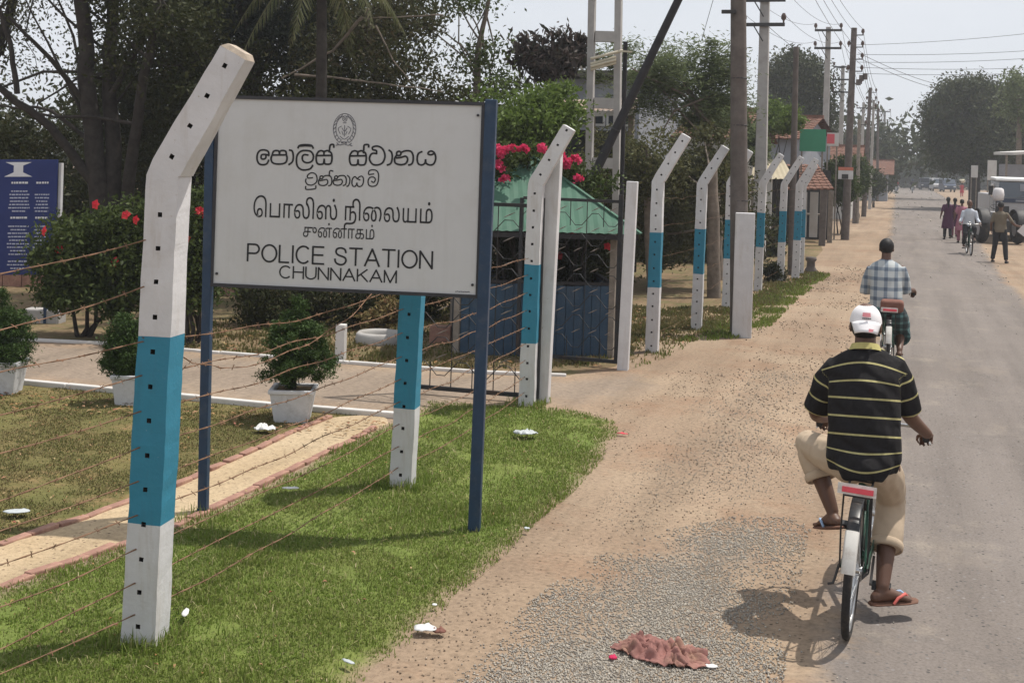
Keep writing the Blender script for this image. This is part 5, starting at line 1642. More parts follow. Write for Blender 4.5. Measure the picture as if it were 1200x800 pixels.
for k, (y0, y1) in enumerate(((53, 38), (64, 58), (73, 67), (79, 78), (86, 84))):
    A = P(1004, y0, kD); B = P(1200, y1, 46.0); B = A + (B - A) * 1.25
    nm = ('highest', 'second', 'middle', 'fourth', 'lowest')[k]
    cable(f'{nm} of the service wires crossing over the road from the pole with the plaque', [A, B], .3, .007)
for k, (y0, y1) in enumerate(((62, 99), (68, 104))):
    cable(('upper' if k == 0 else 'lower') + ' slanting wire from the plaque pole down to the huge dark tree', [P(1006, y0, kD), P(1100, y1, 80)], .1, .008)
cable('thin wire from the concrete pole down to the slim short dark pole', [P(899, 30, 32.9), P(932, 58, 28)], .05, .007)
cable('thin stay wire hanging from the sky to the feathery tree top', [P(838, -8, 25), P(822, 48, 25.5)], .02, .006)

# ------------------------------------------------------------------ buildings behind the fence
M['tile'] = simple('weathered_roof_tile', (0.17, 0.085, 0.06), 0.9, 0.3, 6, dirt=(0.085, 0.075, 0.06), dirt_amt=.6, dscale=2, bmp=.5)
M['wallgrey'] = simple('bluegrey_wall', (0.26, 0.27, 0.30), 0.9, 0.1, 2, dirt=(0.17, 0.165, 0.16), dirt_amt=.5, dscale=1.2)
M['wallwhite'] = simple('dull_white_wall', (0.50, 0.49, 0.47), 0.9, 0.08, 2, dirt=(0.33, 0.30, 0.26), dirt_amt=.5, dscale=1.5)
M['wallcream'] = simple('cream_wall', (0.38, 0.33, 0.235), 0.9, 0.15, 3, dirt=(0.25, 0.20, 0.14), dirt_amt=.5, dscale=1.5)
M['slab'] = simple('dark_slab_edge', (0.10, 0.09, 0.085), 0.9, 0.2, 3)
M['sheet'] = simple('rusty_roof_sheet', (0.30, 0.22, 0.17), 0.8, 0.25, 3, dirt=(0.36, 0.34, 0.32), dirt_amt=.6, dscale=2)
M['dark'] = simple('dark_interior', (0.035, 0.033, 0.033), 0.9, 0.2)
M['glass'] = simple('dark_window_glass', (0.03, 0.035, 0.04), 0.12, 0.1, spec=.6)

def tile_roof(name, A, B, C_, D_, rows, mat_, parent, drop=.03):
    """sloping roof A-B eave, D-C ridge, as overlapping courses of tiles, each a step proud"""
    mb = MB()
    A, B, C_, D_ = map(Vector, (A, B, C_, D_))
    n = (B - A).cross(D_ - A).normalized()
    if n.z < 0: n = -n
    for i in range(rows):
        a0, a1 = i / rows, (i + 1) / rows + .012
        p = [A.lerp(D_, a0) + n * drop, B.lerp(C_, a0) + n * drop, B.lerp(C_, min(a1, 1)) + n * .004, A.lerp(D_, min(a1, 1)) + n * .004]
        w = 14
        for k in range(w):
            f0, f1 = k / w, (k + 1) / w
            z = n * (.018 if k % 2 else 0)
            q = [p[0].lerp(p[1], f0) + z, p[0].lerp(p[1], f1) + z, p[3].lerp(p[2], f1) + z, p[3].lerp(p[2], f0) + z]
            mb.add(q + [q[0] - n * (drop + .02), q[1] - n * (drop + .02)], [(0, 1, 2, 3), (0, 4, 5, 1)])
    o = mb.build(name, mat_, parent)
    o['kind'] = 'stuff'
    return o

# flat-roofed house behind the lattice pole
b1 = foot(690, 33)
t = thing('house', 'flat-roofed bluish grey house behind the ladder-shaped concrete pole', 'house', b1)
zt = P(690, 88, 33).z
xl, xr = P(636, 150, 33).x, P(752, 150, 33).x
MB().box(((xl + xr) / 2, b1.y + 3, zt / 2 - .05), (xr - xl, 6, zt - .1)).build('wall', M['wallgrey'], t)
MB().box(((xl + xr) / 2, b1.y + 2.9, zt + .02), (xr - xl + .5, 6.6, .16)).build('roof_slab', M['slab'], t)
for k in range(3):
    x = xl + (xr - xl) * (k + .7) / 3.4
    w_ = MB().box((x, b1.y - .01, zt - 1.0), (.7, .06, .7)).build('window', M['wallwhite'], t)
    MB().box((x, b1.y - .03, zt - 1.0), (.58, .05, .58)).build('pane', M['glass'], w_)
# shed with tin roof in front
b2 = foot(685, 28)
t = thing('shed', 'dark open shed with a rusty white-edged tin roof in front of the grey house', 'shed', b2)
A, B = P(640, 134, 27), P(745, 129, 27); C2, D2 = P(748, 116, 31), P(648, 118, 31)
mb = MB(); n_ = 36
for i in range(n_):
    f0, f1 = i / n_, (i + 1) / n_
    z0, z1 = (.02 if i % 2 else 0), (0 if i % 2 else .02)
    mb.add([A.lerp(B, f0) + UP * z0, A.lerp(B, f1) + UP * z1, D2.lerp(C2, f1) + UP * z1, D2.lerp(C2, f0) + UP * z0], [(0, 1, 2, 3)])
o = mb.build('tin_roof', M['sheet'], t)
bm = bmesh.new(); bm.from_mesh(o.data); bmesh.ops.remove_doubles(bm, verts=bm.verts, dist=1e-4); bm.to_mesh(o.data); bm.free()
MB().bar(A - UP * .05, B - UP * .05, .05, .10).build('fascia', M['wallwhite'], t)
for f in (.06, .5, .94):
    p = A.lerp(B, f) + Vector((0, .15, 0)); MB().bar((p.x, p.y, -.1), (p.x, p.y, p.z - .05), .12).build('post', M['greywood'], t)
q0, q1 = D2 + Vector((.1, -.3, 0)), C2 + Vector((-.1, -.3, 0))
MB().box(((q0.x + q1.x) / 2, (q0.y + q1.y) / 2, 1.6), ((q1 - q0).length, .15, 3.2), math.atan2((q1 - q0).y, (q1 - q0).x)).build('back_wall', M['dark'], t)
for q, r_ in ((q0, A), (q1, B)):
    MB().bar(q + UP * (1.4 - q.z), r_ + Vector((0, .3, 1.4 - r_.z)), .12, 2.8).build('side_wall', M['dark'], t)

def house(label, px, D, wpx, y_eave, y_ridge, wall, dep=6.0, overhang=.5, group=None, rot=0.0, rows=12, name='house', wins=2):
    """gable house, ridge along the road front, tiled"""
    s = D / FPX
    b = foot(px, D)
    t = thing(name, label, 'house', b, group)
    w = wpx * s
    ze, zr = P(px, y_eave, D).z, P(px, y_ridge, D + dep / 2).z
    Rz = Matrix.Rotation(rot, 4, 'Z')
    L = lambda x, y, z: b + Rz @ Vector((x, y, 0)) + UP * z
    mb = MB()
    vs = [L(-w / 2, 0, 0), L(w / 2, 0, 0), L(w / 2, dep, 0), L(-w / 2, dep, 0), L(-w / 2, 0, ze), L(w / 2, 0, ze), L(w / 2, dep, ze), L(-w / 2, dep, ze), L(-w / 2, dep / 2, zr - .1), L(w / 2, dep / 2, zr - .1)]
    mb.add(vs, [(0, 1, 5, 4), (2, 3, 7, 6), (1, 2, 6, 9, 5), (3, 0, 4, 8, 7)])
    mb.build('wall', wall, t)
    o = overhang; sl = (zr - ze) / (dep / 2)
    e = ze - sl * o
    tile_roof('roof', L(-w / 2 - o, -o, e), L(w / 2 + o, -o, e), L(w / 2 + o, dep / 2, zr), L(-w / 2 - o, dep / 2, zr), rows, M['tile'], t)
    tile_roof('roof', L(w / 2 + o, dep + o, e), L(-w / 2 - o, dep + o, e), L(-w / 2 - o, dep / 2, zr), L(w / 2 + o, dep / 2, zr), rows, M['tile'], t)
    for k in range(wins):
        x = -w / 2 + w * (k + .5) / wins
        f = MB().box(L(x, -.02, ze * .55), (.95, .10, 1.15), rot).build('window', M['greywood'], t)
        MB().box(L(x, -.05, ze * .55), (.80, .08, 1.0), rot).build('pane', M['glass'], f)
    MB().bar(L(-w / 2 - o, dep / 2, zr + .05), L(w / 2 + o, dep / 2, zr + .05), .2, .14).build('ridge_tiles', M['tile'], t)
    return t
GH = 'houses along the left side of the road'
house('house with brown tiled roof and bluish wall beyond the brown utility pole', 898, 44, 64, 160, 138, M['wallgrey'], 6, .3, GH, rot=R(-8), wins=3)
house('tiled house half hidden behind the feathery light green tree', 825, 37, 60, 158, 130, M['wallwhite'], 6, .3, GH, rot=R(-4))
house('low tiled house behind the bushes near the plaque pole', 980, 62, 30, 190, 172, M['wallwhite'], 6, .5, GH)
house('small far roadside house at the foot of the pole row', 1024, 105, 26, 202, 188, M['wallgrey'], 6, .5, GH)

# signboards
M['signgreen'] = simple('green_signboard', (0.03, 0.20, 0.11), 0.55, .08, 3)
M['signred'] = simple('red_signboard', (0.52, 0.09, 0.11), 0.55, .1, 3)
def signboard(label, x0, y0, x1, y1, D, mat_, legs=True, patch=None, name='signboard', frame=M['greywood']):
    a, c = P(x0, y1, D), P(x1, y0, D)
    mid = (a + c) / 2
    t = thing(name, label, 'signboard', (mid.x, mid.y, 0))
    ang = YAW
    MB().box(mid, ((c - a).dot(RT), .06, c.z - a.z), ang).build('panel', mat_, t)
    if patch: MB().box(mid - FW * .035 + UP * patch[1] + RT * patch[2], (patch[3], .012, patch[4]), ang).build('panel_print', patch[0], t)
    for s in (-.4, .4):
        p = mid + RT * s * (c - a).dot(RT) + FW * .06
        MB().bar((p.x, p.y, -.1), (p.x, p.y, c.z - .03), .05).build('leg', frame, t)
    return t
signboard('plain green signboard above the bush beside the tall dark poles', 937, 152, 968, 177, 41, M['signgreen'])
signboard('small red and white signboard to the right of the green one', 969, 156, 983, 171, 43, M['wallwhite'], patch=(M['signred'], .02, -.08, .26, .34))

# shop with cream awning
b = foot(905, 37)
t = thing('shop', 'roadside shop with a sloping cream awning on a pale pillar', 'shop', b)
A, B, C_, D_ = P(880, 210, 36), P(931, 210, 36), P(918, 187, 39), P(884, 187, 39)
mb = MB(); 
for i in range(16):
    f0, f1 = i / 16, (i + 1) / 16; z0, z1 = (.014 if i % 2 else 0), (0 if i % 2 else .014)
    mb.add([A.lerp(B, f0) + UP * z0, A.lerp(B, f1) + UP * z1, D_.lerp(C_, f1) + UP * z1, D_.lerp(C_, f0) + UP * z0], [(0, 1, 2, 3)])
o = mb.build('awning', M['wallcream'], t)
bm = bmesh.new(); bm.from_mesh(o.data); bmesh.ops.remove_doubles(bm, verts=bm.verts, dist=1e-4); bm.to_mesh(o.data); bm.free()
p = P(900, 210, 36.2); MB().bar((p.x, p.y, -.1), (p.x, p.y, p.z + .1), .24).build('pillar', M['wallwhite'], t)
p = P(884, 210, 36.2); MB().bar((p.x, p.y, -.1), (p.x, p.y, p.z + .1), .14).build('pillar', M['greywood'], t)
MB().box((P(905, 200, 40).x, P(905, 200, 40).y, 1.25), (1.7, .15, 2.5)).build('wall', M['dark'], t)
# kiosk with orange brown tiles
b = foot(952, 40)
t = thing('kiosk', 'small roadside kiosk with orange tiled roof, white panels and a brown wooden post', 'kiosk', b)
tile_roof('roof', P(922, 222, 39.4), P(977, 222, 39), P(958, 193, 42), P(912, 193, 42), 9, M['tile'], t)
p = P(966, 220, 39.2); g_ = G(963, 288); MB().bar((g_.x, g_.y, -.1), (g_.x + .03, g_.y, p.z), .20).build('post', M['brownwood'], t)
p = P(974, 220, 41); MB().bar((p.x, p.y, -.1), (p.x, p.y, p.z - .1), .16).build('post', M['greywood'], t)
for k, (x0, x1) in enumerate(((936, 941), (943, 946), (948, 959))):
    a, c = P(x0, 276, 41), P(x1, 234, 41)
    MB().box(((a.x + c.x) / 2, a.y, (a.z + c.z) / 2 + .1), (c.x - a.x, .05, c.z - a.z + .3)).build('panel', M['wallwhite'], t)
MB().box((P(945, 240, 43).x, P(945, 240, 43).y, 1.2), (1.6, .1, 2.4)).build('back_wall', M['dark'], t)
MB().box((P(945, 240, 41.6).x, P(945, 240, 41.6).y, .9), (1.3, .5, .06)).build('counter', M['greywood'], t)

# broken concrete stump on the dirt
b = G(950, 320)
t = MB().loft([(b + UP * z, Vector((r_, 0, 0)), Vector((0, r_ * .8, 0))) for z, r_ in ((-.03, .15), (.08, .14), (.14, .10), (.26, .09), (.31, .13), (.37, .12), (.38, .02))]).build('concrete_stump', M['brownwood'])
tag(t, 'short dark waisted stump on the dirt beside the last fence post', 'stump')

# small things in the garden
b = G(399, 421); o = MB().box((b.x, b.y, .19), (.11, .11, .44), R(8)).build('bollard', M['white']); bev(o, .01, 2)
tag(o, 'small white square bollard at the far kerb under the police sign', 'bollard')
b = G(445, 402)
o = MB().torus(b + UP * .05, UP, .27, (.045, .10), 40, 8).build('planter_ring', M['concrete'])
tag(o, 'round pale concrete planter ring at the foot of the croton bush', 'planter')
b = G(517, 402); o = MB().box((b.x, b.y, .1), (.28, .2, .26), R(10)).build('masonry_block', M['brick']); bev(o, .015, 2)
tag(o, 'reddish masonry block on the ground left of the blue board wall', 'block')
b = G(52, 378); o = MB().box((b.x, b.y, .09), (.5, .25, .2), R(14)).build('trough', M['concrete']); bev(o, .02, 2)
tag(o, 'grey concrete trough below the blue notice board', 'trough')
A, B = foot(-60, 21), foot(305, 20.5)
t = thing('garden_wall', 'long low reddish brown wall in the shade at the back of the garden', 'garden wall', A)
n_ = 16
for i in range(n_):
    p, q = A.lerp(B, (i + .02) / n_), A.lerp(B, (i + .98) / n_)
    MB().bar(p + UP * .12, q + UP * .12, .2, .26 + random.uniform(-.01, .01)).build('stone', M['brick'], t)
# a few thin posts and low fence far down the left roadside
for k, (x, y, h, lab) in enumerate([(1000, 262, 1.5, 'short brown post on the dirt behind the pole with the plaque'), (1004, 256, 1.3, 'thin brown post beside the tall roadside bush'), (1020, 243, 1.5, 'thin post in the dull bush down the left roadside'), (1035, 232, 1.6, 'tiny far post near the end of the left roadside')]):
    g_ = G(x, y); tag(MB().bar((g_.x, g_.y, -.1), (g_.x + .02, g_.y, h), .11).build('wooden_post', M['brownwood']), lab, 'wooden post', 'wooden posts down the left roadside')

# right side of the road, far: shop roof, plates on posts
b = foot(1196, 62)
t = thing('shop', 'shop front with a thin pale canopy slab under the huge tree on the right', 'shop', b)
a, c = P(1176, 180, 60), P(1250, 176, 62)
MB().bar(a, c, 1.2, .13).build('canopy', M['wallwhite'], t)
MB().box(((a.x + c.x) / 2 + .6, a.y + 2, 1.5), ((c - a).length, .2, 3.0)).build('wall', M['wallgrey'], t)
for f in (.05, .5, .95):
    p = a.lerp(c, f); MB().bar((p.x, p.y, -.1), (p.x, p.y, p.z - .07), .1).build('post', M['greywood'], t)
signboard('white plate on posts at the right roadside, nearer the walking women', 1138, 194, 1146, 208, 66, M['wallwhite'])
signboard('white double plate on posts behind the mirror of the truck', 1157, 188, 1168, 211, 58, M['wallwhite'])
t = dark_pole('slim pole in front of the huge dark tree at the right side of the road', (1184, 236), (1185, 122), .12, .08, M['greywood'], 0)

# ------------------------------------------------------------------ people: bodies as one fused surface, clothes as children
def fuse(mb, name, mat_, parent, voxel=.012, smooth=4, wrinkle=0.0, wscale=14, seed=0):
    o = mb.build(name, mat_, None)
    m = o.modifiers.new('fuse', 'REMESH'); m.mode = 'VOXEL'; m.voxel_size = voxel; m.use_smooth_shade = True
    bpy.context.view_layer.update()
    me = bpy.data.meshes.new_from_object(o.evaluated_get(bpy.context.evaluated_depsgraph_get()))
    old = o.data; o.modifiers.clear(); o.data = me; bpy.data.meshes.remove(old)
    me.name = name
    bm = bmesh.new(); bm.from_mesh(me)
    for _ in range(smooth): bmesh.ops.smooth_vert(bm, verts=bm.verts, factor=.5, use_axis_x=True, use_axis_y=True, use_axis_z=True)
    if wrinkle:
        bm.normal_update()
        for v in bm.verts:
            p = v.co * wscale
            w = pnoise(Vector((p.x, p.y, p.z * .45 + seed))) + .5 * pnoise(Vector((p.x * 2, p.y * 2, p.z + seed + 4)))
            v.co += v.normal * (w * wrinkle)
    off = wloc(parent)
    for v in bm.verts: v.co -= off
    for f in bm.faces: f.smooth = True
    bm.to_mesh(me); bm.free()
    if not me.materials: me.materials.append(mat_)
    o.parent = parent
    return o

def limb(mb, pts, rs, flat=1.0, lat=None, steps=5):
    """smooth tapered limb through joints, round ends"""
    P_, R_ = [Vector(p) for p in pts], list(rs)
    q, r = [], []
    for i in range(len(P_) - 1):
        p0, p1, p2, p3 = P_[max(i - 1, 0)], P_[i], P_[i + 1], P_[min(i + 2, len(P_) - 1)]
        for j in range(steps):
            t = j / steps
            c = 0.5 * ((2 * p1) + (p2 - p0) * t + (2 * p0 - 5 * p1 + 4 * p2 - p3) * t * t + (3 * p1 - p0 - 3 * p2 + p3) * t ** 3)
            q.append(p1.lerp(p2, t).lerp(c, .6)); r.append(R_[i] + (R_[i + 1] - R_[i]) * t)
    q.append(P_[-1]); r.append(R_[-1])
    d0, d1 = (q[0] - q[1]).normalized(), (q[-1] - q[-2]).normalized()
    q = [q[0] + d0 * r[0] * .8] + q + [q[-1] + d1 * r[-1] * .8]; r = [r[0] * .55] + r + [r[-1] * .55]
    mb.tube(q, r, 12)

def head(mb, c, up, fwd, s=1.0):
    up = Vector(up).normalized(); fwd = Vector(fwd); fwd = (fwd - up * fwd.dot(up)).normalized(); sd_ = fwd.cross(up)
    Mh = Matrix((sd_, fwd, up)).transposed()
    mb.ball(c + up * .018 * s, (.076 * s, .095 * s, .104 * s), M=Mh, nu=18, nv=12)
    mb.ball(c - up * .055 * s + fwd * .025 * s, (.056 * s, .066 * s, .062 * s), M=Mh, nu=14, nv=10)
    mb.ball(c + fwd * .098 * s - up * .022 * s, (.013 * s, .018 * s, .024 * s), M=Mh)          # nose
    mb.ball(c + fwd * .082 * s - up * .066 * s, (.026 * s, .014 * s, .009 * s), M=Mh)          # mouth
    for k in (-1, 1):
        mb.ball(c + sd_ * k * .078 * s - up * .012 * s - fwd * .005 * s, (.010 * s, .020 * s, .032 * s), M=Mh)
        mb.ball(c + sd_ * k * .030 * s + fwd * .080 * s + up * .018 * s, (.022 * s, .012 * s, .007 * s), M=Mh)   # brow
    return Mh

def hand(mb, wr, d, palm_n, side, curl=1.2, s=1.0):
    """palm and five fingers closing towards palm_n; side: vector to the thumb"""
    d = Vector(d).normalized(); n = Vector(palm_n); n = (n - d * n.dot(d)).normalized(); th = Vector(side); th = (th - d * th.dot(d) - n * th.dot(n)).normalized()
    mb.loft([(wr - d * .01, th * .024 * s, n * .018 * s), (wr + d * .03 * s, th * .036 * s, n * .016 * s), (wr + d * .085 * s, th * .041 * s, n * .013 * s), (wr + d * .095 * s, th * .036 * s, n * .010 * s)])
    for k, L in enumerate((.072, .080, .074, .058)):
        p = wr + d * (.088 - .004 * abs(k - 1)) * s + th * (.031 - .0205 * k) * s
        pts = [p - d * .012 * s]; a = 0; q = p
        for j, f in enumerate((.45, .32, .23)):
            pts.append(q); a += curl * (.55, .75, .5)[j] * (1 + .06 * k)
            q = q + (d * math.cos(a) + n * math.sin(a)) * L * f * s
        pts.append(q)
        mb.tube(pts, [.0088 * s, .0086 * s, .0080 * s, .0072 * s, .0058 * s], 8)
    p = wr + d * .025 * s + th * .030 * s
    mb.tube([p - th * .012 * s, p + th * .018 * s + d * .022 * s + n * .010 * s, p + th * .020 * s + d * .045 * s + n * .028 * s, p + th * .010 * s + d * .060 * s + n * .042 * s], [.012 * s, .0105 * s, .0092 * s, .007 * s], 8)

def foot_shape(mb, ank, heading, s=1.0, sole_z=None, pitch=0.0):
    f = Vector(heading).normalized(); sd_ = f.cross(UP).normalized(); u = sd_.cross(f).normalized()
    h = (.075 * s) if sole_z is None else max(.04, ank.z - sole_z)
    b = ank - u * h
    mb.loft([(b - f * .062 * s + u * .022 * s, sd_ * .020 * s, u * .018 * s), (b - f * .04 * s + u * .03 * s, sd_ * .032 * s, u * .030 * s), (b + u * .045 * s, sd_ * .033 * s, u * .043 * s), (b + f * .06 * s + u * .036 * s, sd_ * .037 * s, u * .032 * s),
             (b + f * .12 * s + u * .022 * s, sd_ * .046 * s, u * .02 * s), (b + f * .15 * s + u * .016 * s, sd_ * .044 * s, u * .014 * s)])
    for k in range(5):
        x = (-.036 + .018 * k) * s
        L = (.052, .046, .040, .034, .028)[k] * s
        p = b + f * (.148 - .004 * k) * s + sd_ * x + u * .012 * s
        mb.tube([p - f * .012, p + f * L * .5 + u * .003, p + f * L], [.0105 * s if k else .013 * s] * 2 + [.007 * s], 8)
    return b, f, sd_, u

SKIN = simple('dark_brown_skin', (0.105, 0.052, 0.033), 0.5, .10, 12, spec=.4)
HAIR = simple('black_hair', (0.012, 0.011, 0.011), 0.6, .3, 60)

def attr(o, name, fn):
    at = o.data.attributes.new(name, 'FLOAT', 'POINT')
    off = wloc(o.parent) if o.parent else Vector((0, 0, 0))
    at.data.foreach_set('value', [fn(v.co + off) for v in o.data.vertices])

def seg_t(p, a, b):
    d = b - a
    t = max(0, min(1, (p - a).dot(d) / d.length_squared))
    return t, (p - a - d * t).length

# ---- the bicycle -----------------------------------------------------------
M['tyre'] = simple('black_tyre', (0.022, 0.021, 0.021), 0.85, .25, 20, dirt=(.14, .11, .085), dirt_amt=.5, dscale=8)
M['chrome'] = simple('worn_chrome', (0.50, 0.50, 0.50), 0.3, .1, 20, metal=.9)
M['bikegreen'] = simple('dark_green_enamel', (0.015, 0.055, 0.035), 0.35, .15, 10)
M['bikeblack'] = simple('black_enamel', (0.022, 0.022, 0.024), 0.35, .2, 10, dirt=(.13, .10, .08), dirt_amt=.45, dscale=9)
M['flapwhite'] = simple('dirty_white_mudguard', (0.58, 0.56, 0.52), 0.6, .08, 12, dirt=(.30, .24, .19), dirt_amt=.7, dscale=9)
M['reflector'] = simple('red_reflector', (0.62, 0.07, 0.09), 0.25, .1, 20)
M['rubber'] = simple('grey_black_rubber', (0.03, 0.03, 0.032), 0.8, .2)
CRANK = Vector((0, math.sin(R(50)), math.cos(R(50)))) * .17         # left crank forward and up
def bicycle(label):
    t = thing('bicycle', label, 'bicycle', (0, 0, 0), 'bicycles ridden down the road')
    X = Vector((1, 0, 0))
    def wheel(c):
        w = MB().torus(c, X, .322, .0205, 56, 8).build('wheel', M['tyre'], t)
        MB().torus(c, X, .297, (.008, .015), 56, 8).build('rim', M['chrome'], w)
        MB().tube([c - X * .05, c - X * .045, c - X * .03, c + X * .03, c + X * .045, c + X * .05], [.012, .026, .016, .016, .026, .012], 12).build('hub', M['chrome'], w)
        sp_ = MB()
        for k in range(32):
            a = 2 * math.pi * k / 32; s = (-1) ** k
            b = a + .5 * (1 if k % 4 < 2 else -1)
            sp_.tube([c + X * s * .035 + Vector((0, math.cos(a), math.sin(a))) * .022, c + Vector((0, math.cos(b), math.sin(b))) * .292], .0016, 3, 0, False)
        sp_.build('spokes', M['chrome'], w)['kind'] = 'stuff'
    Wr, Wf = Vector((0, 0, .345)), Vector((0, 1.12, .345))
    wheel(Wr); wheel(Wf)
    B = Vector((0, .46, .29))
    f = MB()
    f.tube([B, (0, .31, .74)], .015, 10); f.tube([(0, .325, .71), (0, .90, .76)], .015, 10); f.tube([B, (0, .93, .66)], .016, 10); f.tube([(0, .89, .80), (0, .945, .62)], .019, 10)
    for s in (-1, 1):
        f.tube([Wr + X * s * .058, Vector((s * .045, .2, .325)), B + X * s * .03], .009, 8)
        f.tube([Wr + X * s * .058, Vector((s * .04, .2, .56)), Vector((s * .018, .315, .715))], .008, 8)
    f.tube([B - X * .045, B + X * .045], .024, 12)
    fuse(f, 'frame', M['bikegreen'], t, .006, 1)
    fk = MB()
    for s in (-1, 1):
        fk.tube([Vector((s * .035, .955, .62)), Vector((s * .045, 1.02, .48)), Wf + X * s * .05], [.012, .011, .008], 8)
    fk.tube([Vector((-.04, .952, .625)), Vector((.04, .952, .625))], .013, 8)
    fuse(fk, 'fork', M['bikegreen'], t, .006, 1)
    MB().torus(Wr, X, .362, (.004, .030), 40, 8, a0=R(-50), a1=R(50), e0=Vector((0, 0, 1))).build('mudguard', M['bikeblack'], t)
    MB().torus(Wr, X, .366, (.006, .034), 24, 8, a0=R(44), a1=R(77), e0=Vector((0, 0, 1))).build('mudguard_flap', M['flapwhite'], t)
    MB().torus(Wf, X, .362, (.004, .028), 40, 8, a0=R(-35), a1=R(110), e0=Vector((0, 0, 1))).build('mudguard', M['bikeblack'], t)
    MB().tube([(0, .305, .73), (0, .285, .80)], .0125, 10).build('seat_post', M['chrome'], t)
    MB().loft([((0, .115, .83), (.06, 0, 0), (0, .0, .022)), ((0, .14, .835), (.10, 0, 0), (0, 0, .032)), ((0, .21, .83), (.098, 0, 0), (0, 0, .035)), ((0, .29, .825), (.055, 0, 0), (0, 0, .03)), ((0, .37, .825), (.026, 0, 0), (0, 0, .024)), ((0, .41, .822), (.015, 0, 0), (0, 0, .015))]).build('saddle', M['rubber'], t)
    sp_ = MB()
    for s in (-1, 1):
        sp_.torus(Vector((s * .055, .16, .785)), Vector((0, 0, 1)), .016, .003, 12, 5); sp_.torus(Vector((s * .055, .16, .775)), Vector((0, 0, 1)), .016, .003, 12, 5)
        MB().tube([(s * .055, .16, .81), (s * .055, .16, .765), (s * .03, .29, .785)], .005, 6).build('saddle_spring', M['chrome'], t)
    h = MB()
    h.tube([(0, .885, .80), (0, .87, .90), (0, .90, .915)], .012, 10)
    for s in (-1, 1):
        h.tube([(0, .90, .915), (s * .10, .915, .93), (s * .20, .89, .935), (s * .265, .80, .925), (s * .285, .70, .915)], .011, 10)
    fuse(h, 'handlebar', M['chrome'], t, .006, 1)
    for s in (-1, 1):
        MB().tube([(s * .279, .775, .922), (s * .287, .68, .912)], .017, 12).build('grip', M['rubber'], t)
        MB().tube([(s * .25, .84, .925), (s * .27, .86, .90), (s * .31, .75, .875)], .005, 6).build('brake_lever', M['chrome'], t)
    rk = MB()
    pl = [(-.06, -.16, .755), (.06, -.16, .755), (.055, .26, .76), (-.055, .26, .76)]
    for a, b in zip(pl, pl[1:] + pl[:1]): rk.tube([a, b], .006, 6)
    for y in (-.05, .06, .16): rk.tube([(-.058, y, .757), (.058, y, .757)], .005, 6)
    for s in (-1, 1): rk.tube([(s * .068, -.08, .755), (s * .072, -.04, .55), (s * .066, 0, .345)], .005, 6)
    rk.build('carrier', M['bikeblack'], t)
    MB().box((0, -.175, .79), (.185, .012, .052), Matrix.Rotation(R(-12), 3, 'X')).build('tail_plate', M['flapwhite'], t)
    MB().box((.004, -.184, .789), (.150, .010, .026), Matrix.Rotation(R(-12), 3, 'X')).build('reflector', M['reflector'], t)
    ch = MB()
    ch.torus(B + X * .055, X, .092, (.004, .003), 36, 6); ch.torus(Wr + X * .05, X, .036, (.004, .003), 20, 6)
    for s in (-1, 1): ch.bar(B + X * .055 + UP * s * .092, Wr + X * .05 + UP * s * .036, .006, .008)
    for k in range(5):
        a = 2 * math.pi * k / 5; ch.bar(B + X * .055, B + X * .055 + Vector((0, math.cos(a), math.sin(a))) * .09, .004, .012)
    ch.build('chain_drive', M['iron'], t)
    MB().prism([B + X * .068 + Vector((0, .10, -.02)), B + X * .068 + Vector((0, .08, .085)), B + X * .068 + Vector((0, -.02, .115)), Wr + X * .068 + Vector((0, .02, .06)), Wr + X * .068 + Vector((0, -.04, .03)), Wr + X * .068 + Vector((0, 0, .015)), B + X * .068 + Vector((0, -.05, .05))], X * .006).build('chain_guard', M['bikegreen'], t)
    for s, cr_ in ((-1, CRANK), (1, -CRANK)):
        a = B + X * s * .075
        c = MB().bar(a, a + cr_, .014, .022).build('crank', M['chrome'], t)
        MB().box(a + cr_ + X * s * .055, (.095, .085, .026)).build('pedal', M['rubber'], t)
    MB().tube([Wr + Vector((-.07, .02, .01)), Wr + Vector((-.085, .0, -.06)), Wr + Vector((-.09, -.02, -.08)), Wr + Vector((-.115, -.03, -.085))], .007, 6).build('kickstand', M['iron'], t)
    MB().tube([(0, .93, .96), (.03, .94, .97), (.06, .93, .985)], .02, 10).build('bell', M['chrome'], t)
    return t
BIKE1 = G(993, 746)
bike1 = bicycle('roadster bicycle with red tail reflector ridden by the man in the white cap')
bike2 = dup(bike1)
bike1.location = BIKE1
bike1.rotation_euler = (0, R(2.8), R(-3))
bpy.context.view_layer.update()

# ---- rider in the striped shirt ----------------------------------------------
def stripemat(name, dark, pale, pitch, width, attr_name='stripe'):
    m, nt, b = nodes_of(name)
    a = nt.nodes.new('ShaderNodeAttribute'); a.attribute_name = attr_name
    d = nt.nodes.new('ShaderNodeMath'); d.operation = 'DIVIDE'; d.inputs[1].default_value = pitch
    f = nt.nodes.new('ShaderNodeMath'); f.operation = 'FRACT'
    nt.links.new(a.outputs['Fac'], d.inputs[0]); nt.links.new(d.outputs[0], f.inputs[0])
    w = width / pitch
    r = ramp(nt, f.outputs[0], [(0.0, pale), (w * .8, pale), (w, dark), (1.0, dark)])
    r.color_ramp.interpolation = 'LINEAR'
    n = noise_node(nt, 60, 3); rr = ramp(nt, n.outputs['Fac'], [(.3, (.85,) * 3), (.7, (1.12,) * 3)])
    out = mixc(nt, 1.0, r.outputs['Color'], rr.outputs['Color'], 'MULTIPLY')
    nt.links.new(out, b.inputs['Base Color']); b.inputs['Roughness'].default_value = .9; b.inputs['Specular IOR Level'].default_value = .15
    return m
M['stripe'] = stripemat('black_polo_yellow_stripes', (0.017, 0.016, 0.017), (0.40, 0.36, 0.17), .0935, .0105)
M['collar'] = simple('yellowish_collar', (0.42, 0.37, 0.15), .9, .12, 40)
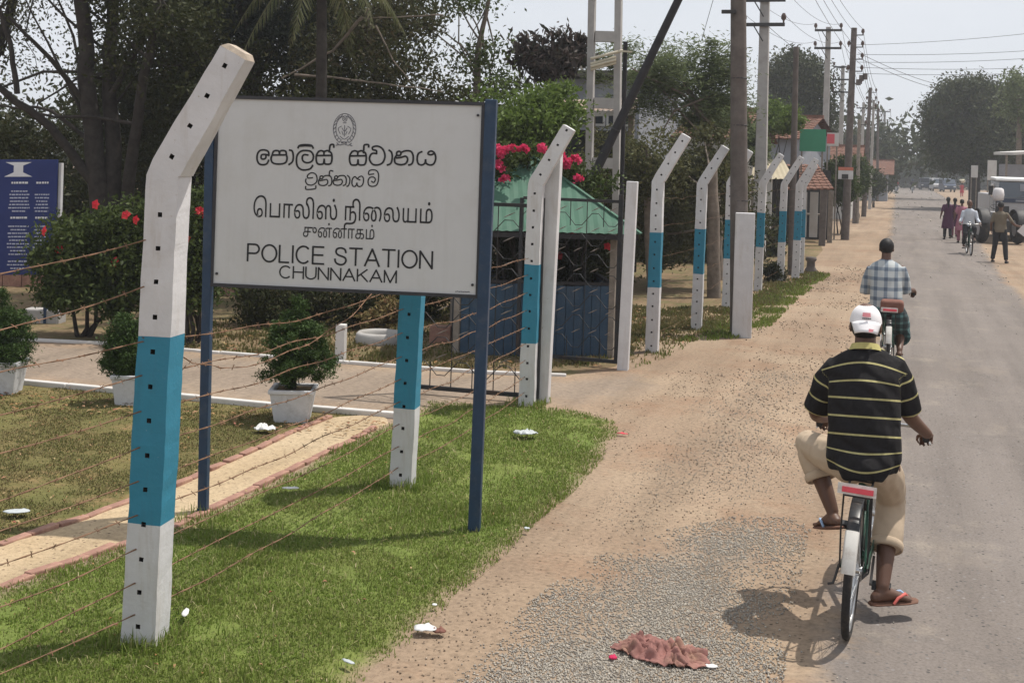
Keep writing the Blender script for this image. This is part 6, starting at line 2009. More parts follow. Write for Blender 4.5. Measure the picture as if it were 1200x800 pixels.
M['khaki'] = simple('khaki_cotton', (0.44, 0.345, 0.25), .9, .08, 9)
M['capwhite'] = simple('white_cap_cotton', (0.74, 0.72, 0.73), .85, .04, 20)
M['capred'] = simple('red_cap_print', (0.52, 0.19, 0.21), .8, .1)
M['slipper'] = simple('worn_slipper_sole', (0.15, 0.075, 0.05), .8, .2, 20)
M['strap'] = simple('red_slipper_strap', (0.55, 0.12, 0.10), .6, .1)
M['strapblue'] = simple('pale_blue_strap', (0.30, 0.42, 0.60), .6, .1)

Y0 = BIKE1.y
def j1(px, py, dy): return PY(px, py, Y0 + dy)
def folds(mat_, scale, stretch, strength, dist):
    nt = mat_.node_tree; b = nt.nodes['Principled BSDF']
    n = noise_node(nt, scale, 5, .6, stretch=stretch)
    w = nt.nodes.new('ShaderNodeTexWave'); w.inputs['Scale'].default_value = scale * .5; w.inputs['Distortion'].default_value = 9; w.inputs['Detail'].default_value = 3; w.bands_direction = 'DIAGONAL'
    t = nt.nodes.new('ShaderNodeTexCoord'); nt.links.new(t.outputs['Object'], w.inputs['Vector'])
    bump(nt, b, mixc(nt, .45, n.outputs['Color'], w.outputs['Color']), strength, dist)
folds(M['stripe'], 7, (1, 1, .5), .55, .035)
folds(M['khaki'], 6, (.8, .8, 1.6), .32, .03)
def rider_one():
    t = thing('person', 'cyclist in black polo shirt with yellow stripes, khaki trousers and white cap, seen from behind', 'person', BIKE1 + Vector((.05, .3, 0)))
    pel, wst, chs, nck, hd = j1(1012, 541, .27), j1(1013, 500, .28), j1(1013, 448, .34), j1(1014, 405, .385), j1(1014.5, 381, .42)
    shL, elL, wrL = j1(977, 430, .38), j1(956, 483, .47), j1(978, 500, .70)
    shR, elR, wrR = j1(1051, 430, .38), j1(1064, 484, .45), j1(1071, 507, .68)
    hipL, knL, anL = j1(993, 541, .30), j1(949, 520, .70), j1(976, 600, .56)
    hipR, knR, anR = j1(1036, 545, .30), j1(1044, 586, .58), j1(1034, 688, .28)
    gL = bike1.matrix_world @ Vector((-.284, .73, .918)); gR = bike1.matrix_world @ Vector((.284, .73, .918))
    wrR = gR + Vector((.005, -.095, .035))
    wrL = gL + Vector((.03, -.085, .04))
    X, lat = Vector((1, 0, 0)), Vector((1, 0, .03)).normalized()
    mb = MB()
    def ring(c, w, d, tilt=0): return (c, lat * w, Vector((0, math.cos(tilt), -math.sin(tilt))) * d)
    mb.loft([ring(pel - UP * .05, .13, .10), ring(pel, .165, .12), ring(wst, .15, .105), ring(chs, .165, .11), ring(chs.lerp(nck, .55), .155, .09), ring(chs.lerp(nck, .85), .08, .06), ring(nck, .056, .058), ring(nck + (hd - nck) * .5, .054, .058)])
    limb(mb, [shL, elL, wrL], [.052, .041, .029]); limb(mb, [shR, elR, wrR], [.052, .042, .029])
    limb(mb, [hipL, knL], [.085, .058]); limb(mb, [knL, knL.lerp(anL, .35), anL], [.057, .058, .034])
    limb(mb, [hipR, knR], [.085, .058]); limb(mb, [knR, knR.lerp(anR, .35), anR], [.057, .058, .034])
    head(mb, hd, Vector((0, .12, 1)), Vector((0, 1, -.1)), .98)
    hand(mb, wrR, gR - wrR + Vector((0, .02, .0)), Vector((0, 0, -1)), Vector((-1, .1, 0)), 1.35)
    hand(mb, wrL, gL - wrL + Vector((0, .02, .0)), Vector((0, 0, -1)), Vector((1, .1, 0)), 1.35)
    pedL = bike1.matrix_world @ (Vector((-.13, .46, .29)) + CRANK + UP * .014); pedR = bike1.matrix_world @ (Vector((.13, .46, .29)) - CRANK + UP * .014)
    bL = foot_shape(mb, anL, Vector((-.42, .80, -.28)), 1.0)
    bR = foot_shape(mb, anR, Vector((.80, .55, -.02)), 1.0)
    body = fuse(mb, 'body', SKIN, t, .0062, 3)
    # slippers
    for (b, f, sd_, u), k in ((bL, 0), (bR, 1)):
        s = MB().loft([(b - f * .07 - u * .006, sd_ * .022, u * .009), (b - f * .05 - u * .006, sd_ * .038, u * .011), (b + f * .05 - u * .006, sd_ * .042, u * .011), (b + f * .13 - u * .004, sd_ * .052, u * .011), (b + f * .19 - u * .002, sd_ * .045, u * .010), (b + f * .212, sd_ * .02, u * .008)])
        so = s.build('slipper', M['slipper'], t)
        for q in (-1, 1):
            MB().tube([b + f * .155 + u * .02, b + f * .125 + sd_ * q * .022 + u * .042, b + f * .07 + sd_ * q * .042 + u * .03, b + f * .045 + sd_ * q * .043 + u * .0], [.007, .009, .008, .007], 8).build('strap', M['strap'] if q > 0 else M['strapblue'], so)
    # shirt
    mb = MB()
    hem = pel - UP * .035
    mb.loft([ring(hem + Vector((0, -.005, -.01)), .178, .135, .1), ring(pel + UP * .02, .196, .145, .1), ring(wst, .186, .135), ring(wst.lerp(chs, .5), .187, .135), ring(chs, .192, .135), ring(chs.lerp(nck, .42), .196, .118), ring(chs.lerp(nck, .66), .170, .10), ring(chs.lerp(nck, .84), .11, .078), ring(chs.lerp(nck, .95), .066, .064)])
    mb.loft([ring(hem + Vector((0, -.125, -.035)), .10, .05, .2), ring(hem + Vector((0, -.115, .02)), .135, .07, .2), ring(hem + Vector((0, -.05, .07)), .17, .11, .1), ring(hem + UP * .12, .175, .125, .1)])      # shirt tail over the saddle
    slL, slR = shL.lerp(elL, .94), shR.lerp(elR, .97)
    for a, e, k in ((shL, slL, -1), (shR, slR, 1)):
        a2 = a + Vector((-k * .035, 0, .006))
        mb.tube([a2 - (e - a) * .10, a2, a.lerp(e, .35), a.lerp(e, .75), e], [.058, .080, .080, .075, .073], 16)
    sh = fuse(mb, 'shirt', M['stripe'], t, .0075, 4, .0085, 8, 1)
    base = pel - UP * .045
    axis_ = (nck - base).normalized()
    def st(p):
        tl_, dl = seg_t(p, shL, slL); tr_, dr = seg_t(p, shR, slR)
        ax = abs((p - pel.lerp(nck, (p - pel).dot(axis_) / (nck - pel).length)).x)
        h = (p - base).dot(axis_)
        if ax > .168 and (dl < .10 or dr < .10) and (tl_ > .12 and dl < dr or tr_ > .12 and dr < dl):
            k, L = (tl_, (slL - shL).length) if dl < dr else (tr_, (slR - shR).length)
            return .0935 * 4 + (1 - k) * L * .98 + .001
        top = max(0.0, min(1.0, (h - .38) / .2))
        low = max(0.0, min(1.0, (.14 - h) / .14))
        return h + top * (ax / .19) ** 2 * .055 - low * (ax / .19) ** 2 * .075 + .008
    attr(sh, 'stripe', st)
    MB().loft([ring(nck.lerp(chs, .15), .088, .084, .3), ring(nck.lerp(chs, .09), .082, .080, .3), ring(nck.lerp(chs, -.03), .072, .074, .3)], cap=False).build('collar', M['collar'], sh)
    # trousers, rolled below the knee
    mb = MB()
    hmL, hmR = knL.lerp(anL, .50), knR.lerp(anR, .55)
    limb(mb, [pel + X * -.055 + UP * .0, hipL.lerp(knL, .3), knL.lerp(hipL, .1)], [.125, .104, .080])
    limb(mb, [pel + X * .055 + UP * .0, hipR.lerp(knR, .4), knR.lerp(hipR, .1)], [.122, .098, .076])
    mb.tube([knL - (knL - hipL).normalized() * .02, knL.lerp(hmL, .3), knL.lerp(hmL, .7), hmL], [.078, .084, .082, .082], 16)
    mb.tube([knR - (knR - hipR).normalized() * .03, knR.lerp(hmR, .3), knR.lerp(hmR, .7), hmR], [.076, .080, .082, .080], 16)
    mb.ball(knL, .079); mb.ball(knR, .076)
    mb.tube([pel - X * .12, pel + X * .12], [.11, .11], 14)
    tr = fuse(mb, 'trousers', M['khaki'], t, .0085, 4, .009, 7, 3)
    for hm, an, kn, r in ((hmL, anL, knL, .083), (hmR, anR, knR, .082)):
        d = (an - kn).normalized()
        MB().torus(hm - d * .012, d, r - .002, (.009, .024), 26, 8).build('cuff', M['khaki'], tr)
    # hair below the cap, cap worn backwards
    MB().ball(hd + Vector((0, -.020, -.004)), (.076, .080, .080), nu=18, nv=12).build('hair', HAIR, t)
    upv = Vector((0, .12, 1)).normalized(); bk = Vector((0.05, -1, 0)); bk = (bk - upv * bk.dot(upv)).normalized(); sx_ = upv.cross(bk)
    cc = hd + upv * .030
    vs, fs = [], []
    nu, nv = 24, 9
    for i in range(nv + 1):
        a = math.pi / 2 * i / nv
        for k in range(nu):
            b = 2 * math.pi * k / nu
            vs.append(cc + (sx_ * math.cos(b) * .084 + bk * math.sin(b) * .098) * math.cos(a) ** .8 + upv * (.100 * math.sin(a) - .018))
    for i in range(nv):
        for k in range(nu): fs.append((i * nu + k, i * nu + (k + 1) % nu, (i + 1) * nu + (k + 1) % nu, (i + 1) * nu + k))
    cap = MB().add(vs, fs, 0, True).build('cap', M['capwhite'], t)
    vz = MB()
    rows_ = []
    for i in range(5):
        f = i / 4
        rows_.append([cc + sx_ * (math.sin(a) * (.080 - .005 * i)) + bk * (.060 + math.cos(a) * .036 + f * .040 * math.cos(a) ** .6) - upv * (.010 + .058 * f + .016 * (1 - math.cos(a))) for a in [R(-66 + 132 * k / 12) for k in range(13)]])
    for i in range(4):
        for k in range(12): vz.add([rows_[i][k], rows_[i][k + 1], rows_[i + 1][k + 1], rows_[i + 1][k]], [(0, 1, 2, 3)], 0, True)
    v = vz.build('visor', M['capwhite'], cap)
    v.modifiers.new('thick', 'SOLIDIFY').thickness = .005
    bm = bmesh.new(); bm.from_mesh(v.data); bmesh.ops.remove_doubles(bm, verts=bm.verts, dist=1e-4); bm.to_mesh(v.data); bm.free()
    pq = lambda a, z, r=.0035: cc + (sx_ * math.sin(a) * (.092 + r) + bk * math.cos(a) * (.106 + r)) * math.cos(math.asin(min(1, (z + .018) / .100))) ** .8 + upv * z
    pm = MB()
    for k in range(6):
        a0, a1 = -.24 + .08 * k, -.16 + .08 * k
        pm.add([pq(a0, .014), pq(a1, .014), pq(a1, .036), pq(a0, .036)], [(0, 1, 2, 3)])
    pm.build('cap_badge', M['capred'], cap)
    pm = MB()
    for k in range(5):
        a0, a1 = -.24 + .1 * k, -.15 + .1 * k
        pm.add([pq(a0, .002), pq(a1, .002), pq(a1, .008), pq(a0, .008)], [(0, 1, 2, 3)])
    pm.build('cap_lettering', M['iron'], cap)
    vr = MB()
    for k in range(7, 11):
        vr.add([rows_[3][k] + bk * .004 + upv * .006, rows_[3][k + 1] + bk * .004 + upv * .006, rows_[4][k + 1] + bk * .004 + upv * .004, rows_[4][k] + bk * .004 + upv * .004], [(0, 1, 2, 3)], 0, True)
    vr.build('visor_print', M['capred'], cap)
    return t
rider_one()

# ---- rider in the checked shirt, ahead ----------------------------------------
def checkmat(name, ca, cb, cc, p):
    m, nt, b = nodes_of(name)
    t = nt.nodes.new('ShaderNodeTexCoord'); sx = nt.nodes.new('ShaderNodeSeparateXYZ')
    nt.links.new(t.outputs['Object'], sx.inputs[0])
    cols = []
    for ax in ('X', 'Z'):
        d = nt.nodes.new('ShaderNodeMath'); d.operation = 'DIVIDE'; d.inputs[1].default_value = p
        f = nt.nodes.new('ShaderNodeMath'); f.operation = 'FRACT'
        nt.links.new(sx.outputs[ax], d.inputs[0]); nt.links.new(d.outputs[0], f.inputs[0])
        cols.append(ramp(nt, f.outputs[0], [(0, (0, 0, 0)), (.42, (0, 0, 0)), (.48, (.5,) * 3), (.80, (.5,) * 3), (.86, (0, 0, 0))]).outputs['Color'])
    s = mixc(nt, 1.0, cols[0], cols[1], 'ADD')
    r = ramp(nt, s, [(0, ca), (.25, ca), (.5, cb), (.75, cb), (1, cc)])
    nt.links.new(r.outputs['Color'], b.inputs['Base Color']); b.inputs['Roughness'].default_value = .9
    return m
M['check'] = checkmat('grey_blue_checked_cotton', (0.40, 0.42, 0.42), (0.20, 0.235, 0.27), (0.085, 0.11, 0.15), .115)
M['sarong'] = checkmat('dark_green_sarong', (0.018, 0.030, 0.032), (0.035, 0.075, 0.078), (0.10, 0.20, 0.20), .09)
BIKE2 = G(1039, 441)
bike2.location = BIKE2
bike2.rotation_euler = (0, R(.5), R(1))
bike2['label'] = 'roadster bicycle ridden by the man in the checked shirt, mostly hidden by the nearer cyclist'
bpy.context.view_layer.update()
def rider_two():
    t = thing('person', 'cyclist in a grey checked shirt and dark green lower wear, riding farther ahead', 'person', BIKE2 + Vector((0, .3, 0)))
    Y = BIKE2.y
    q = lambda px, py, dy: PY(px, py, Y + dy)
    pel, wst, chs, nck, hd = q(1039, 364, .25), q(1038.5, 347, .27), q(1038, 325, .33), q(1038.5, 303, .39), q(1039, 291, .43)
    lat = Vector((1, 0, 0))
    def ring(c, w, d): return (c, lat * w, Vector((0, 1, 0)) * d)
    shL, elL = q(1020, 315, .38), q(1015, 338, .42); shR, elR = q(1057, 315, .38), q(1061, 338, .42)
    gL = bike2.matrix_world @ Vector((-.284, .73, .918)); gR = bike2.matrix_world @ Vector((.284, .73, .918))
    wrL, wrR = gL + Vector((.0, -.09, .04)), gR + Vector((0, -.09, .04))
    hipL, hipR = pel - lat * .09, pel + lat * .09
    pL = bike2.matrix_world @ (Vector((-.14, .46, .29)) + CRANK); pR = bike2.matrix_world @ (Vector((.14, .46, .29)) - CRANK)
    anL, anR = pL + Vector((0, -.06, .10)), pR + Vector((0, -.06, .10))
    knL, knR = pel + Vector((-.17, .46, -.06)), pel + Vector((.16, .42, -.26))
    mb = MB()
    mb.loft([ring(pel - UP * .05, .13, .10), ring(pel, .16, .12), ring(wst, .145, .105), ring(chs, .16, .11), ring(chs.lerp(nck, .6), .15, .09), ring(chs.lerp(nck, .88), .07, .06), ring(nck, .056, .058), ring(nck.lerp(hd, .5), .054, .058)])
    limb(mb, [shL, elL, wrL], [.05, .04, .029]); limb(mb, [shR, elR, wrR], [.05, .04, .029])
    for h, k, a in ((hipL, knL, anL), (hipR, knR, anR)):
        limb(mb, [h, k], [.085, .058]); limb(mb, [k, k.lerp(a, .35), a], [.057, .058, .034]); foot_shape(mb, a, Vector((0, 1, -.1)))
    head(mb, hd, Vector((0, .1, 1)), Vector((0, 1, -.05)))
    hand(mb, wrR, gR - wrR, Vector((0, 0, -1)), Vector((-1, 0, 0)), 1.3); hand(mb, wrL, gL - wrL, Vector((0, 0, -1)), Vector((1, 0, 0)), 1.3)
    fuse(mb, 'body', SKIN, t, .0085, 3)
    MB().ball(hd + Vector((0, -.014, .026)), (.086, .10, .098), nu=18, nv=12).build('hair', HAIR, t)
    mb = MB()
    mb.loft([ring(pel + UP * .0, .19, .14), ring(wst, .185, .135), ring(wst.lerp(chs, .5), .185, .13), ring(chs, .19, .13), ring(chs.lerp(nck, .45), .195, .115), ring(chs.lerp(nck, .68), .165, .10), ring(chs.lerp(nck, .86), .10, .078), ring(chs.lerp(nck, .98), .064, .064)])
    for a, e, k in ((shL, elL, -1), (shR, elR, 1)):
        a2 = a + Vector((-k * .03, 0, 0)); mb.tube([a2 - (e - a) * .1, a2, a.lerp(e, .5), e.lerp(a, -.25)], [.055, .076, .070, .066], 14)
    fuse(mb, 'shirt', M['check'], t, .011, 4, .006, 10, 2)
    mb = MB()
    limb(mb, [pel - lat * .06, hipL.lerp(knL, .5), knL], [.14, .125, .10]); limb(mb, [pel + lat * .06, hipR.lerp(knR, .5), knR], [.15, .14, .115])
    mb.tube([knL, knL.lerp(anL, .45)], [.10, .11], 14); mb.tube([knR, knR.lerp(anR, .40)], [.115, .13], 14)
    fuse(mb, 'sarong', M['sarong'], t, .012, 4, .008, 10, 5)
rider_two()
M['satchel'] = simple('reddish_brown_bag', (0.17, 0.075, 0.055), .8, .2, 12)
b = bike2.matrix_world @ Vector((.03, .02, .82))
o = MB().box(b, (.26, .24, .14)).build('bag', M['satchel']); bev(o, .04, 3)
tag(o, 'reddish brown bag on the carrier of the farther bicycle', 'bag')

# ---- people on foot -------------------------------------------------------------
def walker(label, base, hgt, face, top, bottom, stride=.22, skirt=None, sleeve=.45, arm=(.12, .12), hair_long=False, group='people on the road', shoes=M['rubber'], spread=0.0, scarf=None):
    """face: heading angle, 0 = away down the road"""
    t = thing('person', label, 'person', base, group)
    s = hgt / 1.70
    Rz = Matrix.Rotation(face, 4, 'Z')
    L = lambda x, y, z: Vector(base) + Rz @ Vector((x * s, y * s, 0)) + UP * (z * s)
    V = lambda x, y, z: Rz @ Vector((x, y, z))
    lat = V(1, 0, 0); fw_ = V(0, 1, 0)
    ring = lambda z, w, d, y=0: (L(0, y, z), lat * w * s, fw_ * d * s)
    mb = MB()
    mb.loft([ring(.84, .13, .10), ring(.93, .16, .115), ring(1.08, .135, .095), ring(1.26, .155, .105), ring(1.36, .15, .09), ring(1.43, .07, .06), ring(1.47, .052, .055), ring(1.54, .05, .055)])
    legs = []
    for k, st in ((-1, stride), (1, -stride)):
        hip, kn, an = L(k * .085, 0, .90), L(k * (.09 + spread * .5), st * .55 + .03, .49), L(k * (.09 + spread), st - .03 * (st < 0), .085 + (.06 if st < 0 and stride > .1 else 0))
        limb(mb, [hip, kn], [.085 * s, .056 * s]); limb(mb, [kn, kn.lerp(an, .35), an], [.055 * s, .056 * s, .034 * s])
        foot_shape(mb, an, V(k * .15, 1, 0), s); legs.append((hip, kn, an))
    arms = []
    for k, sw in ((-1, -stride * .6 + arm[0] * 0), (1, stride * .6)):
        a0 = arm[0 if k < 0 else 1]
        sh, el = L(k * .165, 0, 1.37), L(k * (.20 + a0 * .35), sw * .4 - .03, 1.10)
        wr = L(k * (.20 + a0 * .6), sw * .8 + .08 + a0 * .3, .88 + a0 * .35)
        limb(mb, [sh, el, wr], [.05 * s, .04 * s, .028 * s]); hand(mb, wr, wr - el, V(-k, .2, 0), V(0, 1, 0), .6, s); arms.append((sh, el, wr))
    hd = L(0, .02, 1.60)
    head(mb, hd, UP, fw_, s)
    fuse(mb, 'body', SKIN, t, .011, 3)
    Mh = Matrix((lat, fw_, UP)).transposed()
    h = MB().ball(hd + UP * .03 * s - fw_ * .018 * s, (.085 * s, .098 * s, .094 * s), M=Mh, nu=16, nv=10)
    if hair_long: h.tube([hd - fw_ * .09 * s, hd - fw_ * .12 * s - UP * .12 * s, hd - fw_ * .12 * s - UP * .38 * s], [.06 * s, .04 * s, .015 * s], 8)
    h.build('hair', HAIR, t)
    mb = MB()
    low = .86 if skirt is None else skirt
    rg = [ring(low, .17 if skirt is None else .25, .125 if skirt is None else .20)] + ([ring(.70, .22, .17)] if skirt and skirt < .6 else []) + [ring(.93, .178, .132), ring(1.08, .155, .115), ring(1.26, .172, .122), ring(1.36, .17, .108), ring(1.415, .11, .075), ring(1.45, .062, .062)]
    mb.loft(rg)
    for (sh, el, wr), k in zip(arms, (-1, 1)):
        e = sh.lerp(el, min(1, sleeve * 2)) if sleeve <= .5 else el.lerp(wr, sleeve * 2 - 1)
        pts = [sh - lat * k * .03 * s + (sh - el) * .08, sh, sh.lerp(el, .5)] + ([el] if sleeve > .5 else []) + [e]
        mb.tube(pts, [.044 * s, .056 * s, .053 * s] + ([.052 * s] if sleeve > .5 else []) + [.050 * s], 12)
    fuse(mb, 'dress' if skirt else 'shirt', top, t, .014, 3, .006, 9, hgt)
    mb = MB()
    for hip, kn, an in legs:
        limb(mb, [hip + UP * .03, hip.lerp(kn, .5), kn], [.105 * s, .09 * s, .072 * s]); mb.tube([kn, kn.lerp(an, .5), an + UP * .01], [.072 * s, .066 * s, .062 * s], 12)
    mb.tube([L(-.09, 0, .90), L(.09, 0, .90)], .115 * s, 12)
    fuse(mb, 'trousers', bottom, t, .014, 3, .006, 9, 1)
    for hip, kn, an in legs:
        b = an - UP * .075 * s; f = V(0, 1, 0)
        MB().loft([(b - f * .07 * s + UP * .02 * s, lat * .03 * s, UP * .026 * s), (b + UP * .03 * s, lat * .042 * s, UP * .04 * s), (b + f * .10 * s + UP * .02 * s, lat * .05 * s, UP * .03 * s), (b + f * .19 * s + UP * .012 * s, lat * .035 * s, UP * .018 * s)]).build('shoe', shoes, t)
    if scarf: MB().loft([(arms[1][2] + UP * .05, lat * .06, fw_ * .03), (arms[1][2] - UP * .15, lat * .09, fw_ * .04), (arms[1][2] - UP * .42, lat * .07, fw_ * .03)]).build('hanging_cloth', scarf, t)
    return t, arms, L
def cloth(name, c, **k): return simple(name, c, .9, .1, 10, **k)
M['purple'] = cloth('dark_purple_cloth', (.075, .022, .055)); M['pinkish'] = cloth('dusty_pink_cloth', (.30, .12, .16)); M['black'] = cloth('black_trousers', (.022, .022, .025))
M['paleblue'] = cloth('pale_blue_white_shirt', (.50, .54, .60)); M['olive'] = cloth('olive_brown_shirt', (.15, .125, .09)); M['redcloth'] = cloth('red_cloth', (.42, .05, .06)); M['whitecloth'] = cloth('white_cloth', (.62, .60, .60))
walker('woman in a dark purple dress walking on the right edge of the road, back turned', G(1110, 281), 1.55, R(4), M['purple'], M['black'], .16, .46, hair_long=True)
walker('second woman in dark purple, walking close behind her companion and half covered', G(1118, 279), 1.50, R(-6), M['purple'], M['pinkish'], .12, .5, hair_long=True)
walker('person in dusty pink just behind the man in the pale shirt', G(1126, 285), 1.52, R(0), M['pinkish'], M['pinkish'], .14, .5)
def far_rider(label, base, ang, top, lower, blabel):
    """a cyclist seen small: upright on a copy of the roadster"""
    bk = dup(bike1); bk.location = base; bk.rotation_euler = (0, 0, ang); bk['label'] = blabel
    t = thing('person', label, 'person', base, 'people on the road')
    Rz = Matrix.Rotation(ang, 4, 'Z')
    L = lambda x, y, z: Vector(base) + Rz @ Vector((x, y, 0)) + UP * z
    lat, fw_ = Rz @ Vector((1, 0, 0)), Rz @ Vector((0, 1, 0))
    ring = lambda y, z, w, d: (L(0, y, z), lat * w, fw_ * d)
    mb = MB()
    mb.loft([ring(.27, .84, .13, .10), ring(.28, .92, .15, .11), ring(.31, 1.06, .135, .10), ring(.36, 1.22, .15, .10), ring(.38, 1.32, .14, .085), ring(.39, 1.38, .06, .055), ring(.40, 1.44, .05, .052)])
    arms, legs = [], []
    for s in (-1, 1):
        sh, el, wr, gp_ = L(s * .165, .37, 1.29), L(s * .225, .42, 1.06), L(s * .284, .62, .955), L(s * .284, .73, .918)
        limb(mb, [sh, el, wr], [.047, .039, .028]); hand(mb, wr, gp_ - wr, -UP, -lat * s, 1.3); arms.append((sh, el, wr))
        pc = (CRANK if s < 0 else -CRANK) + Vector((s * .13, .46, .31))
        an = L(pc.x, pc.y - .06, pc.z + .09); hip = L(s * .085, .28, .86); kn = L(s * .13, .66 if s < 0 else .62, .80 if s < 0 else .62)
        limb(mb, [hip, kn], [.082, .056]); limb(mb, [kn, kn.lerp(an, .35), an], [.055, .056, .034]); foot_shape(mb, an, fw_); legs.append((hip, kn, an))
    hd = L(0, .42, 1.52); head(mb, hd, UP, fw_, .97)
    fuse(mb, 'body', SKIN, t, .011, 3)
    MB().ball(hd + UP * .03 - fw_ * .018, (.083, .097, .092), M=Matrix((lat, fw_, UP)).transposed()).build('hair', HAIR, t)
    mb = MB()
    mb.loft([ring(.27, .83, .185, .14), ring(.28, .93, .172, .13), ring(.31, 1.06, .158, .12), ring(.36, 1.22, .168, .12), ring(.38, 1.31, .165, .10), ring(.39, 1.355, .10, .07), ring(.395, 1.385, .06, .06)])
    for sh, el, wr in arms: mb.tube([sh + (sh - el) * .06, sh.lerp(el, .1), sh.lerp(el, .6), el, el.lerp(wr, .9)], [.048, .060, .055, .050, .044], 12)
    fuse(mb, 'shirt', top, t, .013, 3, .006, 9, 3)
    mb = MB(); mb.tube([L(-.09, .28, .86), L(.09, .28, .86)], .11, 12)
    for hip, kn, an in legs: limb(mb, [hip, hip.lerp(kn, .5), kn], [.10, .088, .07]); mb.tube([kn, kn.lerp(an, .5), an + UP * .03], [.07, .064, .06], 12)
    fuse(mb, 'trousers', lower, t, .013, 3, .006, 9, 1)
far_rider('man in a pale blue long-sleeved shirt and dark trousers cycling towards the viewer', G(1133, 297), R(183), M['paleblue'], M['black'], 'roadster bicycle ridden by the man in the pale blue shirt')
_, arms_, L_ = walker('man in an olive brown shirt and dark trousers standing by the truck, holding paper', G(1171, 308), 1.66, R(-15), M['olive'], M['black'], .03, spread=.10, arm=(.10, .45))
p = arms_[1][2]
pp = MB(); 
for k in range(3):
    pp.box(p + Vector((.14, -.03 + .004 * k, -.14 + .01 * k)), (.34 - .03 * k, .006, .24), Matrix.Rotation(R(38 + 4 * k), 3, 'Y'))
tag(pp.build('newspaper', M['whitecloth']), 'white folded paper held by the man in the olive shirt', 'newspaper')
walker('far person in red on the roadside dirt, a pale bundle on the head', G(1127, 231), 1.6, R(0), M['redcloth'], M['redcloth'], .15, .5)
b = G(1127, 231) + UP * 1.78
o = MB().ball(b, (.34, .3, .22)).build('bundle', M['cream']); tag(o, 'pale bundle carried on the head of the far person in red', 'bundle')

# ------------------------------------------------------------------ vehicles
M['silver'] = simple('dull_silver_paint', (0.36, 0.36, 0.37), .45, .06, 4, dirt=(.28, .24, .20), dirt_amt=.5, dscale=2)
M['vanwhite'] = simple('white_roof_paint', (0.68, 0.68, 0.66), .45, .04, 4)
M['windscreen'] = simple('windscreen_glass', (0.05, 0.065, 0.085), .08, .05, 3, spec=.8)
M['vandark'] = simple('dark_blue_van_paint', (0.035, 0.05, 0.085), .35, .1, 4)
M['lampglass'] = simple('headlamp_glass', (0.6, 0.6, 0.58), .15, .05)
def car_wheel(t, c, r, w, ax=Vector((1, 0, 0))):
    o = MB().torus(c, ax, r * .70, (r * .30, w / 2), 28, 10).build('wheel', M['tyre'], t)
    MB().tube([c - ax * w * .40, c - ax * w * .1, c + ax * w * .1, c + ax * w * .40], [r * .5, r * .58, r * .58, r * .5], 20).build('hub_cap', M['silver'], o)
def truck(label, base, ang):
    """flat-nosed light truck, nose towards -y"""
    t = thing('truck', label, 'truck', (0, 0, 0))
    def sec(name, prof, x0, x1, m, par=t, bv=.04):
        o = MB().prism([(x0, y, z) for y, z in prof], (x1 - x0, 0, 0)).build(name, m, par); bev(o, bv, 3); return o
    sec('cab', [(-1.0, .58), (-1.04, 1.42), (-.90, 2.20), (.65, 2.24), (.65, .58)], -1.02, 1.02, M['silver'], bv=.08)
    sec('roof', [(-.97, 2.205), (-.93, 2.32), (.6, 2.36), (.66, 2.24)], -1.05, 1.05, M['vanwhite'], bv=.04)
    sl = (.14) / .78
    y_ = lambda z: -1.04 + (z - 1.42) * sl if z > 1.42 else -1.0 - (z - .58) * .04 / .84
    w = MB().prism([(-.94, y_(1.60) - .012, 1.60), (.94, y_(1.60) - .012, 1.60), (.90, y_(2.17) - .012, 2.17), (-.90, y_(2.17) - .012, 2.17)], (0, -.012, .002)).build('windscreen', M['windscreen'], t)
    MB().box((.25, y_(1.9) - .03, 1.98), (.9, .012, .26), Matrix.Rotation(-.18, 3, 'X')).build('pale_strip', M['wallgrey'], w)  # paler grey strip laid over part of the glass
    MB().box((0, -1.062, 1.50), (1.98, .03, .15)).build('dark_band', M['vandark'], t)
    MB().box((.1, -1.085, 1.50), (.9, .012, .07)).build('badge_strip', M['wallgrey'], t)
    MB().box((0, -1.05, .99), (1.5, .04, .12)).build('grille_slot', M['dark'], t)
    for k in range(3): MB().box((0, -1.075, .95 + .04 * k), (1.46, .02, .012)).build('grille_bar', M['chrome'], t)
    for s in (-1, 1):
        MB().tube([(s * .80, -1.0, 1.18), (s * .80, -1.07, 1.18)], [.11, .10], 20).build('headlight', M['lampglass'], t)
        MB().box((s * .80, -1.07, .78), (.2, .03, .09)).build('indicator', M['plaquered'], t)
        MB().box((s * 1.20, -1.0, 1.85), (.16, .06, .34)).build('mirror', M['dark'], t)
        MB().bar((s * 1.0, -.85, 2.0), (s * 1.2, -1.0, 1.98), .02).build('mirror_arm', M['iron'], t)
        for y in (-.15, 3.0): car_wheel(t, Vector((s * .86, y, .42)), .42, .24)
        MB().box((s * 1.025, -.05, 1.85), (.02, .95, .50)).build('side_window', M['windscreen'], t)
        MB().box((s * 1.03, -.05, 1.15), (.03, .95, .75)).build('door', M['silver'], t)
        MB().tube([(s * .3, -1.07, 1.60), (s * .3 + .3, -1.03, 1.80)], .008, 5).build('wiper', M['iron'], t)
    o = MB().box((0, -1.12, .72), (2.06, .14, .26)).build('bumper', M['silver'], t); bev(o, .03, 3)
    MB().box((0, -1.20, .72), (.5, .02, .11)).build('number_plate', M['vanwhite'], t)
    sec('load_bed', [(.78, .75), (.78, 1.7), (4.6, 1.7), (4.6, .75)], -1.02, 1.02, M['silver'], bv=.03)
    MB().box((0, 1.8, .55), (1.2, 5.2, .2)).build('chassis', M['iron'], t)
    t.location = base; t.rotation_euler = (0, 0, ang)
    return t
tb = G(1203, 284); tb.z = 0
truck('silver flat-nosed truck with white roof parked at the right edge of the road', tb + Vector((-.12, 1.1, 0)), R(3))
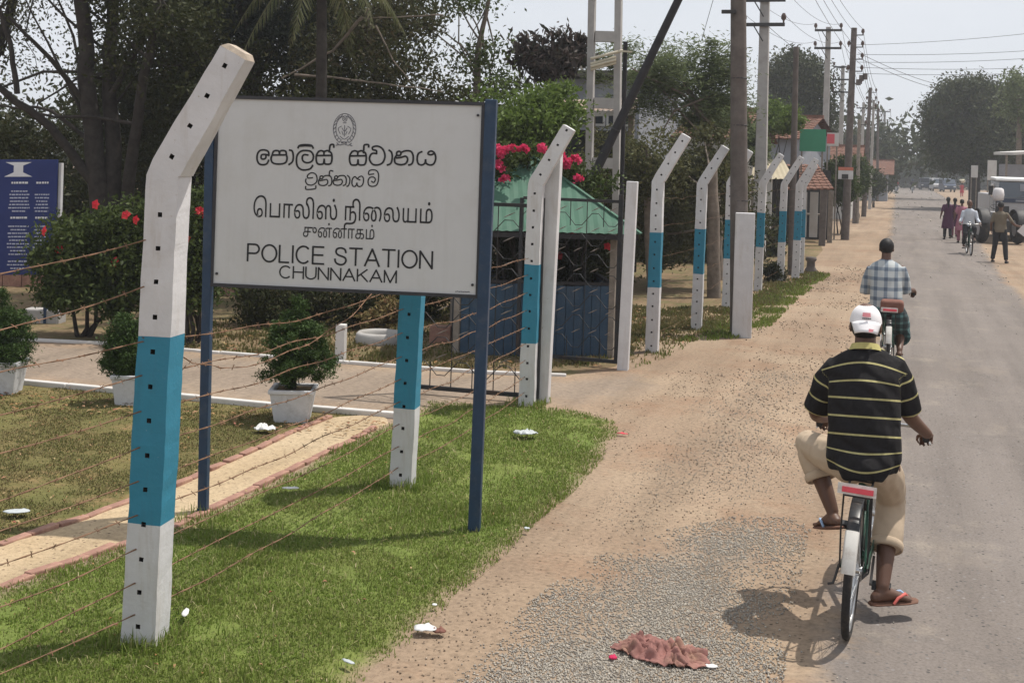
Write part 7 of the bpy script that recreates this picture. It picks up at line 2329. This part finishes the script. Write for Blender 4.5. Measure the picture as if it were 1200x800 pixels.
def tractor(label, base, ang):
    t = thing('tractor', label, 'tractor', (0, 0, 0))
    for s in (-1, 1):
        car_wheel(t, Vector((s * .62, 0, .56)), .56, .34)
        car_wheel(t, Vector((s * .55, 1.75, .32)), .32, .2)
        MB().torus(Vector((s * .62, 0, .56)), Vector((1, 0, 0)), .66, (.02, .19), 20, 8, a0=R(-60), a1=R(75), e0=UP).build('mudguard', M['iron'], t)
    MB().box((0, .1, .62), (.5, 1.0, .4)).build('gearbox', M['iron'], t)
    o = MB().prism([(-.24, .55, .55), (-.24, .6, 1.12), (-.24, 1.7, 1.05), (-.24, 1.95, .95), (-.24, 1.95, .5)], (.48, 0, 0)).build('bonnet', M['silver'], t); bev(o, .05, 3)
    o = MB().box((0, -.05, 1.0), (.46, .42, .12)).build('seat', M['rubber'], t); bev(o, .04, 3)
    MB().box((0, -.24, 1.18), (.44, .08, .3)).build('seat_back', M['rubber'], t)
    MB().torus(Vector((0, .45, 1.28)), Vector((0, -.5, 1)), .2, .014, 24, 6).build('steering_wheel', M['iron'], t)
    MB().tube([(0, .45, 1.27), (0, .62, 1.0)], .02, 8).build('steering_column', M['iron'], t)
    MB().tube([(.2, 1.2, 1.08), (.2, 1.2, 1.7)], .025, 8).build('exhaust', M['iron'], t)
    t.location = base; t.rotation_euler = (0, 0, ang)
    return t
g_ = G(1151, 286); tractor('dark tractor with big black rear wheels parked beside the silver truck', Vector((g_.x + .62, g_.y + .9, 0)), R(12))
o = MB().loft([(Vector((g_.x + .55, g_.y + 1.0, z)), Vector((r_, 0, 0)), Vector((0, r_, 0))) for z, r_ in ((1.50, .12), (1.54, .18), (1.72, .20), (1.92, .17), (1.96, .10))]).build('sack', M['whitecloth'])
tag(o, 'small white sack riding on the dark tractor next to the truck', 'sack')

def van(label, base, ang, paint, s=1.0):
    t = thing('van', label, 'van', (0, 0, 0), 'vehicles far down the road')
    o = MB().prism([(-.85 * s, -2.1, .35), (-.85 * s, -2.1, .95), (-.85 * s, -1.5, 1.15), (-.85 * s, -.9, 1.85), (-.85 * s, 2.0, 1.9), (-.85 * s, 2.15, .35)], (1.7 * s, 0, 0)).build('body', paint, t); bev(o, .08, 3)
    MB().prism([(-.7 * s, -1.50, 1.19), (.7 * s, -1.50, 1.19), (.66 * s, -.98, 1.80), (-.66 * s, -.98, 1.80)], (0, -.025, .02)).build('windscreen', M['windscreen'], t)
    for q in (-1, 1):
        MB().box((q * .85 * s, .5, 1.45), (.03, 2.4, .5)).build('side_window', M['windscreen'], t)
        MB().box((q * .6 * s, -2.10, .78), (.3, .06, .16)).build('headlight', M['lampglass'], t)
        for y in (-1.35, 1.35): car_wheel(t, Vector((q * .72 * s, y, .32)), .32, .2)
    MB().box((0, -2.12, .45), (1.6 * s, .12, .16)).build('bumper', M['iron'], t)
    t.location = base; t.rotation_euler = (0, 0, ang)
    return t
van('dark blue van far down the road beneath the trees', G(1084, 222.5), R(4), M['vandark'])
van('pale van far down the road to the right of the dark blue one', G(1098, 224), R(6), M['silver'])
van('second dark van farthest to the right among the far vehicles', G(1110, 225), R(8), M['vandark'])

def motorbike(label, base, ang, top, lowr):
    t = thing('motorcycle', label, 'motorcycle', (0, 0, 0), 'motorcycles far down the road')
    for y in (-.62, .62): car_wheel(t, Vector((0, y, .3)), .3, .1)
    o = MB().loft([((0, -.65, .72), (.10, 0, 0), (0, 0, .06)), ((0, -.3, .78), (.14, 0, 0), (0, 0, .07)), ((0, .1, .80), (.13, 0, 0), (0, 0, .12)), ((0, .35, .82), (.10, 0, 0), (0, 0, .12)), ((0, .5, .85), (.05, 0, 0), (0, 0, .06))]).build('tank_and_seat', M['iron'], t)
    MB().box((0, .05, .48), (.26, .42, .34)).build('engine', M['silver'], t)
    for s in (-1, 1): MB().tube([(s * .07, .62, .3), (s * .07, .45, .95)], .03, 6).build('fork_leg', M['chrome'], t)
    MB().tube([(-.36, .3, 1.02), (-.2, .44, 1.04), (.2, .44, 1.04), (.36, .3, 1.02)], .016, 6).build('handlebar', M['iron'], t)
    MB().ball((0, .6, .90), (.09, .07, .1)).build('headlight', M['lampglass'], t)
    t.location = base; t.rotation_euler = (0, 0, ang)
    r = thing('person', label.replace('motorcycle', 'motorcyclist').replace('ridden', 'riding'), 'person', base, 'motorcyclists far down the road')
    Rz = Matrix.Rotation(ang, 4, 'Z'); L = lambda x, y, z: Vector(base) + Rz @ Vector((x, y, 0)) + UP * z
    lat, fw_ = Rz @ Vector((1, 0, 0)), Rz @ Vector((0, 1, 0))
    mb = MB()
    mb.loft([(L(0, -.3, .82), lat * .16, fw_ * .12), (L(0, -.26, 1.05), lat * .15, fw_ * .11), (L(0, -.2, 1.28), lat * .18, fw_ * .12), (L(0, -.17, 1.38), lat * .14, fw_ * .09), (L(0, -.15, 1.45), lat * .055, fw_ * .055), (L(0, -.14, 1.52), lat * .05, fw_ * .055)])
    for s in (-1, 1):
        limb(mb, [L(s * .18, -.19, 1.33), L(s * .29, 0, 1.12), L(s * .34, .26, 1.05)], [.05, .04, .03]); hand(mb, L(s * .34, .26, 1.05), fw_ - UP * .2, -UP, -lat * s, 1.2)
        limb(mb, [L(s * .1, -.28, .85), L(s * .2, .16, .74)], [.09, .06]); limb(mb, [L(s * .2, .16, .74), L(s * .17, .0, .42)], [.06, .04]); foot_shape(mb, L(s * .17, 0, .40), fw_)
    head(mb, L(0, -.12, 1.58), UP, fw_)
    fuse(mb, 'body', SKIN, r, .016, 2)
    mb = MB(); mb.loft([(L(0, -.3, .84), lat * .19, fw_ * .15), (L(0, -.26, 1.05), lat * .18, fw_ * .14), (L(0, -.2, 1.28), lat * .205, fw_ * .145), (L(0, -.17, 1.38), lat * .165, fw_ * .11), (L(0, -.155, 1.43), lat * .07, fw_ * .07)])
    for s in (-1, 1): mb.tube([L(s * .15, -.19, 1.34), L(s * .19, -.18, 1.32), L(s * .29, 0, 1.12)], [.06, .07, .06], 10)
    fuse(mb, 'shirt', top, r, .018, 2)
    mb = MB()
    for s in (-1, 1): limb(mb, [L(s * .08, -.3, .86), L(s * .2, .16, .75), L(s * .17, 0, .46)], [.12, .085, .065])
    fuse(mb, 'trousers', lowr, r, .018, 2)
    MB().ball(L(0, -.12, 1.62), (.13, .15, .13)).build('helmet', M['vandark'], r)
motorbike('far motorcycle ridden on the left edge of the road, rider in red', G(1050, 227), R(180), M['redcloth'], M['vandark'])
motorbike('far motorcycle ridden in the middle of the road, rider in dark clothes', G(1069, 226.5), R(180), M['black'], M['black'])

# ------------------------------------------------------------------ litter on the ground
M['paper'] = simple('white_litter_paper', (0.58, 0.58, 0.57), .8, .05, 10)
M['plasticbag'] = simple('pale_plastic', (0.42, 0.45, 0.46), .5, .1, 10)
M['rag'] = simple('dusty_red_rag', (0.24, 0.115, 0.10), .95, .28, 9, dirt=(.34, .235, .15), dirt_amt=.6, dscale=6, bmp=.3)
def crumple(name, label, cat, px, wx, wy, h, mat_, ang=0, n=14, seed=0, outline=None, lift=.03, group=None, rag=1.0):
    """a crumpled sheet: uneven outline, folds that stand up and touch the ground again"""
    b = G(*px)
    V, F = [], []
    for i in range(n + 1):
        for j in range(n + 1):
            u, v = -1 + 2 * i / n, -1 + 2 * j / n
            rr = 1 + rag * (.22 * pnoise(Vector((u * 1.3, v * 1.3, seed))) + .14 * pnoise(Vector((u * 4, v * 4, seed + 2))))
            k = max(abs(u), abs(v)); d = math.hypot(u, v)
            sc_ = rr * (k / d if d > 1e-6 else 1) * (.75 + .25 * k)
            x, y = u * sc_ * wx, v * sc_ * wy
            f = abs(pnoise(Vector((u * 2.2 * rag, v * 2.2, seed + 7)))) * 1.6 + .7 * abs(pnoise(Vector((u * 5 * rag, v * 5, seed + 11))))
            z = h * f * (1 - .6 * max(0, k - .55) / .45) + .004
            a = R(ang)
            V.append((b.x + x * math.cos(a) - y * math.sin(a), b.y + x * math.sin(a) + y * math.cos(a), lift + z))
    for i in range(n):
        for j in range(n): F.append((i * (n + 1) + j, (i + 1) * (n + 1) + j, (i + 1) * (n + 1) + j + 1, i * (n + 1) + j + 1))
    o = np_mesh(name, V, F, mat_, smooth=False)
    bm = bmesh.new(); bm.from_mesh(o.data)
    for f in bm.faces:
        if f.normal.z < 0: f.normal_flip()
    bm.to_mesh(o.data); bm.free()
    m = o.modifiers.new('thick', 'SOLIDIFY'); m.thickness = .004; m.offset = 0
    tag(o, label, cat, group); return o
crumple('red_rag', 'crumpled dusty red rag lying on the gravel', 'rag', (773, 768), .25, .14, .075, M['rag'], -14, 40, 5, lift=.006, rag=1.5)
crumple('crumpled_paper', 'crumpled pale plastic wrapper on the grass right of the police sign post', 'litter', (615, 515), .11, .07, .06, M['plasticbag'], 20, 10, 5, lift=.05)
crumple('crumpled_paper', 'flat pale plastic scrap on the lawn beyond the sand path, near the left edge', 'litter', (20, 607), .085, .045, .012, M['plasticbag'], 30, 8, 6, lift=.04)
crumple('crumpled_paper', 'crumpled white paper on the lawn beside the largest potted thuja', 'litter', (310, 508), .10, .06, .055, M['paper'], 10, 10, 8, lift=.035)
crumple('crumpled_paper', 'white folded scrap at the border of grass and dirt, next to a dark husk', 'litter', (497, 744), .055, .045, .02, M['paper'], 5, 6, 9, lift=.03)
crumple('dark_husk', 'small dark brown husk beside the white scrap at the grass border', 'litter', (514, 745), .035, .03, .02, M['satchel'], -10, 6, 12, lift=.02)
crumple('paper_slip', 'narrow white paper slip in the grass just right of the near fence post', 'litter', (217, 730), .016, .055, .008, M['paper'], 25, 5, 14, lift=.05)
crumple('white_scrap', 'tiny white scrap on the gravel right of the red rag', 'litter', (832, 784), .035, .02, .008, M['paper'], 10, 5, 15, lift=.012)
crumple('pink_scrap', 'tiny bright pink scrap at the corner of the red rag', 'litter', (718, 774), .02, .022, .015, M['pink'], 0, 5, 16, lift=.012)
crumple('white_scrap', 'small torn white scrap in the grass between the sign posts and the near post', 'litter', (340, 580), .06, .025, .01, M['paper'], 25, 6, 18, lift=.045)
crumple('white_scrap', 'tiny white scrap at the grass border above the dark husk', 'litter', (509, 717), .014, .014, .008, M['paper'], 0, 4, 19, lift=.035)
crumple('white_scrap', 'tiny pale scrap in the grass at the bottom beneath the white folded scrap', 'litter', (408, 786), .04, .012, .008, M['plasticbag'], -25, 5, 21, lift=.04)
crumple('white_scrap', 'tiny bluish scrap at the far tip of the green verge', 'litter', (617, 626), .02, .016, .012, M['plasticbag'], 0, 4, 22, lift=.035)
crumple('red_scrap', 'tiny reddish wrapper at the outer corner of the green verge', 'litter', (729, 511), .05, .018, .01, M['reflector'], 0, 5, 23, lift=.02)

# ------------------------------------------------------------------ the hazy air
hm = bpy.data.materials.new('haze_air'); hm.use_nodes = True
hn = hm.node_tree.nodes; hn.remove(hn['Principled BSDF'])
hv = hn.new('ShaderNodeVolumePrincipled')
hv.inputs['Color'].default_value = (0.93, 0.95, 1.0, 1)
hv.inputs['Density'].default_value = 0.0010
hv.inputs['Anisotropy'].default_value = 0.3
hm.node_tree.links.new(hv.outputs['Volume'], hn['Material Output'].inputs['Volume'])
tag(MB().box((0, 190, 8.5), (540, 480, 19)).build('haze', hm), kind='stuff')
